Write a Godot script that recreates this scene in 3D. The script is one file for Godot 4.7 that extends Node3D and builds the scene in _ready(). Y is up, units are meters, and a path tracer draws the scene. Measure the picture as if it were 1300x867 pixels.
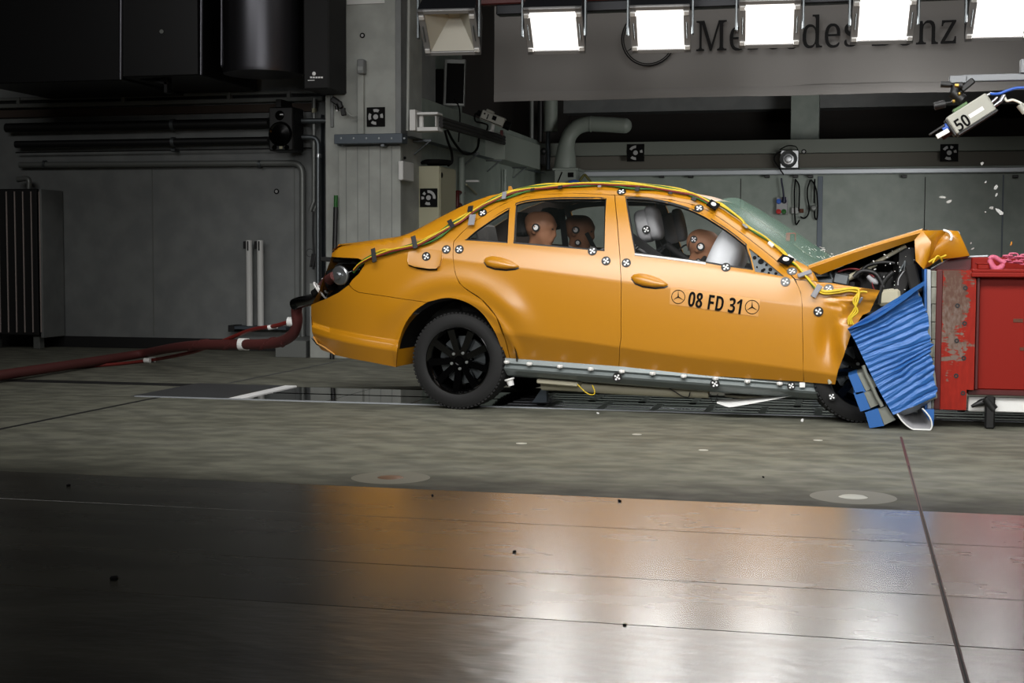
extends Node3D

# ---- the lens of the photograph (1300 x 867) and points on the planes of the hall ----
const FOCAL := 1803.0
var lens_basis := Basis()
var eye := Vector3(0, 1.02, 0)
var car_frame := Transform3D()
var car_inverse := Transform3D()
var rng := RandomNumberGenerator.new()
var taken := {}
var mats := {}

func _ready():
	rng.seed = 7
	lens_basis = Basis(Vector3.UP, deg_to_rad(13.46)) * Basis(Vector3.RIGHT, deg_to_rad(-3.418)) * Basis(Vector3.BACK, deg_to_rad(0.205))
	var cam := Camera3D.new()
	cam.name = "camera"
	cam.transform = Transform3D(lens_basis, eye)
	cam.fov = rad_to_deg(2.0 * atan(433.5 / FOCAL))
	cam.near = 0.05
	cam.far = 200.0
	add_child(cam)
	cam.current = true
	var env := Environment.new()
	env.background_mode = Environment.BG_COLOR
	env.background_color = Color(0.02, 0.021, 0.022)
	env.tonemap_mode = Environment.TONE_MAPPER_LINEAR
	env.tonemap_exposure = 1.0
	env.sdfgi_enabled = true
	env.ssao_enabled = true
	env.ssil_enabled = true
	var we := WorldEnvironment.new()
	we.name = "environment"
	we.environment = env
	add_child(we)
	# unseen lamps above the near side of the crash zone, placed to light the car
	for i in 7:
		spot("unseen_near_lamp", Vector3(-3.2 + 1.1 * i, 4.5, -4.6), Vector3(-2.3 + 0.75 * i, 0.5, -9.4), 37.0, 7.4)
	spot("unseen_rear_lamp", Vector3(1.8, 1.5, -13.2), Vector3(-2.6, 1.6, -20.0), 32.0, 15.0)  # out of view at the right, placed low to light the back wall
	for i in 2:
		spot("unseen_front_lamp", Vector3(-1.9 + 3.4 * i, 3.1, 1.2), Vector3(-1.6 + 1.2 * i, 0.9, -9.4), 24.0, 17.0)  # out of view behind the camera, lights the car's side and cabin
	area_light("unseen_ceiling_light", Vector3(0.2, 6.2, -9.4), Vector3(0.2, 0.0, -9.6), Vector2(5.0, 1.6), 14.0)  # out of view overhead, lights the crash zone from above
	area_light("unseen_left_wall_light", Vector3(-6.5, 4.6, -5.0), Vector3(-7.6, 1.4, -14.0), Vector2(4.0, 1.5), 9.5)  # out of view at the left, placed to brighten the left wall
	var o_ground := at_y(577, 520, 0.0)
	var yaw := deg_to_rad(4.0)
	var b := Basis(Vector3.UP, -yaw)
	car_frame = Transform3D(b, o_ground - b.z * 0.85)
	car_inverse = car_frame.affine_inverse()
	make_materials()
	build_room()
	build_car()
	build_barrier()
	build_left_side()
	build_back_side()
	build_overhead()
	build_loose()

func area_light(called, where, target, size, energy):
	var l := AreaLight3D.new()
	l.name = called
	l.area_size = size
	l.area_normalize_energy = true
	l.light_energy = energy
	l.light_color = Color(1.0, 0.995, 0.985)
	l.shadow_enabled = true
	l.area_range = 60.0
	l.look_at_from_position(where, target, Vector3.UP if absf((target - where).normalized().y) < 0.98 else Vector3.BACK)
	add_child(l)
	return l

func spot(called, where, target, angle, energy):
	var l := SpotLight3D.new()
	l.name = called
	l.light_energy = energy
	l.light_size = 0.85
	l.spot_angle = angle
	l.spot_angle_attenuation = 0.6
	l.spot_range = 60.0
	l.spot_attenuation = 2.0
	l.light_color = Color(1.0, 0.995, 0.985)
	l.shadow_enabled = true
	l.look_at_from_position(where, target, Vector3.UP)
	add_child(l)

# ---- pixel rays ----
func ray(u, v) -> Vector3:
	return lens_basis * Vector3((u - 650.0) / FOCAL, (433.5 - v) / FOCAL, -1.0)
func at_z(u, v, z) -> Vector3:
	var d := ray(u, v)
	return eye + d * (z / d.z)
func at_y(u, v, y) -> Vector3:
	var d := ray(u, v)
	return eye + d * ((y - eye.y) / d.y)
func at_x(u, v, x) -> Vector3:
	var d := ray(u, v)
	return eye + d * (x / d.x)
# a point on the plane z = const of the car's own frame
func car_z(u, v, z) -> Vector3:
	var d := car_inverse.basis * ray(u, v)
	var c := car_inverse * eye
	return c + d * ((z - c.z) / d.z)
# a point on the car's flank
func car_pt(u, v, off := 0.0) -> Vector3:
	var p := car_z(u, v, 0.88)
	for i in 8:
		p = car_z(u, v, body_z(p.x, p.y) + off)
	return p
func car_sh(list, z = null) -> PackedVector2Array:
	var r := PackedVector2Array()
	for q in list:
		var p: Vector3 = car_pt(q[0], q[1]) if z == null else car_z(q[0], q[1], z)
		r.append(Vector2(p.x, p.y))
	return r

# ---- naming ----
func numbered(called) -> String:
	if not taken.has(called):
		taken[called] = 0
		return called
	taken[called] += 1
	return "%s_%03d" % [called, taken[called]]
func tag(o, label, category, group = ""):
	o.set_meta("label", label)
	o.set_meta("category", category)
	if group:
		o.set_meta("group", group)
	return o
func thing(called, label, category, where = Vector3.ZERO, group = ""):
	var o := Node3D.new()
	o.name = numbered(called)
	add_child(o)
	o.position = where
	return tag(o, label, category, group)
func single(called, mesh, m, label, category, group = ""):
	var o := MeshInstance3D.new()
	o.name = numbered(called)
	o.mesh = mesh
	o.material_override = m
	add_child(o)
	return tag(o, label, category, group)
func part(parent, called, mesh, m, label = ""):
	var o := MeshInstance3D.new()
	o.name = called
	o.mesh = mesh
	o.material_override = m
	parent.add_child(o, true)
	if label:
		o.set_meta("label", label)
	return o
func struct(called, mesh, m):
	var o := MeshInstance3D.new()
	o.name = numbered(called)
	o.mesh = mesh
	o.material_override = m
	add_child(o, true)
	o.set_meta("kind", "structure")
	return o
# ---- materials ----
func flat(key, c: Color, rough = 0.6, metal = 0.0, spec = 0.5) -> StandardMaterial3D:
	if mats.has(key):
		return mats[key]
	var m := StandardMaterial3D.new()
	m.resource_name = key
	m.albedo_color = c
	m.roughness = rough
	m.metallic = metal
	m.metallic_specular = spec
	mats[key] = m
	return m
func noise_tex(freq, octaves, a: Color, b: Color, seed_, size = 512, kind = FastNoiseLite.TYPE_SIMPLEX_SMOOTH, lo = 0.25, hi = 0.75) -> NoiseTexture2D:
	var n := FastNoiseLite.new()
	n.seed = seed_
	n.noise_type = kind
	n.frequency = freq
	n.fractal_octaves = octaves
	n.fractal_type = FastNoiseLite.FRACTAL_FBM
	var t := NoiseTexture2D.new()
	t.width = size
	t.height = size
	t.seamless = true
	t.noise = n
	var g := Gradient.new()
	g.offsets = PackedFloat32Array([lo, hi])
	g.colors = PackedColorArray([a, b])
	t.color_ramp = g
	return t
func bump_tex(freq, octaves, seed_, strength, size = 512) -> NoiseTexture2D:
	var n := FastNoiseLite.new()
	n.seed = seed_
	n.frequency = freq
	n.fractal_octaves = octaves
	var t := NoiseTexture2D.new()
	t.width = size
	t.height = size
	t.seamless = true
	t.as_normal_map = true
	t.bump_strength = strength
	t.noise = n
	return t
func grained(key, a: Color, b: Color, scale: Vector3, rough, seed_, freq = 0.01, octaves = 5) -> StandardMaterial3D:
	var m := flat(key, Color.WHITE, rough)
	m.albedo_texture = noise_tex(freq, octaves, a, b, seed_)
	m.uv1_triplanar = true
	m.uv1_world_triplanar = true
	m.uv1_scale = scale
	return m

# ---- mesh building ----
class MB:
	var st := SurfaceTool.new()
	var g := 4294967295
	func _init():
		st.begin(Mesh.PRIMITIVE_TRIANGLES)
	func vert(p: Vector3, uv := Vector2.ZERO):
		st.set_smooth_group(g)
		st.set_uv(uv)
		st.add_vertex(p)
	func tri(a: Vector3, b: Vector3, c: Vector3, o: Vector3):
		if (c - a).cross(b - a).dot(o) < 0.0:
			vert(a); vert(c); vert(b)
		else:
			vert(a); vert(b); vert(c)
	func quad(a: Vector3, b: Vector3, c: Vector3, d: Vector3, o: Vector3):
		tri(a, b, c, o)
		tri(a, c, d, o)
	func quad_uv(a: Vector3, b: Vector3, c: Vector3, d: Vector3, o: Vector3):
		# a top left, b top right, c bottom right, d bottom left
		var u := [Vector2(0, 0), Vector2(1, 0), Vector2(1, 1), Vector2(0, 1)]
		if (c - a).cross(b - a).dot(o) < 0.0:
			vert(a, u[0]); vert(c, u[2]); vert(b, u[1]); vert(a, u[0]); vert(d, u[3]); vert(c, u[2])
		else:
			vert(a, u[0]); vert(b, u[1]); vert(c, u[2]); vert(a, u[0]); vert(c, u[2]); vert(d, u[3])
	func box(t: Transform3D, s: Vector3, bev := 0.004):
		g = 4294967295
		var h := s * 0.5
		bev = minf(bev, minf(h.x, minf(h.y, h.z)) * 0.45)
		var mid := t.origin
		var pt := func(sx, sy, sz, ax): # corner of the face across axis ax
			var e := Vector3(h.x - bev, h.y - bev, h.z - bev)
			e[ax] = h[ax]
			return t * Vector3(e.x * sx, e.y * sy, e.z * sz)
		for k in [-1, 1]:
			quad(pt.call(k, -1, -1, 0), pt.call(k, 1, -1, 0), pt.call(k, 1, 1, 0), pt.call(k, -1, 1, 0), t.basis.x * k)
			quad(pt.call(-1, k, -1, 1), pt.call(1, k, -1, 1), pt.call(1, k, 1, 1), pt.call(-1, k, 1, 1), t.basis.y * k)
			quad(pt.call(-1, -1, k, 2), pt.call(1, -1, k, 2), pt.call(1, 1, k, 2), pt.call(-1, 1, k, 2), t.basis.z * k)
			for j in [-1, 1]:
				quad(pt.call(k, j, -1, 0), pt.call(k, j, 1, 0), pt.call(k, j, 1, 1), pt.call(k, j, -1, 1), t.basis.x * k + t.basis.y * j)
				quad(pt.call(k, -1, j, 0), pt.call(k, 1, j, 0), pt.call(k, 1, j, 2), pt.call(k, -1, j, 2), t.basis.x * k + t.basis.z * j)
				quad(pt.call(-1, k, j, 1), pt.call(1, k, j, 1), pt.call(1, k, j, 2), pt.call(-1, k, j, 2), t.basis.y * k + t.basis.z * j)
				for i in [-1, 1]:
					tri(pt.call(k, j, i, 0), pt.call(k, j, i, 1), pt.call(k, j, i, 2), t.basis.x * k + t.basis.y * j + t.basis.z * i)
	func span(a: Vector3, b: Vector3, bev := 0.004): # an upright box between two corners
		box(Transform3D(Basis(), (a + b) * 0.5), (b - a).abs(), bev)
	func tube(pts: Array, r, n := 8, caps := true):
		var up := Vector3.UP
		var last := []
		var t0: Vector3 = (pts[1] - pts[0]).normalized()
		if absf(t0.y) > 0.95:
			up = Vector3.RIGHT
		var side := t0.cross(up).normalized()
		for i in pts.size():
			var dirv: Vector3 = pts[mini(i + 1, pts.size() - 1)] - pts[maxi(i - 1, 0)]
			dirv = dirv.normalized()
			side = (side - dirv * side.dot(dirv)).normalized()
			var nn := dirv.cross(side)
			var rr: float = r[i] if r is Array else r
			var ring := []
			for k in n:
				var a := TAU * k / n
				ring.append(pts[i] + (side * cos(a) + nn * sin(a)) * rr)
			if i:
				g = 1
				for k in n:
					var o: Vector3 = ring[k] - pts[i] + ring[(k + 1) % n] - pts[i]
					quad(last[k], last[(k + 1) % n], ring[(k + 1) % n], ring[k], o)
			if caps and (i == 0 or i == pts.size() - 1):
				g = 4294967295
				for k in n:
					tri(pts[i], ring[k], ring[(k + 1) % n], dirv * (-1 if i == 0 else 1))
			last = ring
	func lathe(t: Transform3D, prof: Array, n := 32): # prof of Vector2(radius, height) about the local y axis
		var grp := 2
		for i in prof.size() - 1:
			var p: Vector2 = prof[i]
			var q: Vector2 = prof[i + 1]
			if i:
				var e: Vector2 = p - prof[i - 1]
				if absf(e.angle_to(q - p)) > 0.6:
					grp += 1
			g = grp
			var nrm := Vector2(q.y - p.y, -(q.x - p.x))
			for k in n:
				var a := TAU * k / n
				var b := TAU * (k + 1) / n
				var ca := Vector3(cos(a), 0, sin(a))
				var cb := Vector3(cos(b), 0, sin(b))
				var o := t.basis * ((ca + cb) * nrm.x + Vector3(0, nrm.y * 2.0, 0))
				var A := t * (ca * p.x + Vector3(0, p.y, 0))
				var B := t * (cb * p.x + Vector3(0, p.y, 0))
				var C := t * (cb * q.x + Vector3(0, q.y, 0))
				var D := t * (ca * q.x + Vector3(0, q.y, 0))
				if p.x < 0.00001:
					tri(A, C, D, o)
				elif q.x < 0.00001:
					tri(A, B, D, o)
				else:
					quad(A, B, C, D, o)
	func prism(t: Transform3D, poly: PackedVector2Array, d: float): # outline in the local xy plane, from z = 0 to z = d
		g = 4294967295
		var idx := Geometry2D.triangulate_polygon(poly)
		var w := t.basis.z * signf(d)
		for i in range(0, idx.size(), 3):
			var a := Vector3(poly[idx[i]].x, poly[idx[i]].y, 0)
			var b := Vector3(poly[idx[i + 1]].x, poly[idx[i + 1]].y, 0)
			var c := Vector3(poly[idx[i + 2]].x, poly[idx[i + 2]].y, 0)
			var e := Vector3(0, 0, d)
			tri(t * a, t * b, t * c, -w)
			tri(t * (a + e), t * (b + e), t * (c + e), w)
		var ccw := not Geometry2D.is_polygon_clockwise(poly)
		for i in poly.size():
			var p := poly[i]
			var q := poly[(i + 1) % poly.size()]
			var nn := Vector2(q.y - p.y, -(q.x - p.x)) * (1.0 if ccw else -1.0)
			quad(t * Vector3(p.x, p.y, 0), t * Vector3(q.x, q.y, 0), t * Vector3(q.x, q.y, d), t * Vector3(p.x, p.y, d), t.basis * Vector3(nn.x, nn.y, 0))
	func ball(t: Transform3D, n := 16):
		g = 1
		var m := n / 2
		for i in m:
			for k in n:
				var a := PI * i / m
				var b := PI * (i + 1) / m
				var c := TAU * k / n
				var d := TAU * (k + 1) / n
				var A := Vector3(sin(a) * cos(c), cos(a), sin(a) * sin(c))
				var B := Vector3(sin(a) * cos(d), cos(a), sin(a) * sin(d))
				var C := Vector3(sin(b) * cos(d), cos(b), sin(b) * sin(d))
				var D := Vector3(sin(b) * cos(c), cos(b), sin(b) * sin(c))
				var o := t.basis * (A + B + C + D)
				if i == 0:
					tri(t * A, t * C, t * D, o)
				elif i == m - 1:
					tri(t * A, t * B, t * C, o)
				else:
					quad(t * A, t * B, t * C, t * D, o)
	func pillow(t: Transform3D, n := 24, e := 0.6): # a ball with flattened faces
		g = 1
		var f := func(a: float, c: float) -> Vector3:
			var p := Vector3(sin(a) * cos(c), cos(a), sin(a) * sin(c))
			return t * Vector3(signf(p.x) * pow(absf(p.x), e), signf(p.y) * pow(absf(p.y), e), signf(p.z) * pow(absf(p.z), e))
		var m := n / 2
		for i in m:
			for k in n:
				var A: Vector3 = f.call(PI * i / m, TAU * k / n)
				var B: Vector3 = f.call(PI * i / m, TAU * (k + 1) / n)
				var C: Vector3 = f.call(PI * (i + 1) / m, TAU * (k + 1) / n)
				var D: Vector3 = f.call(PI * (i + 1) / m, TAU * k / n)
				var o := (A + B + C + D) * 0.25 - t.origin
				if i == 0:
					tri(A, C, D, o)
				elif i == m - 1:
					tri(A, B, C, o)
				else:
					quad(A, B, C, D, o)
	func grid(f: Callable, nu: int, nv: int, o: Vector3, smooth := true): # f(u, v) -> Vector3, u and v from 0 to 1
		g = 1 if smooth else 4294967295
		for i in nu:
			for j in nv:
				quad(f.call(float(i) / nu, float(j) / nv), f.call(float(i + 1) / nu, float(j) / nv), f.call(float(i + 1) / nu, float(j + 1) / nv), f.call(float(i) / nu, float(j + 1) / nv), o)
	func done(t := Transform3D()) -> ArrayMesh:
		st.generate_normals()
		if t != Transform3D():
			var s2 := SurfaceTool.new()
			s2.append_from(st.commit(), 0, t)
			return s2.commit()
		return st.commit()

func oriented(x: Vector3, y_hint: Vector3, origin: Vector3) -> Transform3D:
	var bx := x.normalized()
	var bz := bx.cross(y_hint).normalized()
	return Transform3D(Basis(bx, bz.cross(bx), bz), origin)
func along(a: Vector3, b: Vector3, origin = null) -> Transform3D: # local y axis runs from a to b
	var y := (b - a).normalized()
	var x := y.cross(Vector3.BACK if absf(y.z) < 0.9 else Vector3.RIGHT).normalized()
	return Transform3D(Basis(x, y, x.cross(y)), a if origin == null else origin)
func curve(pts: Array, steps := 6) -> Array: # Catmull-Rom through the points
	var r := []
	for i in pts.size() - 1:
		var a: Vector3 = pts[maxi(i - 1, 0)]
		var b: Vector3 = pts[i]
		var c: Vector3 = pts[i + 1]
		var d: Vector3 = pts[mini(i + 2, pts.size() - 1)]
		for k in steps:
			r.append(b.cubic_interpolate(c, a, d, float(k) / steps))
	r.append(pts[-1])
	return r
func elbow(pts: Array, r: float, n := 5) -> Array: # rounds the corners of a pipe run
	var out := [pts[0]]
	for i in range(1, pts.size() - 1):
		var p: Vector3 = pts[i]
		var a: Vector3 = p + (pts[i - 1] - p).normalized() * r
		var b: Vector3 = p + (pts[i + 1] - p).normalized() * r
		for k in n + 1:
			var t := float(k) / n
			out.append(a.lerp(p, t).lerp(p.lerp(b, t), t))
	out.append(pts[-1])
	return out

func make_materials():
	var paint := flat("orange_paint", Color(0.72, 0.485, 0.065), 0.33, 0.0, 0.5)
	paint.clearcoat_enabled = true
	paint.clearcoat = 0.7
	paint.clearcoat_roughness = 0.3
	flat("black_trim", Color(0.03, 0.03, 0.032), 0.5)
	flat("rubber", Color(0.05, 0.05, 0.053), 0.75)
	flat("gloss_black", Color(0.012, 0.012, 0.013), 0.12)
	flat("bare_metal", Color(0.62, 0.63, 0.64), 0.3, 0.9)
	flat("dull_metal", Color(0.42, 0.44, 0.45), 0.45, 0.8)
	flat("sill_primer", Color(0.43, 0.46, 0.46), 0.35, 0.2)
	flat("white_plastic", Color(0.88, 0.88, 0.87), 0.45)
	flat("beige_plastic", Color(0.66, 0.64, 0.56), 0.6)
	flat("interior_grey", Color(0.30, 0.29, 0.28), 0.85)
	flat("interior_dark", Color(0.10, 0.095, 0.095), 0.8)
	flat("headliner", Color(0.33, 0.29, 0.27), 0.95)
	flat("seat_grey", Color(0.62, 0.62, 0.63), 0.7)
	flat("airbag_white", Color(0.92, 0.93, 0.95), 0.75)
	flat("dummy_skin", Color(0.6, 0.42, 0.31), 0.6)
	flat("dummy_suit", Color(0.16, 0.17, 0.2), 0.85)
	flat("wire_yellow", Color(0.8, 0.68, 0.12), 0.5)
	flat("wire_green", Color(0.12, 0.36, 0.09), 0.5)
	flat("wire_olive", Color(0.45, 0.5, 0.15), 0.5)
	flat("wire_red", Color(0.42, 0.05, 0.07), 0.5)
	flat("wire_white", Color(0.85, 0.85, 0.8), 0.5)
	flat("wire_blue", Color(0.18, 0.36, 0.72), 0.45)
	flat("tape_black", Color(0.09, 0.09, 0.095), 0.55)
	flat("tape_silver", Color(0.5, 0.5, 0.52), 0.5)
	flat("white_print", Color(0.93, 0.93, 0.93), 0.6)
	flat("black_print", Color(0.015, 0.015, 0.015), 0.8, 0.0, 0.3)
	flat("boom_metal", Color(0.4, 0.41, 0.42), 0.4, 0.5)
	flat("label_pale", Color(0.8, 0.58, 0.3), 0.4)
	flat("blue_sheet", Color(0.16, 0.37, 0.63), 0.4, 0.1)
	flat("honeycomb", Color(0.5, 0.51, 0.48), 0.5, 0.4)
	flat("pink_chain", Color(0.75, 0.36, 0.46), 0.6)
	flat("crimson", Color(0.36, 0.045, 0.07), 0.35)
	flat("red_paint", Color(0.5, 0.095, 0.055), 0.5, 0.0, 0.3)
	flat("dark_red", Color(0.28, 0.03, 0.025), 0.5)
	flat("red_hose", Color(0.32, 0.13, 0.12), 0.7)
	flat("steel_galv", Color(0.66, 0.68, 0.7), 0.4, 0.3)
	flat("steel_beam", Color(0.3, 0.33, 0.36), 0.5, 0.5)
	flat("grey_pipe", Color(0.45, 0.46, 0.45), 0.4, 0.3)
	flat("dark_pipe", Color(0.06, 0.06, 0.065), 0.5)
	flat("dark_duct", Color(0.07, 0.07, 0.075), 0.4, 0.3)
	flat("duct_steel", Color(0.36, 0.36, 0.38), 0.35, 0.95)
	flat("lamp_body", Color(0.11, 0.115, 0.13), 0.45, 0.5)
	flat("camera_body", Color(0.62, 0.62, 0.58), 0.45)
	flat("cabinet_beige", Color(0.60, 0.59, 0.50), 0.6)
	flat("banner_cloth", Color(0.5, 0.49, 0.48), 0.95)
	flat("banner_print", Color(0.06, 0.06, 0.065), 0.9)
	flat("vent_pipe", Color(0.5, 0.53, 0.5), 0.5)
	flat("rust", Color(0.34, 0.19, 0.12), 0.8)
	flat("radiator_fin", Color(0.7, 0.65, 0.63), 0.5)
	flat("brown_channel", Color(0.25, 0.2, 0.17), 0.7)
	flat("white_tube", Color(0.78, 0.78, 0.77), 0.5)
	flat("code_white", Color(0.62, 0.62, 0.62), 0.7)
	flat("thin_red", Color(0.45, 0.13, 0.11), 0.5)
	flat("olive", Color(0.35, 0.33, 0.12), 0.6)
	flat("socket_navy", Color(0.06, 0.08, 0.2), 0.5)
	flat("socket_red", Color(0.7, 0.08, 0.07), 0.5)
	flat("lamp_frame", Color(0.55, 0.55, 0.55), 0.45, 0.4)
	flat("reflector_white", Color(0.72, 0.71, 0.66), 0.5)
	flat("green_shoe", Color(0.3, 0.42, 0.25), 0.5)
	flat("brass", Color(0.7, 0.58, 0.3), 0.35, 0.9)
	flat("cover_brown", Color(0.42, 0.32, 0.25), 0.5, 0.2)
	flat("cover_pale", Color(0.68, 0.68, 0.64), 0.5)
	flat("cover_ring", Color(0.4, 0.395, 0.35), 0.6)
	flat("shard_white", Color(0.6, 0.61, 0.6), 0.4)
	flat("green_grip", Color(0.05, 0.35, 0.07), 0.5)
	grained("wall_paint_left", Color(0.43, 0.44, 0.44), Color(0.47, 0.48, 0.475), Vector3(0.5, 0.5, 0.5), 0.55, 11)
	grained("wall_paint_pillar", Color(0.56, 0.57, 0.55), Color(0.61, 0.62, 0.6), Vector3(0.5, 0.5, 0.5), 0.6, 12)
	grained("wall_paint_back", Color(0.48, 0.52, 0.49), Color(0.53, 0.565, 0.535), Vector3(0.5, 0.5, 0.5), 0.5, 13)
	flat("band_upper", Color(0.42, 0.44, 0.41), 0.7)
	flat("band_lower", Color(0.36, 0.35, 0.32), 0.8)
	flat("dark_wall", Color(0.17, 0.155, 0.145), 0.9)
	flat("dark_base", Color(0.035, 0.035, 0.04), 0.7)
	# floors
	var matte := grained("floor_matte", Color(0.36, 0.36, 0.325), Color(0.44, 0.44, 0.395), Vector3(0.5, 0.3, 0.8), 0.5, 21, 0.012, 6)
	matte.roughness_texture = noise_tex(0.015, 4, Color(0.6, 0.6, 0.6), Color(0.72, 0.72, 0.72), 22)
	matte.roughness = 1.0
	matte.metallic_specular = 0.3
	matte.normal_enabled = true
	matte.normal_texture = bump_tex(0.03, 4, 23, 1.5)
	matte.normal_scale = 0.12
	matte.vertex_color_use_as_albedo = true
	var gloss := grained("floor_gloss", Color(0.2, 0.195, 0.17), Color(0.255, 0.25, 0.22), Vector3(0.2, 0.3, 0.5), 0.3, 31, 0.01, 6)
	gloss.roughness_texture = noise_tex(0.012, 5, Color(0.25, 0.25, 0.25), Color(0.28, 0.28, 0.28), 32)
	gloss.roughness = 1.0
	gloss.metallic_specular = 0.7
	gloss.clearcoat_enabled = true
	gloss.clearcoat = 1.0
	gloss.clearcoat_roughness = 0.24
	var near := grained("floor_gloss_near", Color(0.2, 0.195, 0.17), Color(0.255, 0.25, 0.22), Vector3(0.2, 0.3, 0.5), 0.3, 34, 0.01, 6)
	near.metallic_specular = 0.65
	near.clearcoat_enabled = true
	near.clearcoat = 1.0
	near.clearcoat_roughness = 0.27
	near.normal_enabled = true
	near.normal_texture = bump_tex(0.05, 3, 35, 3.0)
	near.normal_scale = 0.16
	flat("track_glass", Color(0.02, 0.022, 0.024), 0.06)
	flat("track_steel", Color(0.86, 0.87, 0.89), 0.16, 0.75)
	flat("track_plate", Color(0.3, 0.305, 0.31), 0.5, 0.4)
	flat("joint", Color(0.05, 0.05, 0.048), 0.7)
	var glass := flat("window_glass", Color(0.3, 0.34, 0.33, 0.03), 0.02)
	glass.transparency = BaseMaterial3D.TRANSPARENCY_ALPHA
	var ws := flat("windscreen_glass", Color(0.42, 0.56, 0.49, 0.45), 0.3, 0.0, 0.15)
	ws.transparency = BaseMaterial3D.TRANSPARENCY_ALPHA
	var glow := flat("lamp_glow", Color(1, 1, 1), 0.3)
	glow.emission_enabled = true
	glow.emission = Color(1.0, 0.99, 0.97)
	glow.emission_energy_multiplier = 1.4
	printed("target_print", target_image(false))
	printed("target_grey_print", target_image(true))
	printed("ring_print", ring_image())
	var worn := flat("worn_red", Color.WHITE, 0.55, 0.0, 0.3)
	worn.albedo_texture = ImageTexture.create_from_image(worn_image())
	var conc := grained("concrete", Color(0.44, 0.44, 0.4), Color(0.54, 0.54, 0.5), Vector3(1.5, 1.5, 1.5), 0.85, 41)

func printed(key, im: Image):
	var m := flat(key, Color.WHITE, 0.5)
	m.albedo_texture = ImageTexture.create_from_image(im)
	return m
func target_image(grey) -> Image:
	var im := Image.create(96, 96, false, Image.FORMAT_RGB8)
	var dark := Color(0.36, 0.36, 0.36) if grey else Color(0.015, 0.015, 0.015)
	im.fill(dark)
	for y in 96:
		for x in 96:
			var p := Vector2(x - 47.5, y - 47.5).rotated(0.25)
			for c in [Vector2(0, 0), Vector2(0, -24), Vector2(24, 0), Vector2(0, 24), Vector2(-24, 0)]:
				if p.rotated(PI / 4).distance_to(c) < (9.0 if grey else 10.5):
					im.set_pixel(x, y, Color(0.92, 0.92, 0.92))
	return im
func ring_image() -> Image:
	var im := Image.create(96, 96, false, Image.FORMAT_RGB8)
	for y in 96:
		for x in 96:
			im.set_pixel(x, y, Color(0.92, 0.92, 0.92) if Vector2(x - 47.5, y - 47.5).length() < 30.0 else Color(0.02, 0.02, 0.02))
	return im
func worn_image() -> Image:
	var im := Image.create(256, 512, false, Image.FORMAT_RGB8)
	var n := FastNoiseLite.new()
	n.seed = 5
	n.frequency = 0.012
	n.fractal_octaves = 5
	var n2 := FastNoiseLite.new()
	n2.seed = 9
	n2.frequency = 0.03
	n2.fractal_octaves = 4
	for y in 512:
		for x in 256:
			var fx := x / 255.0
			var fy := y / 511.0
			var c := Color(0.58, 0.135, 0.08).lerp(Color(0.49, 0.1, 0.06), 0.5 + 0.5 * n2.get_noise_2d(x, y * 0.5))
			# scraped bare where the deformable face has rubbed: the upper left, and streaks lower down
			var bare := 1.1 - absf(fx - 0.4) * 1.5 - smoothstep(0.35, 0.8, fy) * 0.8 + n.get_noise_2d(x * 0.8, y * 0.8) * 0.8 + n2.get_noise_2d(x * 0.5, y * 3.0) * 0.5
			bare = maxf(bare, 0.75 * exp(-pow((fy - 0.53) / 0.018, 2.0)) * smoothstep(0.1, 0.3, fx) * (0.8 + n.get_noise_2d(x, y)) + n.get_noise_2d(x * 0.5, y * 4.0) * 0.3)
			bare = maxf(bare, 0.8 * exp(-pow((fy - 0.64 + fx * 0.03) / 0.022, 2.0)) * smoothstep(0.85, 0.5, fx) + n.get_noise_2d(x * 0.5, y * 4.0) * 0.3)
			if fx < 0.08 or fy > 0.8:
				bare = 0.0
			if bare > 0.4:
				var d := Color(0.34, 0.27, 0.23).lerp(Color(0.43, 0.4, 0.37), clampf(0.3 + n2.get_noise_2d(x, y) + (fy - 0.2) * 2.0, 0, 1))
				c = c.lerp(d, clampf((bare - 0.4) * 4.0, 0.0, 0.92))
			im.set_pixel(x, y, c)
	return im

# ---- the car; its own frame: x forward, y up, z towards the camera, origin on the floor under the rear axle ----
var top_line := [] # Vector3(s, h, z) along the upper edge of the flank

func make_top_line():
	for q in [[405, 326, 0.7], [421, 316, 0.72], [430, 309.5, 0.74], [450, 307.5, 0.76], [480, 303.5, 0.77], [505, 300, 0.76], [517, 296.5, 0.74], [530, 290.5, 0.72], [545, 282.5, 0.7], [560, 274.5, 0.685], [580, 264.5, 0.67], [600, 255.5, 0.65], [622, 248, 0.635], [645, 243, 0.6], [690, 237.5, 0.59], [725, 235.3, 0.59], [760, 234.5, 0.59], [800, 236, 0.59], [850, 241.5, 0.59], [880, 247, 0.595], [905, 255, 0.605], [925, 269, 0.62], [946, 284, 0.64], [975, 305, 0.67], [995, 321, 0.7], [1010, 330, 0.74], [1025, 337, 0.79], [1034, 347, 0.83], [1040, 356, 0.85], [1060, 359.5, 0.87], [1078, 362.5, 0.87], [1117, 368, 0.87], [1150, 371, 0.87]]:
		top_line.append(Vector3(0, 0, q[2]))
		var p := car_z(q[0], q[1], q[2])
		top_line[-1] = Vector3(p.x, p.y, q[2])

func top_at(s: float) -> Vector2:
	if s <= top_line[0].x:
		return Vector2(top_line[0].y, top_line[0].z)
	for i in range(1, top_line.size()):
		var q: Vector3 = top_line[i]
		if s <= q.x:
			var p: Vector3 = top_line[i - 1]
			var t := (s - p.x) / maxf(q.x - p.x, 0.0001)
			return Vector2(lerpf(p.y, q.y, t), lerpf(p.z, q.z, t))
	return Vector2(top_line[-1].y, top_line[-1].z)

func body_z(s: float, h: float) -> float: # the section with its creases a little rounded
	return (body_raw(s, h - 0.005) + body_raw(s, h) * 2.0 + body_raw(s, h + 0.005)) * 0.25

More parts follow.
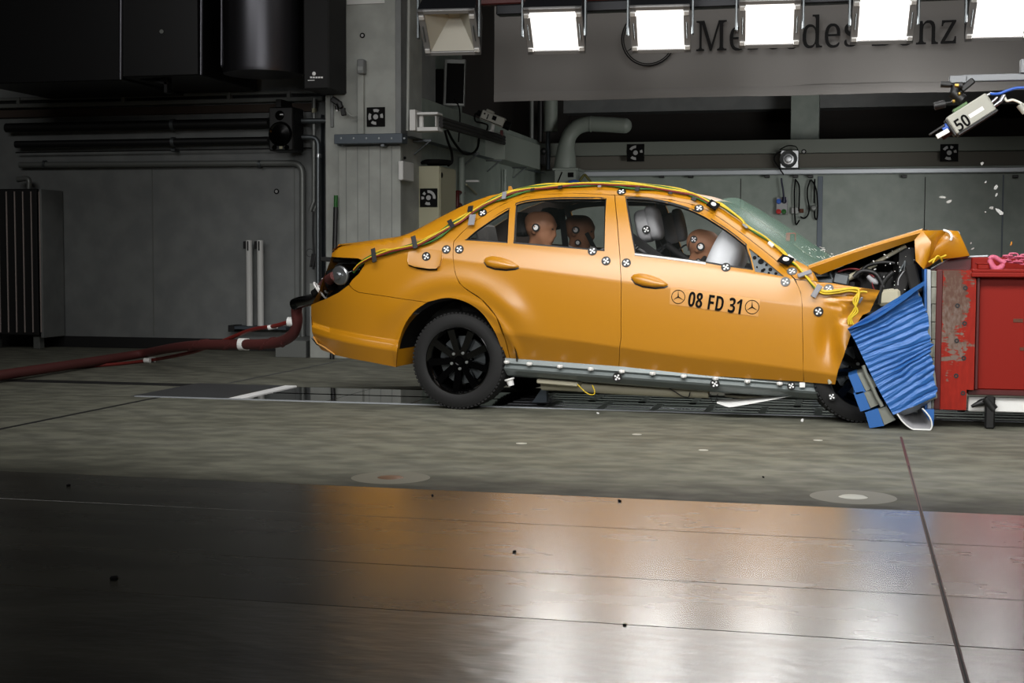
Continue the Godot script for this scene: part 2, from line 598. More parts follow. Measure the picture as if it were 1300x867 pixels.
func body_raw(s: float, h: float) -> float:
	var top := top_at(s)
	var ht := top.x
	var hc := minf(0.88 - 0.121 * (s - 1.0), ht - 0.13)
	var hb := minf(1.018 - 0.102 * (s - 1.03), ht - 0.03)
	hc = minf(hc, hb - 0.04)
	var hl := 0.504 - 0.1017 * (s - 0.577)
	var z := 0.0
	var zb := lerpf(0.866, 0.888, smoothstep(2.1, 2.35, s))
	if s < -0.9:
		zb += 0.0
	if h >= hb:
		var u := clampf((h - hb) / maxf(ht - hb, 0.01), 0.0, 1.0)
		z = zb + (top.y - zb) * (0.74 * u + 0.26 * pow(u, 5.0))
	elif h >= hc:
		var u := (h - hc) / (hb - hc)
		z = lerpf(0.915, zb, u) + 0.008 * u * (1.0 - u)
	else:
		if s < 0.0: # behind the rear wheel: the bumper's ridge
			var hr := 0.446 - 0.117 * (s + 0.4)
			var hu := hr + 0.165
			hu = minf(hu, hc - 0.05)
			if h > hu:
				var u := (h - hu) / (hc - hu)
				z = lerpf(0.897, 0.915, u) + 0.036 * u * (1.0 - u)
			elif h > hr:
				z = lerpf(0.873, 0.897, (h - hr) / (hu - hr))
			elif h > hr - 0.05:
				z = lerpf(0.906, 0.893, (h - hr + 0.05) / 0.05)
			else:
				z = 0.906 - 0.55 * (hr - 0.05 - h)
		elif h > hl:
			var u := (h - hl) / (hc - hl)
			z = lerpf(0.897, 0.915, u) + 0.036 * u * (1.0 - u)
		else:
			z = 0.897 - 0.62 * (hl - h)
	# the wing over the rear wheel and the lip of its arch
	var r := Vector2(s - 0.018, h - 0.331).length()
	var w := smoothstep(0.45, 0.72, h)
	z += w * 0.028 * exp(-pow((r - 0.52) / 0.085, 2.0)) * smoothstep(hc + 0.1, hc - 0.06, h)
	z += 0.014 * exp(-pow((r - 0.41) / 0.03, 2.0))
	# the tail rounds in
	var t := clampf((-0.42 - s) / 0.62, 0.0, 1.3)
	z -= 0.2 * pow(t, 2.3)
	# the struck corner: dented wing, its front edge bent in
	if s > 2.2:
		z -= 0.045 * exp(-pow((s - 2.44) / 0.06, 2.0) - pow((h - 0.53) / 0.14, 2.0))
		z += 0.03 * exp(-pow((s - 2.53 + (h - 0.5) * 0.2) / 0.04, 2.0) - pow((h - 0.45) / 0.1, 2.0))
		z += 0.012 * sin((h - 0.74) * 90.0 - (s - 2.5) * 8.0) * smoothstep(2.38, 2.52, s) * smoothstep(0.7, 0.76, h)
		var sb := 2.52 + 0.85 * clampf(h - 0.7, -0.25, 0.2)
		z -= 0.75 * maxf(0.0, s - sb) * smoothstep(0.6, 0.7, h)
	return z

func body_n(s: float, h: float) -> Vector3:
	var e := 0.003
	return Vector3(-(body_z(s + e, h) - body_z(s - e, h)) / (2 * e), -(body_z(s, h + e) - body_z(s, h - e)) / (2 * e), 1.0).normalized()

# a piece of the flank cut to an outline (side +1 towards the camera, -1 the far flank)
func flank(outer: PackedVector2Array, holes: Array, off: float, side: float, cell := 0.035, rim := 0.022) -> ArrayMesh:
	var V := PackedVector3Array()
	var N := PackedVector3Array()
	var box := Rect2(outer[0], Vector2.ZERO)
	for p in outer:
		box = box.expand(p)
	var flip := Vector3(1, 1, side)
	var i0 := int(floor(box.position.x / cell))
	var i1 := int(ceil(box.end.x / cell))
	var lean := 0.12 # the grid runs along the creases
	var j0 := int(floor((box.position.y + lean * minf(box.position.x, box.end.x)) / cell)) - 1
	var j1 := int(ceil((box.end.y + lean * maxf(box.position.x, box.end.x)) / cell)) + 1
	for i in range(i0, i1):
		for j in range(j0, j1):
			var a := Vector2(i, j) * cell - Vector2(0, lean * i * cell)
			var sq := PackedVector2Array([a, a + Vector2(cell, -lean * cell), a + Vector2(cell, cell - lean * cell), a + Vector2(0, cell)])
			if not box.intersects(Rect2(a.x, a.y - cell, cell, cell * 2.0)):
				continue
			var pieces := Geometry2D.intersect_polygons(sq, outer)
			for hole in holes:
				var next: Array[PackedVector2Array] = []
				for pc in pieces:
					next.append_array(Geometry2D.clip_polygons(pc, hole))
				pieces = next
			for pc in pieces:
				var idx := Geometry2D.triangulate_polygon(pc)
				var P := []
				for q in pc:
					P.append([Vector3(q.x, q.y, body_z(q.x, q.y) + off) * flip, body_n(q.x, q.y) * flip])
				for k in range(0, idx.size(), 3):
					var t := [P[idx[k]], P[idx[k + 1]], P[idx[k + 2]]]
					if (t[2][0] - t[0][0]).cross(t[1][0] - t[0][0]).z * side < 0.0:
						t = [t[0], t[2], t[1]]
					for e in t:
						V.append(e[0])
						N.append(e[1])
	if rim > 0.0:
		for poly in [outer] + holes:
			var ccw := not Geometry2D.is_polygon_clockwise(poly)
			var outward := (1.0 if ccw else -1.0) * (1.0 if poly == outer else -1.0)
			for k in poly.size():
				var p: Vector2 = poly[k]
				var q: Vector2 = poly[(k + 1) % poly.size()]
				var n := maxi(1, int(p.distance_to(q) / 0.05))
				var nn := Vector3(q.y - p.y, -(q.x - p.x), 0).normalized() * outward
				for m in n:
					var c := p.lerp(q, float(m) / n)
					var d := p.lerp(q, float(m + 1) / n)
					var A := Vector3(c.x, c.y, body_z(c.x, c.y) + off) * flip
					var B := Vector3(d.x, d.y, body_z(d.x, d.y) + off) * flip
					var dz := Vector3(0, 0, -rim * side)
					var t := [A, B, B + dz, A, B + dz, A + dz]
					if (t[2] - t[0]).cross(t[1] - t[0]).dot(nn) < 0.0:
						t = [A, B + dz, B, A, A + dz, B + dz]
					for e in t:
						V.append(e)
						N.append(nn)
	var arr := []
	arr.resize(Mesh.ARRAY_MAX)
	arr[Mesh.ARRAY_VERTEX] = V
	arr[Mesh.ARRAY_NORMAL] = N
	var am := ArrayMesh.new()
	am.add_surface_from_arrays(Mesh.PRIMITIVE_TRIANGLES, arr)
	return am

# a frame lying on the flank at a pixel: x along the car, z outwards
func on_flank(u, v, off := 0.004) -> Transform3D:
	var p := car_pt(u, v, off)
	var n := body_n(p.x, p.y)
	var x := (Vector3.RIGHT - n * n.x).normalized()
	return Transform3D(Basis(x, n.cross(x), n), p)

func disc_mesh(t: Transform3D, r: float, thick := 0.003) -> ArrayMesh:
	var m := MB.new()
	var n := 24
	for k in n:
		var a := Vector2.from_angle(TAU * k / n)
		var b := Vector2.from_angle(TAU * (k + 1) / n)
		var A := t * Vector3(a.x * r, a.y * r, 0)
		var B := t * Vector3(b.x * r, b.y * r, 0)
		m.vert(t.origin, Vector2(0.5, 0.5))
		if true:
			m.vert(B, Vector2(0.5 + b.x * 0.5, 0.5 - b.y * 0.5))
			m.vert(A, Vector2(0.5 + a.x * 0.5, 0.5 - a.y * 0.5))
		m.quad(A, B, B - t.basis.z * thick, A - t.basis.z * thick, t.basis * Vector3(a.x + b.x, a.y + b.y, 0))
	return m.done()

func sticker(parent, u, v, r := 0.03, key := "target_print", off := 0.005):
	part(parent, "target_marker", disc_mesh(on_flank(u, v, off), r), mats[key])

func loft(rows: Array, out: Vector3) -> ArrayMesh: # rows of points, joined to a smooth sheet
	var m := MB.new()
	m.g = 1
	for i in rows.size() - 1:
		for j in rows[i].size() - 1:
			m.quad(rows[i][j], rows[i][j + 1], rows[i + 1][j + 1], rows[i + 1][j], out)
	return m.done()

func dome(outline: Array, height: float, base_off: float) -> ArrayMesh: # a lens-shaped swelling on the flank
	var sh := car_sh(outline)
	var c := Vector2.ZERO
	for p in sh:
		c += p / sh.size()
	var m := MB.new()
	m.g = 1
	var rings := 6
	for i in rings:
		for k in sh.size():
			var q := []
			for e in [[i, k], [i, k + 1], [i + 1, k + 1], [i + 1, k]]:
				var f := 1.0 - float(e[0]) / rings
				var p: Vector2 = c + (sh[e[1] % sh.size()] - c) * f
				q.append(Vector3(p.x, p.y, body_z(p.x, p.y) + base_off + height * sqrt(maxf(0.0, 1.0 - f * f))))
			if i == rings - 1:
				m.tri(q[0], q[1], q[2], Vector3.BACK)
			else:
				m.quad(q[0], q[1], q[2], q[3], Vector3.BACK)
	return m.done()

func smooth_px(list: Array, steps := 5) -> Array: # rounds a pixel outline
	var pts := []
	for q in list:
		pts.append(Vector3(q[0], q[1], 0))
	var r := []
	for p in curve(pts, steps):
		r.append([p.x, p.y])
	return r

func build_car():
	make_top_line()
	var car := Node3D.new()
	car.name = "car"
	add_child(car)
	car.transform = car_frame
	tag(car, "matte orange four-door car with crumpled bonnet and black wheels, run into the barrier", "car")
	var paint = mats["orange_paint"]
	var rear_win := smooth_px([[655, 260], [668, 256.3], [690, 253.7], [720, 252.2], [770, 252.5]]) + [[767.5, 319], [652, 309.2]]
	var quarter_win := smooth_px([[590.5, 305], [603, 294], [617.5, 283.7], [633, 273.5], [647, 265]]) + [[644.5, 308.6]]
	var front_win := smooth_px([[794, 251.5], [828, 254], [863, 262], [890.7, 273], [918, 289.5], [934, 301], [947.8, 312.5]]) + [[956, 343], [916.6, 337.6], [896, 334], [806, 322]]
	var mirror_win := [[950.5, 314.5], [972, 331.5], [995.5, 351], [958.5, 345]]
	var rear_door := smooth_px([[577, 306], [585.7, 296.5], [600, 283.5], [620, 270], [640, 259], [665, 250.5], [700, 246.5], [740, 246], [780, 248]]) + [[783, 280], [786.6, 325], [788.5, 360], [788, 430], [785.3, 468.5], [720, 463.5]] + smooth_px([[648.5, 457.5], [641.5, 430], [630.5, 402], [612, 380], [592, 366.5], [584, 359], [578, 345], [575.5, 325], [576, 310]])
	var front_door := [[781, 248]] + smooth_px([[820, 250.5], [852, 254], [880, 260.5], [897.6, 267.6], [918, 280], [948, 301.6], [983, 329.2], [1004, 350], [1011, 360], [1016, 371.5], [1018, 388], [1019, 440], [1020, 484.5]]) + [[900, 477], [785.9, 468.6], [788.7, 430], [789.2, 360], [787.4, 325], [784, 280]]
	var arch := smooth_px([[640, 458], [638, 448], [635, 438], [627, 419], [611.5, 397], [592, 383.7], [568, 378], [542, 383.5]])
	var side := [[421, 326], [430, 310], [450, 308], [480, 304], [505, 300.5], [517, 297], [530, 291], [545, 283], [560, 275], [580, 265], [600, 256], [622, 248.5], [645, 243.5], [690, 238], [725, 235.8], [760, 235], [800, 236.5], [850, 242], [880, 247.5], [905, 255.5], [925, 269.5], [946, 284.5], [975, 305.5], [995, 321.5], [1010, 330.5], [1024, 337.5], [1033, 347], [1038.5, 357], [1010, 354], [1005.5, 350], [983, 328], [948, 300.4], [918, 279], [897.6, 266.7], [880, 259.6], [852, 253.2], [820, 249.8], [781, 247.4], [740, 245.4], [700, 245.9], [665, 249.8], [640, 258.2], [620, 269.3], [600, 282.8], [585, 296], [576.2, 306], [575, 311], [574.7, 325], [577.2, 345.5], [583.2, 360], [591.5, 367.5], [611.3, 380.7], [629.8, 402.4], [640.7, 430], [647.6, 457.6]] + arch + [[500, 377.3], [455, 370.6], [448, 366.5], [443.5, 361], [447, 355.5], [456, 347], [463, 336], [462.5, 331.5], [455, 328]]
	var bumper := smooth_px([[541.5, 384], [525, 396], [511.5, 417], [504, 446], [503, 466]]) + [[470, 459.5], [427, 451], [408, 444], [401, 435], [396, 420], [395, 400], [395, 387], [415, 379], [430, 371.5], [442.5, 362], [447.5, 367.3], [454.5, 371.3], [500, 378]]
	var fender := [[1010.5, 355], [1038.5, 358], [1060, 360], [1078, 363], [1098, 366], [1117, 368.5], [1104, 396], [1095, 400], [1083, 418], [1079, 428], [1071, 452], [1064, 470], [1060, 488], [1020.8, 485], [1019.7, 440], [1018.7, 388], [1016.7, 371], [1012, 360]]
	var H := {}
	for e in [["body_side", side], ["rear_door", rear_door], ["front_door", front_door], ["rear_bumper", bumper], ["front_wing", fender], ["rear_win", rear_win], ["quarter_win", quarter_win], ["front_win", front_win], ["mirror_win", mirror_win]]:
		H[e[0]] = car_sh(e[1])
	var doors := {}
	for sd in [1.0, -1.0]:
		var cell := 0.022 if sd > 0 else 0.06
		part(car, "body_side", flank(H.body_side, [], 0.0, sd, cell), paint)
		doors[["rear", sd]] = part(car, "rear_door", flank(H.rear_door, [H.rear_win, H.quarter_win], 0.0, sd, cell), paint)
		doors[["front", sd]] = part(car, "front_door", flank(H.front_door, [H.front_win, H.mirror_win], 0.0, sd, cell), paint)
		doors[["bumper", sd]] = part(car, "rear_bumper", flank(H.rear_bumper, [], 0.0, sd, cell), paint)
		doors[["wing", sd]] = part(car, "front_wing", flank(H.front_wing, [], 0.0, sd, cell), paint)
		for e in [["rear", "rear_win", "window_pane"], ["rear", "quarter_win", "quarter_pane"], ["front", "front_win", "window_pane"]]:
			part(doors[[e[0], sd]], e[2], flank(H[e[1]], [], -0.018, sd, 0.08, 0.004), mats["window_glass"])
		part(doors[["front", sd]], "mirror_mount", flank(H.mirror_win, [], -0.012, sd, 0.05, 0.01), mats["dull_metal"], "bare mounting triangle where the mirror was taken off")
		for e in [["rear", "rear_door", [H.rear_win, H.quarter_win]], ["front", "front_door", [H.front_win, H.mirror_win]]]:
			part(doors[[e[0], sd]], "door_lining", flank(H[e[1]], e[2], -0.045, sd, 0.09, 0.0), mats["interior_grey"])
		part(car, "pillar_lining", flank(H.body_side, [], -0.04, sd, 0.09, 0.0), mats["headliner"])
	var rd = doors[["rear", 1.0]]
	var fd = doors[["front", 1.0]]
	# black seals round the panes
	for e in [[rd, rear_win], [rd, quarter_win], [fd, front_win]]:
		var pts := []
		for q in e[1] + [e[1][0]]:
			pts.append(car_pt(q[0], q[1], -0.012))
		var m := MB.new()
		m.tube(pts, 0.012, 5)
		part(e[0], "window_seal", m.done(), mats["black_trim"])
	var ml := MB.new() # bright sill of the front pane
	ml.tube([car_pt(806, 323.2, -0.002), car_pt(850, 328.4, -0.002), car_pt(896, 334.6, -0.002)], 0.009, 6)
	part(fd, "window_rail", ml.done(), mats["white_plastic"], "pale rail along the foot of the front side window")
	# mirror mount holes
	for q in [[966, 332, 0.018], [973, 336, 0.008], [970, 342, 0.008], [961, 339, 0.006], [958, 327, 0.012], [963, 325, 0.007], [978, 342, 0.012], [985, 347, 0.009], [954, 335, 0.007], [968, 343.5, 0.01], [976, 346.5, 0.007]]:
		var hm := MB.new()
		var t := on_flank(q[0], q[1], -0.008)
		hm.lathe(t * Transform3D(Basis(Vector3.RIGHT, PI / 2), Vector3.ZERO), [Vector2(0, 0.002), Vector2(q[2], 0.002), Vector2(q[2], -0.004)], 14)
		part(fd, "mount_hole", hm.done(), mats["black_print"])
	# roof, rear window, boot lid: sheets from flank to flank
	var orange := [[], [], []]
	for p in top_line.slice(1):
		var row := []
		for k in 17:
			var c := 1.0 - 2.0 * k / 16.0
			row.append(Vector3(p.x - 0.05 * (1.0 - c * c) * (-0.6 if p.x > 0.3 else clampf((p.x + 0.8) * 2.0, 0.0, 1.0)), p.y - (0.012 if p.x < -0.3 else 0.002) + (0.006 if p.x < -0.3 else 0.012) * (1.0 - c * c), p.z * c))
		if p.x < -0.33:
			orange[0].append(row)
		if p.x > -0.42 and p.x < 0.3:
			orange[1].append(row)
		if p.x > 0.2 and p.x < 1.74:
			orange[2].append(row)
	part(car, "boot_lid", loft(orange[0], Vector3.UP), paint)
	part(car, "rear_window", loft(orange[1], Vector3.UP), mats["window_glass"])
	part(car, "roof", loft(orange[2], Vector3.UP), paint)
	var lining := []
	for row in orange[2]:
		var r2 := []
		for p in row:
			r2.append(p * Vector3(1, 1, 0.97) + Vector3(0, -0.035, 0))
		lining.append(r2)
	part(car, "headliner", loft(lining, Vector3.DOWN), mats["headliner"])
	# windscreen: bowed between the pillars
	var scr := []
	for q in [[908, 256, 0.61, 0.06], [925, 268.3, 0.62, 0.085], [946, 283, 0.63, 0.1], [975, 304, 0.66, 0.115], [995, 320, 0.69, 0.125], [1012, 332, 0.72, 0.13], [1030, 342, 0.76, 0.13]]:
		var p := car_z(q[0], q[1], q[2])
		var row := []
		for k in 25:
			var c := 1.0 - 2.0 * k / 24.0
			var w := 1.0 - pow(absf(c), 2.4)
			row.append(Vector3(p.x + q[3] * w, p.y + 0.045 * w, q[2] * c))
		scr.append(row)
	part(car, "windscreen", loft(scr, Vector3(1, 1, 0)), mats["windscreen_glass"], "cracked greenish windscreen")
	# a grid of cracks along the foot of the windscreen
	var ck := MB.new()
	for i in 46:
		var k := rng.randi_range(3, 14)
		var a: Vector3 = scr[4][k].lerp(scr[6][k], rng.randf()) + Vector3(0.004, 0.006, 0)
		var b := a + Vector3(rng.randf_range(-0.01, 0.02), rng.randf_range(-0.016, 0.006), rng.randf_range(-0.02, 0.02))
		ck.tube([a, b], rng.randf_range(0.0007, 0.0025), 4)
	part(car, "glass_cracks", ck.done(), mats["white_plastic"]).set_meta("kind", "stuff")
	# tail face, lamp pocket, floor pan, wheel housings
	var tail := []
	for q in [[421, 326], [404, 372], [395, 388], [395, 402], [396, 420], [401, 435], [408, 444], [427, 451]]:
		var p := car_pt(q[0], q[1])
		tail.append([p, Vector3(p.x - 0.05, p.y, p.z * 0.6), Vector3(p.x - 0.06, p.y, 0), Vector3(p.x - 0.05, p.y, -p.z * 0.6), p * Vector3(1, 1, -1)])
	part(car, "tail_panel", loft(tail, Vector3.LEFT), paint)
	var pk := MB.new()
	var pocket := [[421, 327], [455, 329], [463, 336], [456, 347], [443, 361.5], [430, 371.5], [412, 379], [402, 380]]
	var psh := car_sh(pocket)
	pk.prism(Transform3D(Basis(), Vector3(0, 0, 0.5)), psh, 0.02)
	part(car, "lamp_pocket", pk.done(), mats["interior_dark"], "empty dark pocket of the missing tail lamp")
	var br := MB.new() # bracket and wiring inside the pocket
	br.tube(elbow([car_z(425, 343, 0.62), car_z(432, 333, 0.64), car_z(452, 333, 0.66), car_z(459, 338, 0.68)], 0.03), 0.012, 8)
	br.box(Transform3D(Basis(Vector3.BACK, -0.1), car_z(437, 341, 0.62)), Vector3(0.14, 0.035, 0.03), 0.008)
	part(car, "lamp_bracket", br.done(), mats["dull_metal"])
	var ld := MB.new()
	ld.box(Transform3D(Basis(Vector3.BACK, -0.05), car_z(430, 330, 0.62)), Vector3(0.24, 0.03, 0.1), 0.006)
	part(car, "pocket_edge", ld.done(), mats["black_trim"])
	# tow plug: the metal coupling that the hose ends in
	var pl := MB.new()
	var pa := car_z(430, 350, 0.86)
	var pb := car_z(455, 345, 0.62)
	var ax := (pb - pa).normalized()
	pl.lathe(along(pa, pb), [Vector2(0, -0.03), Vector2(0.022, -0.028), Vector2(0.024, 0.0), Vector2(0.058, 0.004), Vector2(0.066, 0.012), Vector2(0.066, 0.03), Vector2(0.056, 0.034), Vector2(0.056, 0.05)], 28)
	part(car, "socket_face", pl.done(), mats["bare_metal"], "round bright metal socket in the tail lamp opening")
	var pl2 := MB.new()
	pl2.lathe(along(pa, pb), [Vector2(0.058, 0.03), Vector2(0.06, 0.06), Vector2(0.06, 0.18), Vector2(0.04, 0.2), Vector2(0.0, 0.2)], 28)
	part(car, "socket_barrel", pl2.done(), mats["gloss_black"])
	# torn trim under the tail
	var cr := MB.new()
	cr.tube([car_pt(398, 428, 0.004), car_pt(403, 436, 0.02), car_pt(412, 441, 0.02), car_pt(425, 450, 0.012)], 0.006, 5)
	part(doors[["bumper", 1.0]], "split_edge", cr.done(), mats["label_pale"])
	var cr2 := MB.new()
	cr2.prism(Transform3D(Basis(), Vector3(0, 0, car_pt(405, 437).z + 0.002)), car_sh([[397.5, 428], [401, 432], [412, 439.5], [404, 438]]), 0.006)
	part(doors[["bumper", 1.0]], "split_gap", cr2.done(), mats["black_print"])
	var fp := MB.new()
	fp.span(Vector3(0.35, 0.3, -0.72), Vector3(2.35, 0.36, 0.72), 0.02)
	fp.span(Vector3(-0.93, 0.38, -0.55), Vector3(0.4, 0.44, 0.55), 0.02)
	fp.span(Vector3(-0.93, 0.4, -0.55), Vector3(-0.45, 0.9, 0.55), 0.02)
	fp.span(Vector3(-0.9, 0.36, -0.52), Vector3(0.5, 0.62, 0.52), 0.02)
	part(car, "floor_pan", fp.done(), mats["black_trim"])
	for sd in [1.0, -1.0]:
		var wh := MB.new()
		for z0 in [[0.5, 0.86]]:
			wh.grid(func(u, v): return Vector3(0.018 + cos(PI * u) * 0.415, 0.331 + sin(PI * u) * 0.405, lerpf(z0[0], z0[1], v) * sd), 20, 2, Vector3.DOWN)
		wh.grid(func(u, v): return Vector3(0.018 + cos(PI * u) * 0.43 * v, 0.3 + sin(PI * u) * 0.44 * v, 0.52 * sd), 16, 2, Vector3(0, 0, sd))
		wh.quad(Vector3(-0.41, 0.3, 0.52 * sd), Vector3(0.45, 0.3, 0.52 * sd), Vector3(0.45, 0.2, 0.52 * sd), Vector3(-0.41, 0.2, 0.52 * sd), Vector3(0, 0, sd))
		part(car, "wheel_housing", wh.done(), mats["black_trim"])
		var flapm := MB.new()
		flapm.grid(func(u, v): return Vector3(lerpf(-0.40, -0.375, v), lerpf(0.28, 0.62, v), lerpf(0.5, 0.885, u) * sd), 4, 4, Vector3.RIGHT)
		part(car, "splash_panel", flapm.done(), mats["orange_paint"])
	build_sill(car)
	build_wheels(car)
	build_front(car)
	build_cabin(car)
	# fuel flap, door handles, print
	var flap_o := [[519, 318], [545, 316.5], [561, 318], [561.5, 328], [559, 337.5], [555, 341], [545, 341], [528, 338.5], [520, 335.5], [518.5, 330]]
	var fsh := car_sh(flap_o)
	var fl2 := MB.new()
	fl2.g = 1
	var fidx := Geometry2D.triangulate_polygon(fsh)
	var fp3 := func(p: Vector2) -> Vector3: return Vector3(p.x, p.y, body_z(p.x, p.y) + lerpf(0.004, 0.03, clampf((1.065 - p.y) / 0.13, 0.0, 1.0)))
	for i in range(0, fidx.size(), 3):
		fl2.tri(fp3.call(fsh[fidx[i]]), fp3.call(fsh[fidx[i + 1]]), fp3.call(fsh[fidx[i + 2]]), Vector3.BACK)
	fl2.g = 4294967295
	for i in fsh.size():
		var fa: Vector3 = fp3.call(fsh[i])
		var fb: Vector3 = fp3.call(fsh[(i + 1) % fsh.size()])
		fl2.quad(fa, fb, fb - Vector3(0, 0, 0.03), fa - Vector3(0, 0, 0.03), (fa + fb) * 0.5 - fp3.call(Vector2(-0.18, 1.0)))
	part(car, "fuel_flap", fl2.done(), paint)
	var fg := MB.new()  # black line standing for the shadow below the flap's lower edge
	fg.tube([car_pt(519, 336.2, 0.004), car_pt(530, 340.2, 0.004), car_pt(545, 342.3, 0.004), car_pt(555, 342, 0.004)], 0.006, 5)
	part(car, "flap_shadow_line", fg.done(), mats["black_print"])
	for e in [[rd, [[614, 331], [617, 327], [624, 325], [636, 326.5], [648, 330.5], [655, 334.5], [659.5, 338.5], [655, 340.5], [643, 341.8], [628, 340.5], [618, 337]]], [fd, [[801, 352], [804, 348.5], [812, 347], [824, 349], [837, 353.5], [844, 357.5], [848.5, 361.5], [844, 364], [832, 365], [816, 363], [806, 359]]]]:
		var back := []
		for q in e[1]:
			back.append([q[0], q[1] + 2.2])
		part(e[0], "handle_recess", dome(back, 0.004, 0.001), mats["black_trim"])
		part(e[0], "door_handle", dome(e[1], 0.035, 0.002), paint)
	var lab := car_sh([[851.5, 364.6], [965.4, 380.2], [962.5, 402], [850, 386]])
	part(fd, "number_label", flank(lab, [], 0.003, 1.0, 0.05, 0.002), mats["label_pale"], "pale strip printed 08 FD 31 between two star emblems")
	letters(fd, "08 FD 31", 907.5, 384.2, 66.0, 18.5, 0.136)
	for q in [[861, 376.8], [954.8, 389.8]]:
		star(fd, on_flank(q[0], q[1], 0.005), 0.042, 0.0022, mats["black_print"])
	# target stickers
	for q in [[566.5, 316.5], [583, 316.3], [612.5, 270], [789, 243], [887.5, 264]]:
		sticker(car, q[0], q[1])
	sticker(car, 541, 325.5, 0.03, "target_print", 0.014)
	for q in [[752, 318.5], [769.3, 331]]:
		sticker(rd, q[0], q[1])
	for q in [[795, 333.5], [921.5, 339]]:
		sticker(fd, q[0], q[1])
	sticker(fd, 997, 357.5, 0.03, "target_grey_print")
	sticker(car, 1005.5, 344, 0.032, "target_grey_print")
	sticker(doors[["wing", 1.0]], 1052, 366, 0.03, "target_grey_print")
	sticker(doors[["wing", 1.0]], 1039, 395.5, 0.03)
	# square target plates on the windscreen pillar
	for q in [[905.5, 260, 0.034], [997.5, 330, 0.04]]:
		var t := on_flank(q[0], q[1], 0.052)
		t.basis = t.basis * Basis(Vector3.BACK, -0.35)
		var m := MB.new()
		m.box(t, Vector3(q[2] * 2, q[2] * 2, 0.012), 0.002)
		var pp = part(car, "pillar_target", m.done(), mats["black_print"])
		part(pp, "white_dot", disc_mesh(t * Transform3D(Basis(), Vector3(0, 0, 0.008)), q[2] * 0.5), mats["white_print"])
	# aerial fin
	var an := MB.new()
	an.prism(Transform3D(Basis(), Vector3(0, 0, 0.0)), car_sh([[645.5, 252], [646.5, 236.8], [649.5, 236.5], [656, 252]], 0.0), 0.02)
	part(car, "aerial", an.done(), paint)

func letters(parent, s, u, v, w_px, h_px, slope):
	var t := on_flank(u, v, 0.006)
	var tm := TextMesh.new()
	tm.text = s
	var f := SystemFont.new()
	f.font_names = PackedStringArray(["Droid Sans"])
	f.font_weight = 700
	tm.font = f
	tm.font_size = 64
	tm.pixel_size = 0.002
	tm.depth = 0.004
	var a: AABB = tm.get_aabb()
	var o = part(parent, "label_text", tm, mats["black_print"])
	var mpp := 1.0 / 197.0
	o.transform = Transform3D(t.basis * Basis(Vector3.BACK, -slope), t.origin).scaled_local(Vector3(w_px * mpp / a.size.x, h_px * mpp / a.size.y, 1.0)).translated_local(-a.get_center())

func star(parent, t: Transform3D, r: float, w: float, m):
	var ring := []
	for k in 37:
		var a := TAU * k / 36
		ring.append(t * Vector3(cos(a) * r, sin(a) * r, 0))
	var mb := MB.new()
	mb.tube(ring, w, 5, false)
	for k in 3:
		var d := Vector2.from_angle(PI / 2 + TAU * k / 3)
		var n := Vector2(-d.y, d.x)
		mb.prism(t, PackedVector2Array([n * r * 0.1, d * r * 0.97, -n * r * 0.1, -d * r * 0.12]), w)
	part(parent, "star_emblem", mb.done(), m)

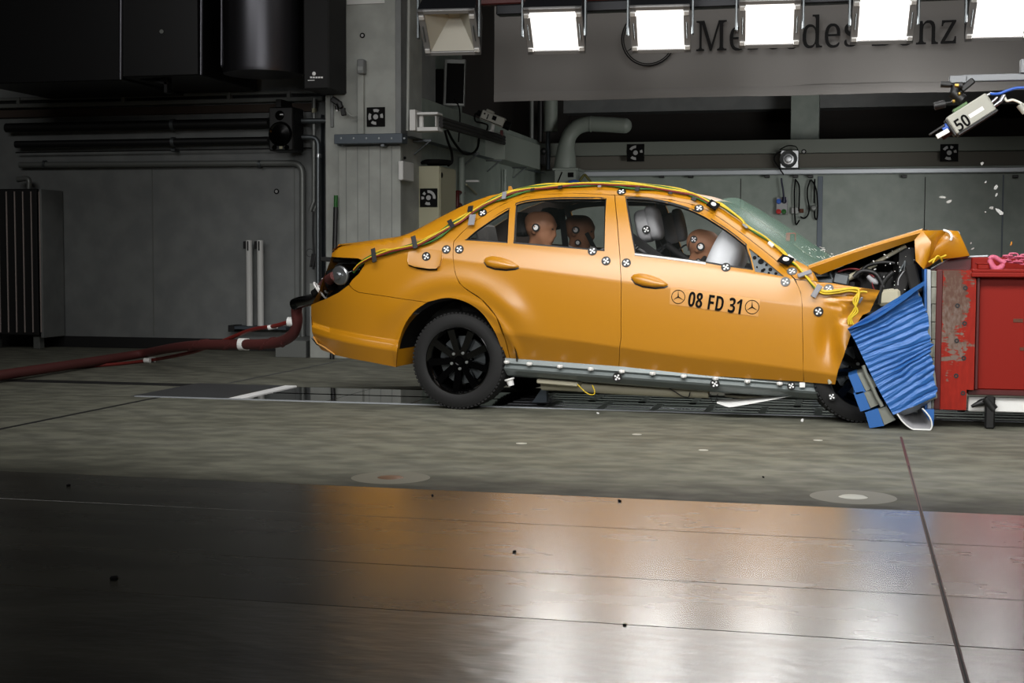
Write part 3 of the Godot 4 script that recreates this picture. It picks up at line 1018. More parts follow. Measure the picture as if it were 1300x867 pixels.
func build_sill(car):
	# grey sill below the doors, with its flange, ridge and clips
	for sd in [1.0, -1.0]:
		var m := MB.new()
		m.g = 4294967295
		var prof := [Vector2(0.02, 0.74), Vector2(0.02, 0.815), Vector2(-0.01, 0.83), Vector2(-0.025, 0.815), Vector2(-0.045, 0.83), Vector2(-0.06, 0.82), Vector2(-0.095, 0.765), Vector2(-0.11, 0.7)]
		var a := car_z(640, 458.5, 0.83)
		var b := car_z(1046, 488.5, 0.83)
		var n := 12
		for i in n:
			var p := a.lerp(b, float(i) / n)
			var q := a.lerp(b, float(i + 1) / n)
			for k in prof.size() - 1:
				var c: Vector2 = prof[k]
				var d: Vector2 = prof[k + 1]
				m.quad(Vector3(p.x, p.y + c.x, c.y * sd), Vector3(p.x, p.y + d.x, d.y * sd), Vector3(q.x, q.y + d.x, d.y * sd), Vector3(q.x, q.y + c.x, c.y * sd), Vector3(0, 0.2 + (c.x - d.x if c.y < d.y else -0.4), sd))
		var sill = part(car, "sill", m.done(), mats["sill_primer"], "bare grey sill below the doors")
		if sd < 0:
			continue
		for q in [[643.5, 459], [672, 461.5], [711, 464.7], [750, 467.9], [789.5, 471], [828.5, 473.7], [868, 477], [908.5, 480], [949, 483.6], [990, 486.4]]:
			var c := MB.new()
			var p := car_z(q[0], q[1] + 0.5, 0.835)
			c.box(Transform3D(Basis(), p), Vector3(0.035, 0.02, 0.03), 0.006)
			c.ball(Transform3D(Basis().scaled(Vector3(0.013, 0.013, 0.013)), p + Vector3(0, 0, 0.015)), 10)
			part(sill, "clip", c.done(), mats["white_plastic"])
		for q in [[783.5, 479, 0.03], [907.5, 487.3, 0.03], [1004.5, 489.8, 0.026]]:
			part(sill, "target_marker", disc_mesh(Transform3D(Basis(), car_z(q[0], q[1], 0.842)), q[2]), mats["target_print"])
		var wl := MB.new()
		wl.box(Transform3D(Basis(), car_z(1018.5, 488.5, 0.84)), Vector3(0.034, 0.034, 0.006), 0.002)
		part(sill, "white_label", wl.done(), mats["white_plastic"])
	# pieces hanging below the floor pan
	var pipe := MB.new()
	pipe.tube(curve([car_z(688, 489, 0.62), car_z(720, 490, 0.62), car_z(780, 494, 0.62), car_z(850, 497.5, 0.62), car_z(900, 499, 0.62)], 4), 0.034, 12)
	part(car, "exhaust_pipe", pipe.done(), mats["beige_plastic"], "pale beige pipe under the floor pan")
	var cov := MB.new()
	cov.box(Transform3D(Basis(Vector3.BACK, -0.05), car_z(712, 484.5, 0.66)), Vector3(0.28, 0.03, 0.2), 0.01)
	cov.box(Transform3D(Basis(Vector3.BACK, -0.05), car_z(1010, 496.5, 0.7)), Vector3(0.42, 0.02, 0.2), 0.008)
	part(car, "under_cover", cov.done(), mats["beige_plastic"])
	var jk := MB.new()
	jk.lathe(Transform3D(Basis(Vector3.BACK, 0.3), car_z(648, 486, 0.8)), [Vector2(0, -0.02), Vector2(0.02, -0.02), Vector2(0.024, 0.015), Vector2(0.034, 0.02), Vector2(0.034, 0.03), Vector2(0, 0.03)], 16)
	part(car, "jack_pad", jk.done(), mats["white_plastic"])
	var fin := MB.new()
	fin.prism(Transform3D(Basis(), Vector3(0, 0, 0.4)), car_sh([[678, 510], [690, 493], [696, 492], [696.5, 510]], 0.4), 0.05)
	part(car, "steel_bracket", fin.done(), mats["steel_beam"])
	var yw := MB.new()
	yw.tube(curve([car_z(733, 488, 0.8), car_z(745, 499, 0.8), car_z(753, 501, 0.8), car_z(755, 497, 0.8), car_z(752, 489, 0.8)], 6), 0.004, 6)
	part(car, "hanging_wire", yw.done(), mats["wire_yellow"])
	var bw := MB.new()
	bw.tube(curve([car_z(848, 492, 0.7), car_z(858, 498, 0.7), car_z(866, 503, 0.7), car_z(874, 504, 0.7), car_z(876, 498, 0.7)], 6), 0.004, 6)
	bw.tube(curve([car_z(902, 500, 0.7), car_z(904, 510, 0.7), car_z(909, 508, 0.7), car_z(911, 500, 0.7)], 6), 0.003, 6)
	part(car, "hanging_wire", bw.done(), mats["black_trim"])
	# white splash shield torn down under the front of the sill
	var sh := MB.new()
	sh.grid(func(u, v): return car_z(lerpf(910, 1012, u), lerpf(507.5, 500.5, u) + v * 12.5 * pow(1.0 - u, 0.8) * minf(1.0, 0.35 + u * 4.0), 0.62 + 0.16 * v + 0.04 * sin(PI * v)), 20, 8, Vector3.BACK)
	part(car, "splash_shield", sh.done(), mats["white_plastic"], "white plastic shield hanging below the front of the sill")
	var sh2 := MB.new()
	sh2.grid(func(u, v): return car_z(lerpf(920, 968, u), lerpf(499.5, 503.5, v) + 2.5 * (1.0 - absf(u * 2.0 - 1.0)) * v, 0.6 + 0.1 * v), 8, 3, Vector3.BACK)
	part(car, "splash_shield", sh2.done(), mats["beige_plastic"])

func build_wheels(car):
	var prof_t := [Vector2(0.218, -0.1), Vector2(0.228, -0.108), Vector2(0.25, -0.114), Vector2(0.285, -0.112), Vector2(0.312, -0.1), Vector2(0.324, -0.075), Vector2(0.326, -0.03), Vector2(0.326, 0.03), Vector2(0.324, 0.075), Vector2(0.312, 0.1), Vector2(0.285, 0.112), Vector2(0.25, 0.114), Vector2(0.232, 0.108), Vector2(0.218, 0.098)]
	for e in [[0.018, 0.327, 0.735, 0.0, 1.0], [0.018, 0.327, -0.735, 0.0, -1.0], [2.62, 0.325, 0.655, -0.3, 1.0], [2.62, 0.325, -0.735, -0.3, -1.0]]:
		var root := Node3D.new()
		root.name = "wheel"
		car.add_child(root, true)
		# local y axis of the lathe points outwards
		var out := Vector3(0, 0, e[4]).rotated(Vector3.UP, -e[3])
		var x := Vector3.UP.cross(out)
		root.transform = Transform3D(Basis(x, out, x.cross(out)), Vector3(e[0], e[1], e[2]))
		var t := MB.new()
		t.lathe(Transform3D(), prof_t, 72)
		for k in 72: # tread blocks on the shoulders
			var a := TAU * (k + 0.5) / 72
			for sh in [-1, 1]:
				t.box(Transform3D(Basis(Vector3.UP, -a), Vector3(cos(a), 0, sin(a)) * 0.318 + Vector3(0, 0.082 * sh, 0)), Vector3(0.014, 0.032, 0.019), 0.003)
		part(root, "tyre", t.done(), mats["rubber"])
		var r := MB.new()
		r.lathe(Transform3D(), [Vector2(0.0, -0.06), Vector2(0.19, -0.06), Vector2(0.2, -0.09), Vector2(0.205, 0.06), Vector2(0.222, 0.098), Vector2(0.228, 0.104), Vector2(0.222, 0.106), Vector2(0.208, 0.09), Vector2(0.2, 0.08)], 60)
		part(root, "rim", r.done(), mats["gloss_black"])
		for k in 9:
			var a := deg_to_rad(15.0 + 40.0 * k)
			var d := Vector3(cos(a), 0, sin(a))
			var n := Vector3(-sin(a), 0, cos(a))
			var s := MB.new()
			s.g = 4294967295
			var A := [d * 0.055 + n * 0.02 + Vector3(0, 0.075, 0), d * 0.055 - n * 0.02 + Vector3(0, 0.075, 0), d * 0.21 - n * 0.024 + Vector3(0, 0.092, 0), d * 0.21 + n * 0.024 + Vector3(0, 0.092, 0)]
			var B := []
			for p in A:
				B.append(p + Vector3(0, -0.035, 0) + (n * 0.004 * signf(p.dot(n))))
			s.quad(A[0], A[1], A[2], A[3], Vector3.UP)
			s.quad(A[0], A[3], B[3], B[0], n)
			s.quad(A[1], A[2], B[2], B[1], -n)
			s.quad(B[0], B[1], B[2], B[3], Vector3.DOWN)
			part(root, "spoke", s.done(), mats["gloss_black"])
		var hb := MB.new()
		hb.lathe(Transform3D(), [Vector2(0, 0.062), Vector2(0.03, 0.062), Vector2(0.033, 0.074), Vector2(0.07, 0.076), Vector2(0.076, 0.07), Vector2(0.076, 0.03)], 36)
		part(root, "hub", hb.done(), mats["gloss_black"])
		for k in 5:
			var a := deg_to_rad(12.0 + 72.0 * k)
			var bl := MB.new()
			bl.lathe(Transform3D(Basis(), Vector3(cos(a) * 0.056, 0.074, sin(a) * 0.056)), [Vector2(0.0105, 0), Vector2(0.0105, 0.01), Vector2(0.007, 0.014), Vector2(0, 0.014)], 12)
			part(root, "wheel_bolt", bl.done(), mats["grey_pipe"])
		var br := MB.new()
		br.lathe(Transform3D(), [Vector2(0.08, 0.0), Vector2(0.16, 0.0), Vector2(0.16, -0.03), Vector2(0.08, -0.03)], 40)
		part(root, "brake_disc", br.done(), mats["dull_metal"])
		if e[0] > 1.0 and e[4] > 0:
			part(root, "target_marker", disc_mesh(root.transform.affine_inverse() * Transform3D(Basis(), car_z(1056, 503.5, 0.84)), 0.026), mats["target_print"])

func build_front(car):
	var paint = mats["orange_paint"]
	# bonnet: hinged at the screen, folded up into a peak, its nose bent down over the barrier
	var m := MB.new()
	m.g = 4294967295
	var hz := 0.78
	var A := car_z(1026, 339, hz) # rear near corner
	var B := car_z(1171, 292.7, hz) # near end of the fold
	var A2 := car_z(1041.5, 348.8, hz - 0.035)
	var B2 := car_z(1166.5, 303, hz - 0.035)
	var rows := []
	var flange := []
	for i in 9:
		var t := i / 8.0
		var p := A.lerp(B, t) + Vector3(0, 0.008 * sin(PI * t), 0)
		var q := A2.lerp(B2, t) + Vector3(0, 0.006 * sin(PI * t), 0)
		var row := [p + Vector3(0, -0.01, 0.0), p + Vector3(0, 0.006, -0.007), p + Vector3(0, 0.012, -0.025)]
		flange.append([q, p + Vector3(0, -0.01, 0.0)])
		for k in 12:
			var c := 1.0 - 2.0 * (k + 1) / 13.0
			row.append(Vector3(p.x + 0.02 * (1 - c * c), p.y + 0.018 * (1.0 - c * c), hz * c))
		row.append(Vector3(p.x, p.y, -hz))
		rows.append(row)
	var bon = part(car, "bonnet", loft(rows, Vector3(-0.3, 1, 0.4)), paint, "bonnet folded up into a sharp peak")
	part(bon, "side_flange", loft(flange, Vector3(-0.1, -0.1, 1)), paint, "flat side flange of the bonnet")
	# the nose of the bonnet: creased facets
	var P := {}
	for e in [["a", 1171, 292.7, hz], ["b", 1161, 304.5, hz + 0.02], ["c", 1162.5, 331, hz + 0.05], ["d", 1172.5, 342, hz + 0.06], ["e", 1179, 331, hz - 0.02], ["f", 1185.5, 320, hz - 0.07], ["g", 1190.5, 306, hz - 0.1], ["h", 1191, 292.3, hz - 0.05], ["i", 1204, 292, hz - 0.06], ["j", 1208.5, 304, hz - 0.02], ["k", 1216.5, 293.5, hz - 0.12], ["l", 1219.5, 299, hz - 0.1], ["m", 1231, 324.5, hz - 0.12], ["n", 1210, 327.5, hz - 0.1], ["o", 1192, 329, hz - 0.12], ["p", 1180, 338, hz - 0.08], ["q", 1182, 307, hz + 0.05], ["r", 1176, 320, hz + 0.07]]:
		P[e[0]] = car_z(e[1], e[2], e[3])
	var ns := MB.new()
	for e in [[1, ["abq", "bcr", "bqr", "cdr", "dre", "qre"]], [2, ["ahq", "qef", "qfg", "qgh", "hgi"]], [3, ["gij", "ijl", "ikl", "jlm", "gjf", "jfo", "jon", "jnm", "efo", "epo", "dep"]]]:
		ns.g = e[0]
		for t in e[1]:
			ns.tri(P[t[0]], P[t[1]], P[t[2]], Vector3(0, 0.2, 1))
	ns.g = 4294967295
	# the folded sheet runs on across the car to the far side
	for e in [["a", "h"], ["h", "i"], ["i", "k"], ["k", "l"], ["l", "m"]]:
		var a: Vector3 = P[e[0]]
		var b: Vector3 = P[e[1]]
		for k in 8:
			var c := 1.0 - 2.0 * k / 8.0
			var d := 1.0 - 2.0 * (k + 1) / 8.0
			ns.quad(Vector3(a.x, a.y, a.z * c), Vector3(b.x, b.y, b.z * c), Vector3(b.x, b.y, b.z * d), Vector3(a.x, a.y, a.z * d), Vector3(0.5, 1, 0))
	part(bon, "folded_nose", ns.done(), paint, "crumpled front end of the bonnet bent down over the barrier")
	var gz := MB.new()
	gz.tube(curve([car_z(1198, 292.2, hz - 0.045), car_z(1205, 295, hz - 0.02), car_z(1208, 300, hz), car_z(1207, 305, hz)], 4), 0.008, 6)
	part(bon, "bright_crease", gz.done(), mats["white_plastic"])
	var fo := MB.new() # added black filler, closes the see-through gap under the bonnet as shade
	fo.prism(Transform3D(Basis(), Vector3(0, 0, -0.2)), car_sh([[1040, 350], [1100, 326], [1163, 304], [1172, 341], [1160, 372], [1060, 368]], -0.2), -0.3)
	part(car, "dark_filler", fo.done(), mats["black_trim"])
	var cw := MB.new()
	cw.tube(curve([car_z(1179, 333, hz + 0.06), car_z(1187, 328, hz + 0.05), car_z(1194, 327, hz + 0.02), car_z(1201, 324, hz)], 4), 0.006, 6)
	cw.tube(curve([car_z(1184, 334, hz + 0.06), car_z(1190, 325, hz + 0.05), car_z(1195, 329, hz + 0.02), car_z(1196, 332, hz)], 4), 0.006, 6)
	part(bon, "caught_wire", cw.done(), mats["wire_yellow"])
	# engine bay: dark block, ducts, strut, hoses
	var eb := MB.new()
	eb.span(Vector3(2.12, 0.3, -0.7), Vector3(2.92, 0.72, 0.5), 0.03)
	eb.span(Vector3(2.2, 0.7, -0.66), Vector3(2.6, 0.9, 0.62), 0.03)
	eb.span(Vector3(2.45, 0.6, -0.66), Vector3(2.95, 0.98, 0.5), 0.05)
	eb.span(Vector3(2.8, 0.8, -0.66), Vector3(2.96, 1.12, 0.62), 0.04)
	eb.span(Vector3(2.55, 0.3, 0.1), Vector3(2.95, 0.72, 0.6), 0.03)
	part(car, "engine_block", eb.done(), mats["black_trim"])
	var st := MB.new()
	st.tube([car_z(1072, 356, 0.66), car_z(1150, 312, 0.66)], 0.013, 8)
	st.tube([car_z(1072, 356, 0.66), car_z(1112, 334, 0.66)], 0.019, 8)
	part(car, "bonnet_strut", st.done(), mats["beige_plastic"], "grey-beige gas strut under the bonnet")
	var hg := MB.new()
	hg.box(Transform3D(Basis(Vector3.BACK, -0.2), car_z(1068, 354, 0.66)), Vector3(0.1, 0.075, 0.05), 0.015)
	hg.box(Transform3D(Basis(Vector3.BACK, 0.1), car_z(1048, 357, 0.64)), Vector3(0.12, 0.04, 0.06), 0.01)
	hg.tube([car_z(1052, 343, 0.64), car_z(1058, 357, 0.66)], 0.014, 8)
	part(car, "bonnet_hinge", hg.done(), mats["dull_metal"])
	var res := MB.new()
	res.tube([car_z(1102, 350, 0.67), car_z(1109, 357, 0.67), car_z(1115, 359, 0.67)], [0.016, 0.024, 0.012], 10)
	part(car, "washer_bottle", res.done(), mats["seat_grey"])
	var hoses := [["wire_red", 0.006, [[1064, 345], [1080, 341], [1100, 345], [1110, 352]]], ["black_trim", 0.016, [[1116, 385], [1118, 368], [1124, 355], [1134, 345]]], ["black_trim", 0.01, [[1088, 352], [1100, 338], [1120, 333], [1136, 334]]], ["seat_grey", 0.004, [[1140, 362], [1141, 354], [1147, 345], [1152, 340]]], ["dull_metal", 0.006, [[1142, 345], [1147, 336], [1149, 332], [1148, 344]]], ["wire_red", 0.004, [[1107, 358], [1109, 366], [1113, 370]]], ["black_trim", 0.016, [[1084, 352], [1095, 344], [1112, 348], [1122, 365]]]]
	for e in hoses:
		var pts := []
		for q in e[2]:
			pts.append(car_z(q[0], q[1], 0.69))
		var h := MB.new()
		h.tube(curve(pts, 6), e[1], 8)
		part(car, "engine_hose", h.done(), mats[e[0]])
	var bt := MB.new()
	bt.box(Transform3D(Basis(Vector3.BACK, 0.12), car_z(1129, 377, 0.64)), Vector3(0.15, 0.1, 0.12), 0.02)
	part(car, "fluid_tank", bt.done(), mats["beige_plastic"], "pale torn fluid tank behind the crumpled wing")
	var gl := MB.new()
	for i in 34: # broken glassy and metal bits
		var p := car_z(rng.randf_range(1095, 1168), rng.randf_range(312, 372), rng.randf_range(0.66, 0.74))
		var s := rng.randf_range(0.002, 0.007)
		gl.box(Transform3D(Basis.from_euler(Vector3(rng.randf() * 3, rng.randf() * 3, rng.randf() * 3)), p), Vector3(s * 2, s, s), 0.001)
	part(car, "broken_bits", gl.done(), mats["white_plastic"]).set_meta("kind", "stuff")
	var rad := MB.new()
	rad.box(Transform3D(Basis(Vector3.BACK, 0.25), car_z(1160, 354, 0.68)), Vector3(0.07, 0.18, 0.1), 0.01)
	rad.box(Transform3D(Basis(Vector3.BACK, -0.4), car_z(1146, 358, 0.66)), Vector3(0.08, 0.2, 0.05), 0.015)
	part(car, "radiator_frame", rad.done(), mats["interior_dark"])
	# front suspension behind the wing
	var su := MB.new()
	su.span(Vector3(2.5, 0.3, 0.3), Vector3(2.62, 0.75, 0.55), 0.03)
	su.tube([Vector3(2.5, 0.28, 0.2), Vector3(2.56, 0.3, 0.74)], 0.03, 10)
	part(car, "suspension", su.done(), mats["black_trim"])
	var wl := MB.new()
	wl.grid(func(u, v): return Vector3(2.58 - cos(PI * u) * 0.36, 0.34 + sin(PI * u) * 0.34, lerpf(0.3, 0.8, v)), 16, 2, Vector3.DOWN)
	part(car, "wheel_housing", wl.done(), mats["black_trim"])
	var cyl := MB.new()
	cyl.tube([car_z(1050.5, 475, 0.86), car_z(1054, 487, 0.86)], 0.012, 10)
	part(car, "sensor_plug", cyl.done(), mats["beige_plastic"])

func build_cabin(car):
	var dash := MB.new()
	dash.prism(Transform3D(Basis(), Vector3(0, 0, -0.68)), PackedVector2Array([Vector2(1.72, 0.45), Vector2(1.78, 0.84), Vector2(1.95, 0.9), Vector2(2.2, 0.86), Vector2(2.2, 0.4)]), 1.36)
	part(car, "dashboard", dash.done(), mats["interior_dark"])
	var wheel := MB.new()
	var c := Vector3(1.52, 0.86, 0.36)
	var rg := []
	for k in 33:
		var a := TAU * k / 32
		rg.append(c + Vector3(0.08 * sin(a), 0.17 * sin(a), 0.185 * cos(a)))
	wheel.tube(rg, 0.014, 8, false)
	wheel.tube([c, Vector3(1.8, 0.72, 0.36)], 0.03, 10)
	wheel.tube([c + Vector3(0, 0, -0.18), c + Vector3(0, 0, 0.18)], 0.016, 8)
	part(car, "steering_wheel", wheel.done(), mats["interior_dark"])
	# the airbag between the driver dummy and the wheel
	var ab := MB.new()
	var n := (Vector3(0.9, -0.42, 0)).normalized()
	var center := car_z(925, 326, 0.36)
	ab.pillow(Transform3D(Basis(n * 0.115, Vector3.BACK.cross(n) * 0.22, Vector3.BACK * 0.25), center), 40, 0.72)
	part(car, "airbag", ab.done(), mats["airbag_white"], "inflated white airbag")
	var s1 := seat(car, 0.37, Vector3(0.98, 0, 0), [824, 286], 0.0)
	part(s1, "target_marker", disc_mesh(Transform3D(Basis(), car_z(820.3, 291.5, 0.5)), 0.028), mats["target_print"])
	seat(car, -0.37, Vector3(1.0, 0, 0), [856, 289], 0.12)
	# rear bench with three head rests
	var rb := MB.new()
	rb.box(Transform3D(Basis(Vector3.BACK, 0.35), Vector3(-0.02, 0.78, 0)), Vector3(0.16, 0.62, 1.25), 0.05)
	rb.box(Transform3D(Basis(Vector3.BACK, 0.1), Vector3(0.28, 0.5, 0)), Vector3(0.5, 0.16, 1.25), 0.05)
	var bench = part(car, "rear_bench", rb.done(), mats["interior_dark"])
	for q in [[662, 285, 0.37], [700, 278, -0.37], [618, 300, 0.0]]:
		var h := MB.new()
		var p := car_z(q[0], q[1], q[2])
		h.box(Transform3D(Basis(Vector3.BACK, 0.2), p), Vector3(0.09, 0.16, 0.24), 0.03)
		part(bench, "head_rest", h.done(), mats["interior_grey"] if q[2] == 0.0 else mats["interior_dark"])
	var bl := MB.new() # belt straps of the rear seats
	bl.box(Transform3D(Basis(Vector3.BACK, 0.12), car_z(716, 295, -0.2)), Vector3(0.045, 0.34, 0.01), 0.002)
	bl.box(Transform3D(Basis(Vector3.BACK, 0.5), car_z(751, 308, -0.3)), Vector3(0.03, 0.16, 0.01), 0.002)
	part(bench, "belt_strap", bl.done(), mats["interior_dark"])
	var fb := MB.new()
	fb.box(Transform3D(Basis(Vector3.BACK, 0.95), car_z(820, 314, 0.5)), Vector3(0.05, 0.32, 0.01), 0.002)
	part(s1, "belt_strap", fb.done(), mats["interior_dark"])
	var cb := MB.new()
	cb.tube(curve([car_z(846, 310, 0.3), car_z(856, 318, 0.3), car_z(866, 325, 0.3), car_z(874, 330, 0.3)], 5), 0.022, 10)
	cb.tube(curve([car_z(838, 304, 0.3), car_z(841, 318, 0.3), car_z(833, 323, 0.3)], 5), 0.006, 6)
	cb.tube(curve([car_z(862, 318, 0.3), car_z(868, 312, 0.3), car_z(876, 311, 0.3), car_z(880, 318, 0.3)], 5), 0.006, 6)
	part(car, "instrument_cables", cb.done(), mats["interior_dark"])

func seat(car, z: float, at: Vector3, head_px, turn) -> MeshInstance3D:
	var m := MB.new()
	m.box(Transform3D(Basis(Vector3.BACK, 0.3), Vector3(at.x + 0.02, 0.78, z)), Vector3(0.15, 0.6, 0.5), 0.05)
	m.box(Transform3D(Basis(Vector3.BACK, 0.1), Vector3(at.x + 0.3, 0.5, z)), Vector3(0.52, 0.16, 0.52), 0.05)
	m.span(Vector3(at.x + 0.1, 0.34, z - 0.2), Vector3(at.x + 0.5, 0.46, z + 0.2), 0.02)
	var s = part(car, "front_seat", m.done(), mats["seat_grey"])
	var p := car_z(head_px[0], head_px[1], z)
	var h := MB.new()
	var t := Transform3D(Basis(Vector3.UP, turn) * Basis(Vector3.BACK, 0.22), p)
	h.pillow(t * Transform3D(Basis().scaled(Vector3(0.055, 0.11, 0.125)), Vector3(-0.025, 0.0, 0)), 28, 0.55)
	h.pillow(t * Transform3D(Basis().scaled(Vector3(0.045, 0.12, 0.12)), Vector3(0.04, 0.01, 0)), 28, 0.6)
	part(s, "head_rest", h.done(), mats["seat_grey"])
	for d in [-0.06, 0.06]:
		var b := MB.new()
		b.tube([p + Vector3(0, -0.08, d), Vector3(at.x - 0.04, 0.95, z + d)], 0.009, 8)
		part(s, "head_rest_post", b.done(), mats["bare_metal"])
	return s

# parts are given as [name, MB, material, label, [sub-parts]], all in world coordinates; the thing's origin goes to the middle of its base
func assemble(called, label, category, group, given: Array) -> Node3D:
	var parts := []
	for p in given: # a list of builders makes as many parts of one name
		if p[1] is Array:
			for b in p[1]:
				var q = p.duplicate()
				q[1] = b
				parts.append(q)
		else:
			parts.append(p)
	var meshes := []
	var all := AABB()
	for p in parts:
		var me: ArrayMesh = p[1].done()
		meshes.append(me)
		all = me.get_aabb() if meshes.size() == 1 else all.merge(me.get_aabb())
	var base := all.get_center() * Vector3(1, 0, 1) + Vector3(0, all.position.y, 0)
	var shift := Transform3D(Basis(), -base)
	if parts.size() == 1:
		var o = single(called, shifted(meshes[0], shift), mats[parts[0][2]], label, category, group)
		o.position = base
		return o
	var root = thing(called, label, category, base, group)
	for i in parts.size():
		var p = parts[i]
		part(root, p[0], shifted(meshes[i], shift), mats[p[2]], p[3] if p.size() > 3 else "")
	return root
func shifted(me: ArrayMesh, t: Transform3D) -> ArrayMesh:
	var s := SurfaceTool.new()
	s.append_from(me, 0, t)
	return s.commit()
func mb_span(a: Vector3, b: Vector3, bev := 0.004) -> MB:
	var m := MB.new()
	m.span(a, b, bev)
	return m
func mb_tube(pts: Array, r, n := 10) -> MB:
	var m := MB.new()
	m.tube(pts, r, n)
	return m
# a box facing the hall: its front face covers the pixels u0..u1, v0..v1 on the plane z, its depth goes back from there
func mb_face(u0, v0, u1, v1, z, depth, bev := 0.004) -> MB:
	var a := at_z(u0, v0, z)
	var b := at_z(u1, v1, z)
	return mb_span(a, Vector3(b.x, b.y, z - depth), bev)
func zpts(list: Array, z) -> Array:
	var r := []
	for q in list:
		r.append(at_z(q[0], q[1], z if q.size() < 3 else q[2]))
	return r

const WALL_L := -14.2
const PILLAR := -13.45
const BACK := -20.0
const SIDE_X := -4.368
const EDGE := -5.92
const TRACK_N := -9.33
const TRACK_F := -10.42
const TRACK_X := -4.33

func slab(called, x0, x1, y0, y1, z0, z1, m):
	return struct(called, mb_span(Vector3(x0, y0, z0), Vector3(x1, y1, z1), 0.003).done(), mats[m])

func build_room():
	# concrete floor round the sled track, polished floor in front
	slab("floor", -12.0, 6.0, -0.2, -0.012, TRACK_N, EDGE, "floor_matte")
	var n := FastNoiseLite.new()
	n.seed = 8
	n.fractal_octaves = 4
	n.frequency = 1.0
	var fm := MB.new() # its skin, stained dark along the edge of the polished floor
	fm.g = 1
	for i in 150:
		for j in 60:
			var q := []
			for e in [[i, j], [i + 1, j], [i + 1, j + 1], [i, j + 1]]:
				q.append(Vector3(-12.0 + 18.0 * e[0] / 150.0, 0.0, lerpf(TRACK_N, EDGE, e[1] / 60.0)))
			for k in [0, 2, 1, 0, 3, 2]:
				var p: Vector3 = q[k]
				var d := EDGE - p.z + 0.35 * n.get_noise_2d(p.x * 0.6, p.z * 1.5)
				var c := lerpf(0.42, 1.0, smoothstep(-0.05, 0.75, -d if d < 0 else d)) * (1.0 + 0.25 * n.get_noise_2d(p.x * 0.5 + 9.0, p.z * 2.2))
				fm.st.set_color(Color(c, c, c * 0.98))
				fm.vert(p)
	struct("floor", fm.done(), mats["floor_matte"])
	slab("floor", -12.0, 6.0, -0.2, 0.0, BACK - 2.0, TRACK_F, "floor_matte")
	slab("floor", -12.0, TRACK_X, -0.2, 0.0, TRACK_F, TRACK_N, "floor_matte")
	slab("floor", TRACK_X, 6.0, -0.3, -0.12, TRACK_F, TRACK_N, "joint")
	var fr = slab("floor", -12.0, 6.0, -0.2, -0.012, EDGE, 3.0, "joint")
	var zs := [EDGE, at_y(650, 664, 0).z, at_y(660, 726, 0).z, at_y(650, 783.5, 0).z, -2.2, 3.0]
	for i in 5:
		var m := MB.new()
		m.span(Vector3(-12, -0.1, zs[i] + 0.002), Vector3(6, 0.0, zs[i + 1] - 0.002), 0.0015)
		part(fr, "floor_slab", m.done(), mats["floor_gloss" if i < 3 else "floor_gloss_near"])
	# painted and sawn lines on the floor
	var x_red := 0.285
	struct("trim_1", mb_span(Vector3(x_red - 0.007, -0.01, -8.36), Vector3(x_red + 0.007, 0.0015, -2.0), 0.0005).done(), flat("line_red", Color(0.3, 0.17, 0.15), 0.6))
	struct("trim_2", mb_span(Vector3(x_red - 0.002, -0.01, -7.2), Vector3(x_red + 0.002, 0.003, -2.0), 0.0005).done(), mats["joint"])
	var jl := at_y(0, 544.8, 0)
	var jr := at_y(168, 512, 0)
	struct("trim_3", mb_span(Vector3(jl.x - 0.02, -0.01, -6.9), Vector3(jl.x + 0.02, 0.0012, -9.5), 0.0005).done(), mats["joint"])
	struct("trim_4", mb_span(Vector3(jl.x - 0.015, -0.01, -10.5), Vector3(jl.x + 0.015, 0.0012, -13.4), 0.0005).done(), mats["track_plate"])
	struct("trim_5", mb_span(Vector3(-12, -0.01, -10.36), Vector3(TRACK_X, 0.0015, -10.15), 0.0005).done(), mats["joint"])
	var rl := at_y(300, 509, 0)
	var rr := at_y(1038, 529.2, 0)
	struct("trim_6", mb_span(Vector3(TRACK_X - 0.7, -0.01, TRACK_N - 0.01), Vector3(6.0, 0.006, TRACK_N + 0.03), 0.001).done(), mats["steel_galv"])
	# sled track: two rows of cover plates in a shallow pit
	var tr = slab("trim_7", TRACK_X - 0.75, TRACK_X - 0.02, -0.1, 0.002, TRACK_F, TRACK_N, "track_plate")
	slab("trim_8", TRACK_X, TRACK_X + 0.1, -0.1, 0.003, TRACK_F, TRACK_N, "white_print")
	for row in [[TRACK_F + 0.01, -9.92], [-9.86, TRACK_N - 0.02]]:
		for i in 3:
			var x0 := TRACK_X + 0.11 + i * 0.62
			var m := mb_span(Vector3(x0, -0.1, row[0]), Vector3(x0 + 0.615, -0.004, row[1]), 0.002)
			var o := struct("trim_9", m.done(), mats["track_glass"]) as MeshInstance3D
	var ribs := MB.new()
	for row in [[TRACK_F + 0.01, -9.92], [-9.86, TRACK_N - 0.02]]:
		for k in 6:
			var z0 := lerpf(row[0], row[1], k / 6.0)
			ribs.span(Vector3(TRACK_X + 2.0, -0.12, z0 + 0.005), Vector3(6.0, -0.003 - 0.004 * (k % 2), z0 + (row[1] - row[0]) / 6.0), 0.002)
	var rt = struct("trim_10", ribs.done(), mats["track_steel"])
	for k in 16:
		for row in [[TRACK_F + 0.01, -9.92], [-9.86, TRACK_N - 0.02]]:
			var x0 := TRACK_X + 2.15 + k * 0.36 + (0.15 if row[0] > -10 else 0.0)
			part(rt, "track_plate", mb_span(Vector3(x0, -0.05, row[0] + 0.02), Vector3(x0 + 0.05, 0.001, row[1] - 0.02), 0.004).done(), mats["bare_metal"])
	# left wall with its dark plinth strip
	var wl := at_z(417, 300, WALL_L).x
	slab("wall_left", -12.0, wl, 0.0, 6.5, WALL_L - 0.3, WALL_L, "wall_paint_left")
	struct("baseboard_left", mb_span(Vector3(-12, 0, WALL_L - 0.02), Vector3(at_z(386, 440, WALL_L).x, at_z(200, 428.5, WALL_L).y, WALL_L + 0.015), 0.003).done(), mats["dark_base"])
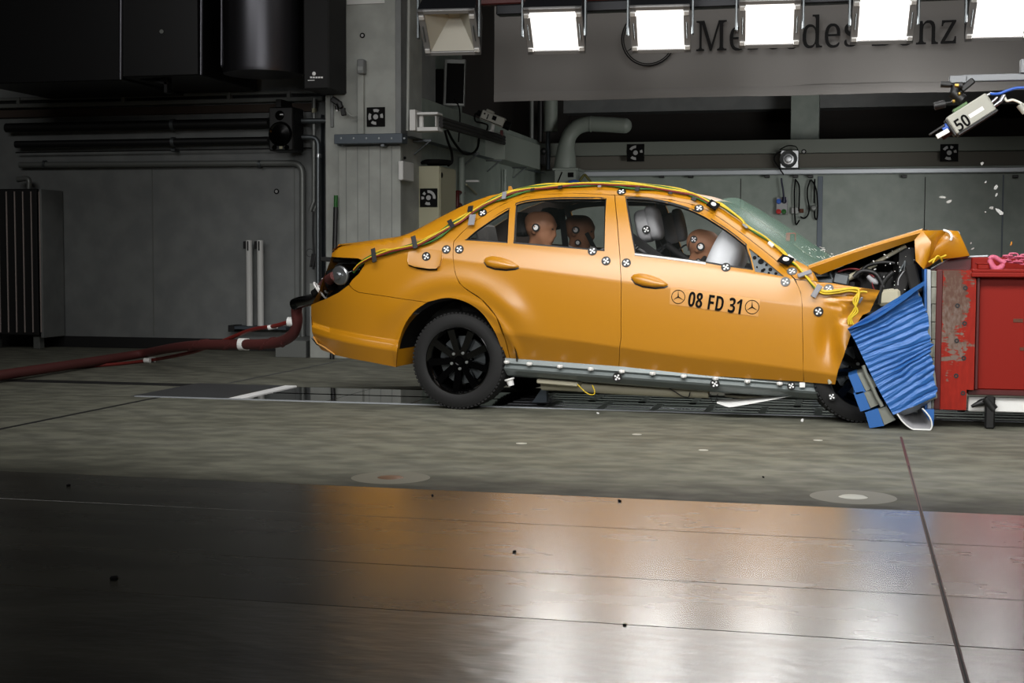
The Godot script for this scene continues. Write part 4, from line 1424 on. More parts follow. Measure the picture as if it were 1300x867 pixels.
	for u in [194.0, 374.0]:
		var p := at_z(u, 300, WALL_L)
		slab("trim_11", p.x - 0.006, p.x + 0.006, 0.15, 2.05, WALL_L - 0.01, WALL_L + 0.004, "grey_pipe")
	# pillar between the two halls, with its clad lower part
	var px0 := at_z(413, 120, PILLAR).x
	slab("wall_pillar", px0, SIDE_X, 0.0, 6.5, WALL_L, PILLAR, "wall_paint_pillar")
	var lx := at_z(430, 250, PILLAR + 0.06)
	slab("trim_12", lx.x, SIDE_X + 0.03, 0.0, at_z(470, 186, PILLAR + 0.06).y, PILLAR, PILLAR + 0.06, "wall_paint_pillar")
	slab("trim_13", at_z(505, 120, PILLAR).x - 0.02, SIDE_X + 0.02, 2.2, 6.5, PILLAR - 0.2, PILLAR + 0.012, "wall_paint_left")
	slab("trim_14", at_z(420, 120, PILLAR).x, at_z(424, 120, PILLAR).x, 2.3, 6.5, PILLAR, PILLAR + 0.02, "wall_paint_left")
	# clad seams of the lower part
	for k in 5:
		var sx := lerpf(lx.x + 0.08, SIDE_X - 0.06, k / 4.0)
		slab("trim_15", sx - 0.003, sx + 0.003, 0.0, 2.1, PILLAR + 0.05, PILLAR + 0.063, "wall_paint_left")
	# side wall running back to the far hall: solid below, a recess with a parapet above
	var zj := at_x(553, 130, SIDE_X).z
	var par_y := at_x(553, 130, SIDE_X).y
	slab("wall_side", SIDE_X - 0.25, SIDE_X, 0.0, par_y, BACK, WALL_L, "wall_paint_back")
	slab("wall_side", SIDE_X - 0.25, SIDE_X, par_y, 6.5, zj, WALL_L, "wall_paint_left")
	slab("wall_recess", SIDE_X - 1.6, SIDE_X - 1.3, 0.0, 6.5, BACK, zj, "wall_paint_back")
	slab("wall_recess", SIDE_X - 0.6, SIDE_X - 0.4, par_y - 0.3, 6.5, -17.2, zj - 0.12, "wall_paint_back")
	slab("wall_recess", SIDE_X - 1.6, SIDE_X, 0.0, 6.5, BACK - 2.2, BACK - 0.3, "dark_wall")
	slab("wall_recess", SIDE_X - 1.6, SIDE_X - 0.2, par_y - 0.4, 6.5, zj - 0.1, zj, "dark_wall")
	# back wall: panels, rail, overhanging band, dark recess with one column
	var y_r := at_z(1000, 215, BACK).y
	var y_m := at_z(1000, 195, BACK).y
	var y_t := at_z(1000, 178, BACK).y
	slab("wall_back", -4.4, 6.0, 0.0, y_r + 0.02, BACK - 0.3, BACK, "wall_paint_back")
	slab("trim_16", -4.4, 6.0, y_m, y_t, BACK - 0.5, BACK + 0.1, "band_upper")
	slab("trim_17", -4.4, 6.0, y_r - 0.02, y_m, BACK - 0.5, BACK - 0.06, "band_lower")
	slab("wall_recess", -8.0, 6.0, y_t - 0.5, 6.5, BACK - 2.5, BACK - 2.2, "dark_wall")
	slab("wall_recess", -8.0, 6.0, y_t - 0.3, y_t - 0.01, BACK - 2.3, BACK - 0.4, "dark_wall")
	slab("trim_18", at_z(1004, 150, BACK - 0.6).x, at_z(1040, 150, BACK - 0.6).x, y_t, 6.5, BACK - 1.0, BACK - 0.6, "wall_paint_back")
	slab("trim_19", -4.4, 6.0, at_z(900, 140, BACK - 1.6).y, 6.5, BACK - 2.0, BACK - 1.6, "wall_paint_left")
	for u in [940.0, 1174.0]:
		var p := at_z(u, 260, BACK)
		slab("trim_20", p.x - 0.006, p.x + 0.006, 0.0, y_r - 0.12, BACK - 0.01, BACK + 0.003, "dark_base")
	var pp := at_z(1041, 260, BACK)
	slab("trim_21", pp.x - 0.035, pp.x + 0.035, 0.0, y_r - 0.1, BACK - 0.01, BACK + 0.02, "steel_beam")
	slab("trim_21", at_z(1272, 260, BACK).x, at_z(1274, 260, BACK).x, 0.0, y_r - 0.1, BACK - 0.01, BACK + 0.005, "steel_beam")
	# unseen sides close the hall
	slab("wall_right", 6.0, 6.3, -0.3, 6.5, -22.8, 3.0, "dark_wall")
	slab("wall_left_end", -12.3, -12.0, -0.3, 6.5, -22.8, 3.0, "dark_wall")
	slab("wall_front", -12.3, 6.3, -0.3, 6.5, 3.0, 3.3, "dark_wall")
	slab("ceiling", -12.3, 6.3, 6.5, 6.8, -22.8, 3.3, "dark_wall")

const NEAR := -8.85

func build_barrier():
	build_block()
	build_honeycomb()
	build_chain()

func build_block():
	var x0 := at_z(1190.5, 400, NEAR).x
	var yt := at_z(1210, 343, NEAR).y
	var yb := at_z(1205, 520, NEAR).y
	var xp := at_z(1238, 420, NEAR).x
	var xn := at_z(1227, 505, NEAR).x
	var yn := at_z(1232, 495, NEAR).y
	var zb := -10.3
	var root = thing("crash_block", "massive red steel block with scraped paint and bolted edge plate at the right", "crash barrier", Vector3((x0 + 2.4) / 2, 0, (NEAR + zb) / 2))
	var sh := Transform3D(Basis(), -root.position)
	var pw := func(called, m: MB, mat, label = ""): return part(root, called, shifted(m.done(), sh), mats[mat], label)
	# worn edge plate
	var m := MB.new()
	m.prism(Transform3D(Basis(), Vector3(0, 0, NEAR - 0.04)), PackedVector2Array([Vector2(x0, yt), Vector2(xp - 0.03, yt), Vector2(xp, yt - 0.06), Vector2(xp, yn), Vector2(xn, yn), Vector2(xn, yb), Vector2(x0, yb)]), -0.4)
	pw.call("edge_beam", m, "red_paint")
	var w := MB.new()
	w.quad_uv(Vector3(x0, yt, NEAR), Vector3(xp, yt, NEAR), Vector3(xp, yn, NEAR), Vector3(x0, yn, NEAR), Vector3.BACK)
	w.quad_uv(Vector3(x0, yn, NEAR), Vector3(xn, yn, NEAR), Vector3(xn, yb, NEAR), Vector3(x0, yb, NEAR), Vector3.BACK)
	var face := MB.new()
	var poly := PackedVector2Array([Vector2(x0, yt), Vector2(xp - 0.03, yt), Vector2(xp, yt - 0.06), Vector2(xp, yn), Vector2(xn, yn), Vector2(xn, yb), Vector2(x0, yb)])
	var idx := Geometry2D.triangulate_polygon(poly)
	for i in range(0, idx.size(), 3):
		var t := []
		for k in 3:
			t.append(poly[idx[i + k]])
		if (t[2] - t[0]).cross(t[1] - t[0]) < 0:
			t = [t[0], t[2], t[1]]
		for q in t:
			face.vert(Vector3(q.x, q.y, NEAR), Vector2((q.x - x0) / (xp - x0), (yt - q.y) / (yt - yb)))
	for k in poly.size():
		var p := poly[k]
		var q := poly[(k + 1) % poly.size()]
		face.quad(Vector3(p.x, p.y, NEAR), Vector3(q.x, q.y, NEAR), Vector3(q.x, q.y, NEAR - 0.04), Vector3(p.x, p.y, NEAR - 0.04), Vector3(p.x + q.x - x0 - xp, p.y + q.y - yt - yb, 0))
	var plate = pw.call("edge_plate", face, "worn_red", "scraped red edge plate with dark bolts")
	for q in [[1225.5, 365.5], [1215.5, 388], [1224.5, 410.5], [1214.5, 432.5], [1223.5, 454.5], [1213.8, 477], [1222.5, 499]]:
		var b := MB.new()
		var p := at_z(q[0], q[1], NEAR)
		b.lathe(Transform3D(Basis(Vector3.RIGHT, PI / 2), p), [Vector2(0.014, -0.02), Vector2(0.014, 0.004), Vector2(0.006, 0.004), Vector2(0.005, -0.004), Vector2(0, -0.004)], 16)
		part(plate, "bolt", shifted(b.done(), sh), mats["tape_black"])
	var gt := MB.new()
	gt.span(Vector3(x0 - 0.012, yb, NEAR - 0.03), Vector3(x0 + 0.025, yt, NEAR + 0.004), 0.004)
	pw.call("corner_strip", gt, "dark_red")
	# main box: recessed panel between a ledge, a rib and a lip
	var zp := NEAR - 0.06
	var yl0 := at_z(1260, 346, NEAR).y
	var yl1 := at_z(1260, 352, NEAR).y
	var bx := MB.new()
	bx.span(Vector3(x0 + 0.2, yn, zp), Vector3(2.4, yl0, zb), 0.006)
	pw.call("main_box", bx, "red_paint")
	var ld := MB.new()
	ld.span(Vector3(at_z(1233, 345, NEAR).x, yl1, NEAR + 0.02), Vector3(2.4, yl0, NEAR - 0.2), 0.005)
	ld.span(Vector3(at_z(1234, 345, NEAR).x, yl0, NEAR - 0.01), Vector3(2.4, at_z(1260, 342, NEAR).y, NEAR - 0.2), 0.005)
	pw.call("top_ledge", ld, "red_paint")
	var rb := MB.new()
	rb.span(Vector3(at_z(1239.5, 400, NEAR).x, yn, NEAR - 0.02), Vector3(at_z(1244, 400, NEAR).x, yl1, NEAR - 0.2), 0.004)
	pw.call("rib", rb, "dark_red")
	var lp := MB.new()
	lp.span(Vector3(xn + 0.01, at_z(1260, 503, NEAR).y, NEAR - 0.05), Vector3(2.4, yn, zb), 0.005)
	pw.call("bottom_lip", lp, "dark_red")
	for q in [[1292.5, 407, 0.055, 0.022], [1298, 443, 0.03, 0.02]]: # rust patches where a lug was ground off
		var r := MB.new()
		r.box(Transform3D(Basis(), at_z(q[0], q[1], zp)), Vector3(q[2], q[3], 0.006), 0.001)
		pw.call("lug_scar", r, "rust")
	# crimson guard along the top
	var gz := -9.15
	var gd := MB.new()
	var gp := PackedVector2Array()
	for q in [[1182, 342], [1207, 327.5], [1233, 326], [1233, 344], [1182, 344]]:
		var p := at_z(q[0], q[1], gz)
		gp.append(Vector2(p.x, p.y))
	gd.prism(Transform3D(Basis(), Vector3(0, 0, gz)), gp, -1.0)
	pw.call("top_guard", gd, "crimson", "glossy crimson sloping guard")
	var ge := MB.new()
	ge.tube([at_z(1182, 341.5, gz + 0.01), at_z(1207, 327, gz + 0.01), at_z(1254, 325, gz + 0.01)], 0.007, 6)
	pw.call("guard_edge", ge, "steel_galv")
	var tb := MB.new()
	var ta := at_z(1233, 326.5, gz)
	tb.span(Vector3(ta.x, yl0 - 0.02, gz + 0.02), Vector3(2.4, ta.y, zb), 0.006)
	pw.call("top_deck", tb, "red_paint")
	var hk := MB.new() # lifting lug under the shackle
	hk.box(Transform3D(Basis(), at_z(1248, 338.5, NEAR - 0.05)), Vector3(0.07, 0.04, 0.05), 0.008)
	hk.box(Transform3D(Basis(), at_z(1247, 334.5, NEAR - 0.05)), Vector3(0.075, 0.008, 0.055), 0.002)
	pw.call("lifting_lug", hk, "red_paint")
	# trolley leg below, on the track
	var lg := MB.new()
	lg.tube([at_z(1233, 516, -8.9), at_z(1246, 511, -8.9), at_z(1262, 505, -8.9)], [0.008, 0.022, 0.014], 8)
	lg.tube([at_z(1250, 506, -8.9), at_z(1262, 520, -8.9)], 0.028, 8)
	lg.span(at_z(1251, 503, -8.88), Vector3(at_z(1264, 503, -8.88).x, 0.0, -8.93), 0.01)
	pw.call("leg", lg, "black_trim")
	var wb := MB.new()  # white panel set forward to give the bright lit gap below
	wb.span(at_z(1229, 504, -8.94), at_z(1420, 526, -9.0), 0.005)
	pw.call("lit_gap_panel", wb, "white_plastic", "white panel in place of the bright lit gap under the block")

func build_honeycomb():
	var zc := -8.72
	var root = thing("deformable_face", "crushed blue sheet-clad honeycomb element wedged between the car and the red block", "crash barrier", at_z(1130, 480, -9.0) * Vector3(1, 0, 1))
	var sh := Transform3D(Basis(), -root.position)
	var n := FastNoiseLite.new()
	n.seed = 3
	n.frequency = 1.0
	var L := [[1076, 417.5], [1085, 432], [1096, 455], [1108, 480], [1120, 503], [1134, 526.5]]
	var R := [[1165, 368], [1171, 384], [1178, 400], [1180, 430], [1184, 438], [1181, 452], [1186, 470], [1189, 503.5]]
	var at := func(list: Array, t: float) -> Vector2:
		var f := t * (list.size() - 1)
		var i := mini(int(f), list.size() - 2)
		return Vector2(list[i][0], list[i][1]).lerp(Vector2(list[i + 1][0], list[i + 1][1]), f - i)
	var f := func(u: float, v: float) -> Vector3:
		var a: Vector2 = at.call(L, v)
		var b: Vector2 = at.call(R, v)
		var p := a.lerp(b, u)
		p.y += n.get_noise_2d(u * 1.5, v * 2.0) * 3.0 * sin(PI * u)
		p.x += n.get_noise_2d(v * 14.0, 7.0) * 4.0 * u * u
		var ph := v * 17.0 + 0.35 * n.get_noise_2d(u * 0.8, v * 3.0) + 0.12 * n.get_noise_2d(u * 3.0, v * 9.0)
		var saw := absf(ph - floor(ph) - 0.5) * 2.0
		var deep := 0.01 + 0.036 * absf(n.get_noise_2d(floor(ph + 0.5) * 5.7, u * 0.6))
		var z := zc + 0.35 * 0.018 * absf(fposmod(v * 47.0 + 1.3 * n.get_noise_2d(u, v * 11.0), 1.0) - 0.5) + (pow(saw, 0.45) - 0.5) * deep * (0.5 + 0.5 * minf(1.0, u * 2.0 + 0.1))
		return at_z(p.x, p.y, z - 0.04 * u)
	var m := MB.new()
	m.grid(f, 24, 220, Vector3.BACK, true)
	part(root, "cladding", shifted(m.done(), sh), mats["blue_sheet"], "creased blue sheet cladding")
	# core behind the sheet
	var c := MB.new()
	var poly := PackedVector2Array()
	for q in L:
		var p := at_z(q[0] + 1.5, q[1], zc - 0.05)
		poly.append(Vector2(p.x, p.y))
	for i in range(R.size() - 1, -1, -1):
		var p := at_z(R[i][0] + 1.0, R[i][1] + 1.5, zc - 0.05)
		poly.append(Vector2(p.x, p.y))
	c.prism(Transform3D(Basis(), Vector3(0, 0, zc - 0.05)), poly, -0.85)
	part(root, "honeycomb_core", shifted(c.done(), sh), mats["honeycomb"])
	# folded flap along the top
	var fl := MB.new()
	fl.grid(func(u, v): return at_z(lerpf(1076, 1173.5, u), lerpf(417, 356.5, u) + v * lerpf(1.5, 11.0, sin(PI * minf(u, 0.88))) + 1.5 * sin(u * 9.0) * u * v, zc + 0.03 - 0.12 * (1.0 - v)), 24, 4, Vector3(-0.3, 1, 0.6))
	part(root, "top_flap", shifted(fl.done(), sh), mats["blue_sheet"])
	# torn foil along the lower edge and the left edge
	var e1 := MB.new()
	e1.grid(func(u, v): return at_z(lerpf(1134, 1189, u), lerpf(525.5, 503.5, u) + v * lerpf(0.5, 8.0, sin(PI * minf(1.0, u * 0.9 + 0.12))) , zc - 0.03 - 0.1 * v), 14, 2, Vector3(0, -0.4, 1))
	part(root, "torn_edge", shifted(e1.done(), sh), mats["steel_galv"])
	var e2 := MB.new()
	e2.tube(curve(zpts([[1096, 464], [1100, 476], [1107, 490], [1113, 504], [1120, 516]], zc + 0.0), 4), 0.012, 8)
	part(root, "torn_edge", shifted(e2.done(), sh), mats["honeycomb"])
	# the three bumper elements in front
	for e in [[[1077, 477], [1088, 473.5], [1099, 497.5], [1087, 501]], [[1083.5, 499], [1096, 496.5], [1105, 519], [1092.5, 522.5]], [[1098, 523.5], [1114.5, 518.5], [1122.5, 540.5], [1104, 545.7]]]:
		var b := MB.new()
		var pl := PackedVector2Array()
		for q in e:
			var p := at_z(q[0], q[1], zc)
			pl.append(Vector2(p.x, maxf(p.y, 0.003)))
		b.prism(Transform3D(Basis(), Vector3(0, 0, zc)), pl, -0.5)
		var el = part(root, "bumper_element", shifted(b.done(), sh), mats["blue_sheet"])
		var hc := MB.new()
		var a0: Vector3 = at_z(e[1][0] + 0.3, e[1][1] + 0.5, zc - 0.002)
		var a1: Vector3 = at_z(e[2][0] + 0.3, e[2][1] - 1.0, zc - 0.002)
		var w := 0.055 if e[0][0] != 1098 else 0.05
		var d0 := Vector3(w, 0.012, -0.03)
		var d1 := Vector3(w * 1.3, 0.03, -0.03)
		hc.quad(a0, a1, a1 + d1, a0 + d0, Vector3.BACK)
		hc.quad(a0, a0 + d0, a0 + d0 + Vector3(0, 0, -0.4), a0 + Vector3(0, 0, -0.4), Vector3.UP)
		hc.quad(a1, a1 + d1, a1 + d1 + Vector3(0, 0, -0.4), a1 + Vector3(0, 0, -0.4), Vector3.DOWN)
		part(el, "honeycomb_side", shifted(hc.done(), sh), mats["honeycomb"])
	# white curled sheet below
	var ch := MB.new()
	var rim := curve(zpts([[1139, 525.5], [1145, 534], [1153, 541.5], [1163, 547], [1172, 548.7], [1179, 547.5], [1183, 542], [1182, 533], [1177, 525], [1171, 518.5]], zc + 0.02), 3)
	for k in rim.size():
		rim[k].y = maxf(rim[k].y, 0.006)
	var hub := at_z(1161, 519, zc - 0.3)
	var f2 := func(u: float, v: float) -> Vector3:
		var a: Vector3 = rim[int(round(u * (rim.size() - 1)))]
		var p := a.lerp(hub, v * 0.8)
		p.z = lerpf(a.z, hub.z, sin(v * PI * 0.5))
		p.y = maxf(p.y, 0.004)
		return p
	ch.grid(f2, rim.size() - 1, 8, Vector3(0, 0.3, 1))
	part(root, "curled_sheet", shifted(ch.done(), sh), mats["seat_grey"], "pale grey curled sheet touching the floor")
	var lip := MB.new()
	lip.tube(rim, 0.005, 6)
	part(root, "sheet_lip", shifted(lip.done(), sh), mats["white_plastic"])
	var bp := MB.new()
	bp.prism(Transform3D(Basis(), Vector3(0, 0, zc - 0.05)), to2(zpts([[1170, 520], [1186, 520], [1185, 541], [1181, 536]], zc - 0.05)), -0.3)
	part(root, "blue_piece", shifted(bp.done(), sh), mats["blue_sheet"])
	# backing plates and the stack of grey slabs in front of the red block
	var k0 := MB.new()
	k0.prism(Transform3D(Basis(), Vector3(0, 0, NEAR + 0.0)), to2(zpts([[1173.5, 341.5], [1176.5, 341.5], [1177, 520], [1174, 520]], NEAR)), -0.9)
	part(root, "backing_plate", shifted(k0.done(), sh), mats["blue_sheet"])
	var k1 := MB.new()
	k1.prism(Transform3D(Basis(), Vector3(0, 0, NEAR + 0.01)), to2(zpts([[1177, 341.5], [1181.5, 342.5], [1182, 520], [1177.5, 520]], NEAR)), -0.9)
	part(root, "backing_plate", shifted(k1.done(), sh), mats["steel_galv"])
	var ys := [343.5, 364.5, 386, 409, 431, 454, 477, 499, 519.5]
	for i in 8:
		var a := at_z(1182, ys[i], NEAR)
		var b := at_z(1190, ys[i + 1], NEAR)
		var s := MB.new()
		s.span(a + Vector3(rng.randf_range(0, 0.004), -0.002, 0.0), Vector3(b.x, b.y, NEAR - 0.9), 0.004)
		part(root, "grey_slab", shifted(s.done(), sh), mats["concrete"])

func to2(list: Array) -> PackedVector2Array:
	var r := PackedVector2Array()
	for p in list:
		r.append(Vector2(p.x, p.y))
	return r

func torus_link(m: MB, c: Vector3, ax: Vector3, side: Vector3, l: float, w: float, r: float):
	var pts := []
	for k in 17:
		var a := TAU * k / 16
		pts.append(c + ax * (cos(a) * w + signf(cos(a)) * (l - w)) + side * sin(a) * w)
	m.tube(pts, r, 6, false)

func build_chain():
	var z := -8.98
	var parts := []
	for run in [[[1274, 331], [1302, 331], [1340, 334]], [[1276, 325.5], [1300, 324], [1340, 327]]]:
		var a := at_z(run[0][0], run[0][1], z)
		var b := at_z(run[2][0], run[2][1], z - 0.05)
		var n := 9
		for k in n:
			var m := MB.new()
			var c := a.lerp(b, (k + 0.5) / n)
			c.y += 0.006 * sin(k * 2.0)
			var dirv := (b - a).normalized()
			var sd := (Vector3.UP if k % 2 else Vector3(0, 0.35, 1)).normalized()
			torus_link(m, c, dirv, sd, 0.027, 0.014, 0.006)
			parts.append(["link", m, "pink_chain"])
	var hk := MB.new()
	hk.tube(curve(zpts([[1256.5, 329], [1259, 337], [1264, 341.5], [1270, 340], [1274, 335]], z + 0.03), 4), [0.014, 0.016, 0.018, 0.02, 0.021, 0.021, 0.021, 0.021, 0.02, 0.02, 0.02, 0.018, 0.018, 0.017, 0.016, 0.014, 0.012], 10)
	hk.tube(curve(zpts([[1256.5, 329], [1259, 326.5], [1264, 327], [1270, 331], [1276, 334]], z + 0.03), 4), 0.014, 10)
	parts.append(["hook", hk, "pink_chain"])
	assemble("lifting_chain", "pink lifting chain with a hook lying on top of the red block", "chain", "", parts)

func coded_target(u, v, w, h, z, arcs, label, cat = "marker"):
	var m := MB.new()
	var c := at_z(u, v, z)
	var s := (at_z(u + w, v, z) - c).length()
	var hy := (at_z(u, v + h, z) - c).length()
	m.box(Transform3D(Basis(), c + Vector3(0, 0, 0.008)), Vector3(s, hy, 0.012), 0.001)
	var dots := MB.new()
	var r := s * 0.5
	var t := Transform3D(Basis(), c + Vector3(0, 0, 0.0145))
	var disc := PackedVector2Array()
	for k in 20:
		disc.append(Vector2.from_angle(TAU * k / 20) * r * 0.27)
	dots.prism(t, disc, 0.001)
	for a in arcs:
		var ring := PackedVector2Array()
		for k in 9:
			ring.append(Vector2.from_angle(deg_to_rad(lerpf(a[0], a[1], k / 8.0))) * r * 0.82)
		for k in 9:
			ring.append(Vector2.from_angle(deg_to_rad(lerpf(a[1], a[0], k / 8.0))) * r * 0.52)
		dots.prism(t, ring, 0.001)
	assemble("coded_target", label, cat, "", [["board", m, "black_print"], ["code_rings", dots, "code_white"]])

func ring_marker(u, v, z, label):
	var m := MB.new()
	var c := at_z(u, v, z + 0.004)
	var r := (at_z(u + 3.2, v, z) - at_z(u, v, z)).length()
	m.lathe(Transform3D(Basis(Vector3.RIGHT, PI / 2), c), [Vector2(0, 0.002), Vector2(r, 0.002), Vector2(r, -0.004)], 20)
	var w := MB.new()
	w.lathe(Transform3D(Basis(Vector3.RIGHT, PI / 2), c), [Vector2(0, 0.0035), Vector2(r * 0.55, 0.0035), Vector2(r * 0.55, 0)], 16)
	assemble("ring_marker", label, "marker", "", [["disc", m, "black_print"], ["centre", w, "code_white"]])

func build_left_side():
	var z := WALL_L
	# ribbed radiator
	var parts := []
	parts.append(["panel", mb_face(-14, 240, 49, 426, z + 0.45, 0.3, 0.01), "dark_base"])
	var sd := MB.new()
	sd.span(at_z(49, 240, z + 0.45), at_z(64, 426, z + 0.02) * Vector3(0, 1, 1) + Vector3(at_z(50, 300, z + 0.45).x + 0.03, 0, 0), 0.004)
	parts.append(["side_cover", sd, "wall_paint_left"])
	for k in 7:
		var u := -13.0 + 10.4 * k
		parts.append(["fin", mb_face(u, 243, u + 2.2, 422, z + 0.465, 0.03, 0.004), "radiator_fin"])
	var ft := [MB.new(), MB.new()]
	ft[0].span(at_z(42, 426, z + 0.4), Vector3(at_z(50, 426, z + 0.4).x, 0.0, z + 0.3), 0.005)
	ft[1].span(at_z(-10, 426, z + 0.4), Vector3(at_z(-4, 426, z + 0.4).x, 0.0, z + 0.3), 0.005)
	parts.append(["foot", ft, "grey_pipe"])
	assemble("radiator", "dark upright radiator with pale vertical fins at the left edge", "radiator", "", parts)
	var vt := mb_tube(elbow(zpts([[22, 228, z + 0.2], [37, 226, z + 0.2], [37, 240, z + 0.2]], z), 0.05), 0.03, 10)
	assemble("radiator_valve", "small metal pipe valve above the dark radiator", "valve", "", [["valve", vt, "grey_pipe"]])
	# the dark duct hanging in the upper left, its corner rails and the steel drum beside it
	var zd := z + 1.5
	var bx := MB.new()
	var a := at_z(-30, 106.5, zd)
	var b := at_z(153, 102, zd)
	bx.span(Vector3(a.x, b.y, zd), Vector3(b.x, 6.4, z + 0.14), 0.01)
	var bx2 := mb_span(Vector3(b.x, at_z(200, 97, zd).y, zd + 0.01), Vector3(at_z(253, 90, zd).x, 6.4, z + 0.14), 0.01)
	var rails := [MB.new(), MB.new()]
	for u in [153.5, 255.5]:
		rails[0 if u < 200 else 1].tube([at_z(u, 101 if u < 200 else 95, zd + 0.02), at_z(u, -60, zd + 0.02)], 0.018, 8)
	var sc := mb_tube([at_z(205, 40, zd), at_z(205, 40, zd + 0.03)], 0.02, 12)
	var brk := MB.new()
	brk.box(Transform3D(Basis(Vector3.BACK, -0.2), at_z(198, 103, zd - 0.2)), Vector3(0.3, 0.035, 0.1), 0.005)
	brk.box(Transform3D(Basis(), at_z(213, 109, zd - 0.2)), Vector3(0.04, 0.15, 0.1), 0.005)
	assemble("air_duct", "large black rectangular duct hanging in the upper left corner", "duct", "", [["casing", bx, "dark_duct"], ["casing", bx2, "dark_duct"], ["corner_rail", rails, "duct_steel"], ["cap_screw", sc, "grey_pipe"], ["bracket", brk, "dark_duct"]])
	var dr := MB.new()
	var dc := at_z(330, 88, zd - 0.3)
	var dR := (at_z(378, 88, zd - 0.3).x - at_z(283, 88, zd - 0.3).x) * 0.5
	dr.lathe(Transform3D(Basis(), Vector3(dc.x, 0, zd - 0.3 - dR * 0.2)), [Vector2(dR, 6.4), Vector2(dR, at_z(330, 83, zd).y), Vector2(dR * 0.98, at_z(330, 84, zd).y - 0.03), Vector2(0, at_z(330, 84, zd).y - 0.03)], 64)
	var dl := MB.new()
	dl.tube([at_z(281.5, 83, zd - 0.2), at_z(281.5, -60, zd - 0.2)], 0.016, 8)
	dl.tube([at_z(282, 84, zd - 0.2), at_z(303, 92, zd - 0.5)], 0.014, 8)
	var rm := MB.new()
	rm.box(Transform3D(Basis(), at_z(353, 94, zd - 0.5)), Vector3(0.5, 0.03, 0.06), 0.004)
	assemble("steel_drum_duct", "shiny round steel duct beside the black rectangular duct", "duct", "", [["drum", dr, "duct_steel"], ["edge_rail", dl, "duct_steel"], ["hanger_bar", rm, "dark_duct"]])
	# tall black loudspeaker
	var zs := PILLAR + 0.5
	var cab := mb_face(384, -80, 417.5, 113, zs, 0.5, 0.015)
	var lg := MB.new()
	lg.ball(Transform3D(Basis().scaled(Vector3(0.02, 0.02, 0.004)), at_z(398.5, 93.5, zs + 0.004)), 12)
	for k in 5:
		lg.box(Transform3D(Basis(), at_z(395 + 3.4 * k, 98.3, zs + 0.003)), Vector3(0.021, 0.016, 0.004), 0.001)
	lg.box(Transform3D(Basis(), at_z(395, 102, zs + 0.003)), Vector3(0.07, 0.008, 0.004), 0.001)
	assemble("tall_loudspeaker", "tall black loudspeaker hanging beside the pale pillar", "loudspeaker", "", [["cabinet", cab, "dark_base"], ["white_badge", lg, "white_print"]])
	# long cable tray and pipe runs on the left wall
	var tray := MB.new()
	var ta := at_z(-20, 131, z + 0.1)
	var tb := at_z(410, 120, z + 0.1)
	tray.span(Vector3(ta.x, ta.y + 0.02, z), Vector3(tb.x, ta.y + 0.055, z + 0.1), 0.006)
	tray.span(Vector3(ta.x, ta.y - 0.06, z), Vector3(tb.x, ta.y - 0.015, z + 0.12), 0.006)
	var slot := MB.new()
	slot.span(Vector3(ta.x, ta.y - 0.015, z + 0.02), Vector3(tb.x, ta.y + 0.02, z + 0.06), 0.003)
	var joints := []
	for u in [24.0, 157.0, 291.0, 367.0]:
		joints.append(MB.new())
		joints[-1].span(Vector3(at_z(u, 130, z + 0.1).x - 0.02, ta.y - 0.03, z), Vector3(at_z(u, 130, z + 0.1).x + 0.02, ta.y + 0.05, z + 0.125), 0.004)
	assemble("cable_tray", "long pale slotted cable tray on the dark left wall", "cable tray", "", [["rail", tray, "grey_pipe"], ["slot", slot, "dark_base"], ["joint_clip", joints, "grey_pipe"]])
	var bd := MB.new()
	var ba := at_z(-20, 138, z + 0.05)
	bd.span(Vector3(ta.x, ta.y - 0.16, z), Vector3(tb.x - 0.1, ta.y - 0.075, z + 0.05), 0.004)
	assemble("brown_channel", "brown channel running below the pale cable tray", "cable tray", "", [["channel", bd, "brown_channel"]])
	for e in [[[8, 162.5], [341, 154.5], 0.052, "upper thick black pipe along the left wall behind the speaker", "dark_pipe"], [[20, 183.5], [341, 178], 0.04, "lower black pipe along the left wall behind the speaker", "dark_pipe"], [[20, 193.7], [400, 187.5], 0.008, "thin dark conduit just below the black pipes", "dark_pipe"]]:
		var pa := at_z(e[0][0], e[0][1], z + 0.12)
		var pb := at_z(e[1][0], e[1][1], z + 0.12)
		pb.y = pa.y
		var pm := mb_tube([pa, pb], e[2], 14)
		var cl := MB.new()
		for u in [220.0]:
			var p := at_z(u, 160, z + 0.12)
			cl.tube([Vector3(p.x - 0.02, pa.y, pa.z), Vector3(p.x + 0.02, pa.y, pa.z)], e[2] + 0.012, 14)
			cl.span(Vector3(p.x - 0.01, pa.y - 0.02, z), Vector3(p.x + 0.01, pa.y + 0.02, pa.z), 0.002)
		assemble("wall_pipe", e[3], "pipe", "", [["pipe", pm, e[4]], ["clamp", cl, "dull_metal"]])
	var lp := mb_tube(elbow(zpts([[25, 209.5], [384, 206.8], [384, 438], [392, 443]], z + 0.08), 0.12), 0.032, 12)
	var lc := []
	for u in [57.0, 330.0]:
		var p := at_z(u, 208.2, z + 0.08)
		lc.append(MB.new())
		lc[-1].tube([p - Vector3(0.015, 0, 0), p + Vector3(0.015, 0, 0)], 0.042, 12)
	assemble("wall_pipe", "grey pipe along the left wall that turns down behind the hose", "pipe", "", [["pipe", lp, "grey_pipe"], ["clamp", lc, "dull_metal"]])
	# pipes beside the pillar
	var zp := WALL_L + 0.25
	var v1 := mb_tube(elbow(zpts([[371, 153.8], [420.5, 153], [420.5, 348]], zp), 0.09), 0.027, 12)
	var v1c := mb_tube([at_z(420.3, 193, zp) , at_z(420.3, 197.5, zp)], 0.038, 12)
	assemble("wall_pipe", "grey pipe with an upper elbow nearest the pillar", "pipe", "", [["pipe", v1, "dull_metal"], ["clamp", v1c, "bare_metal"]])
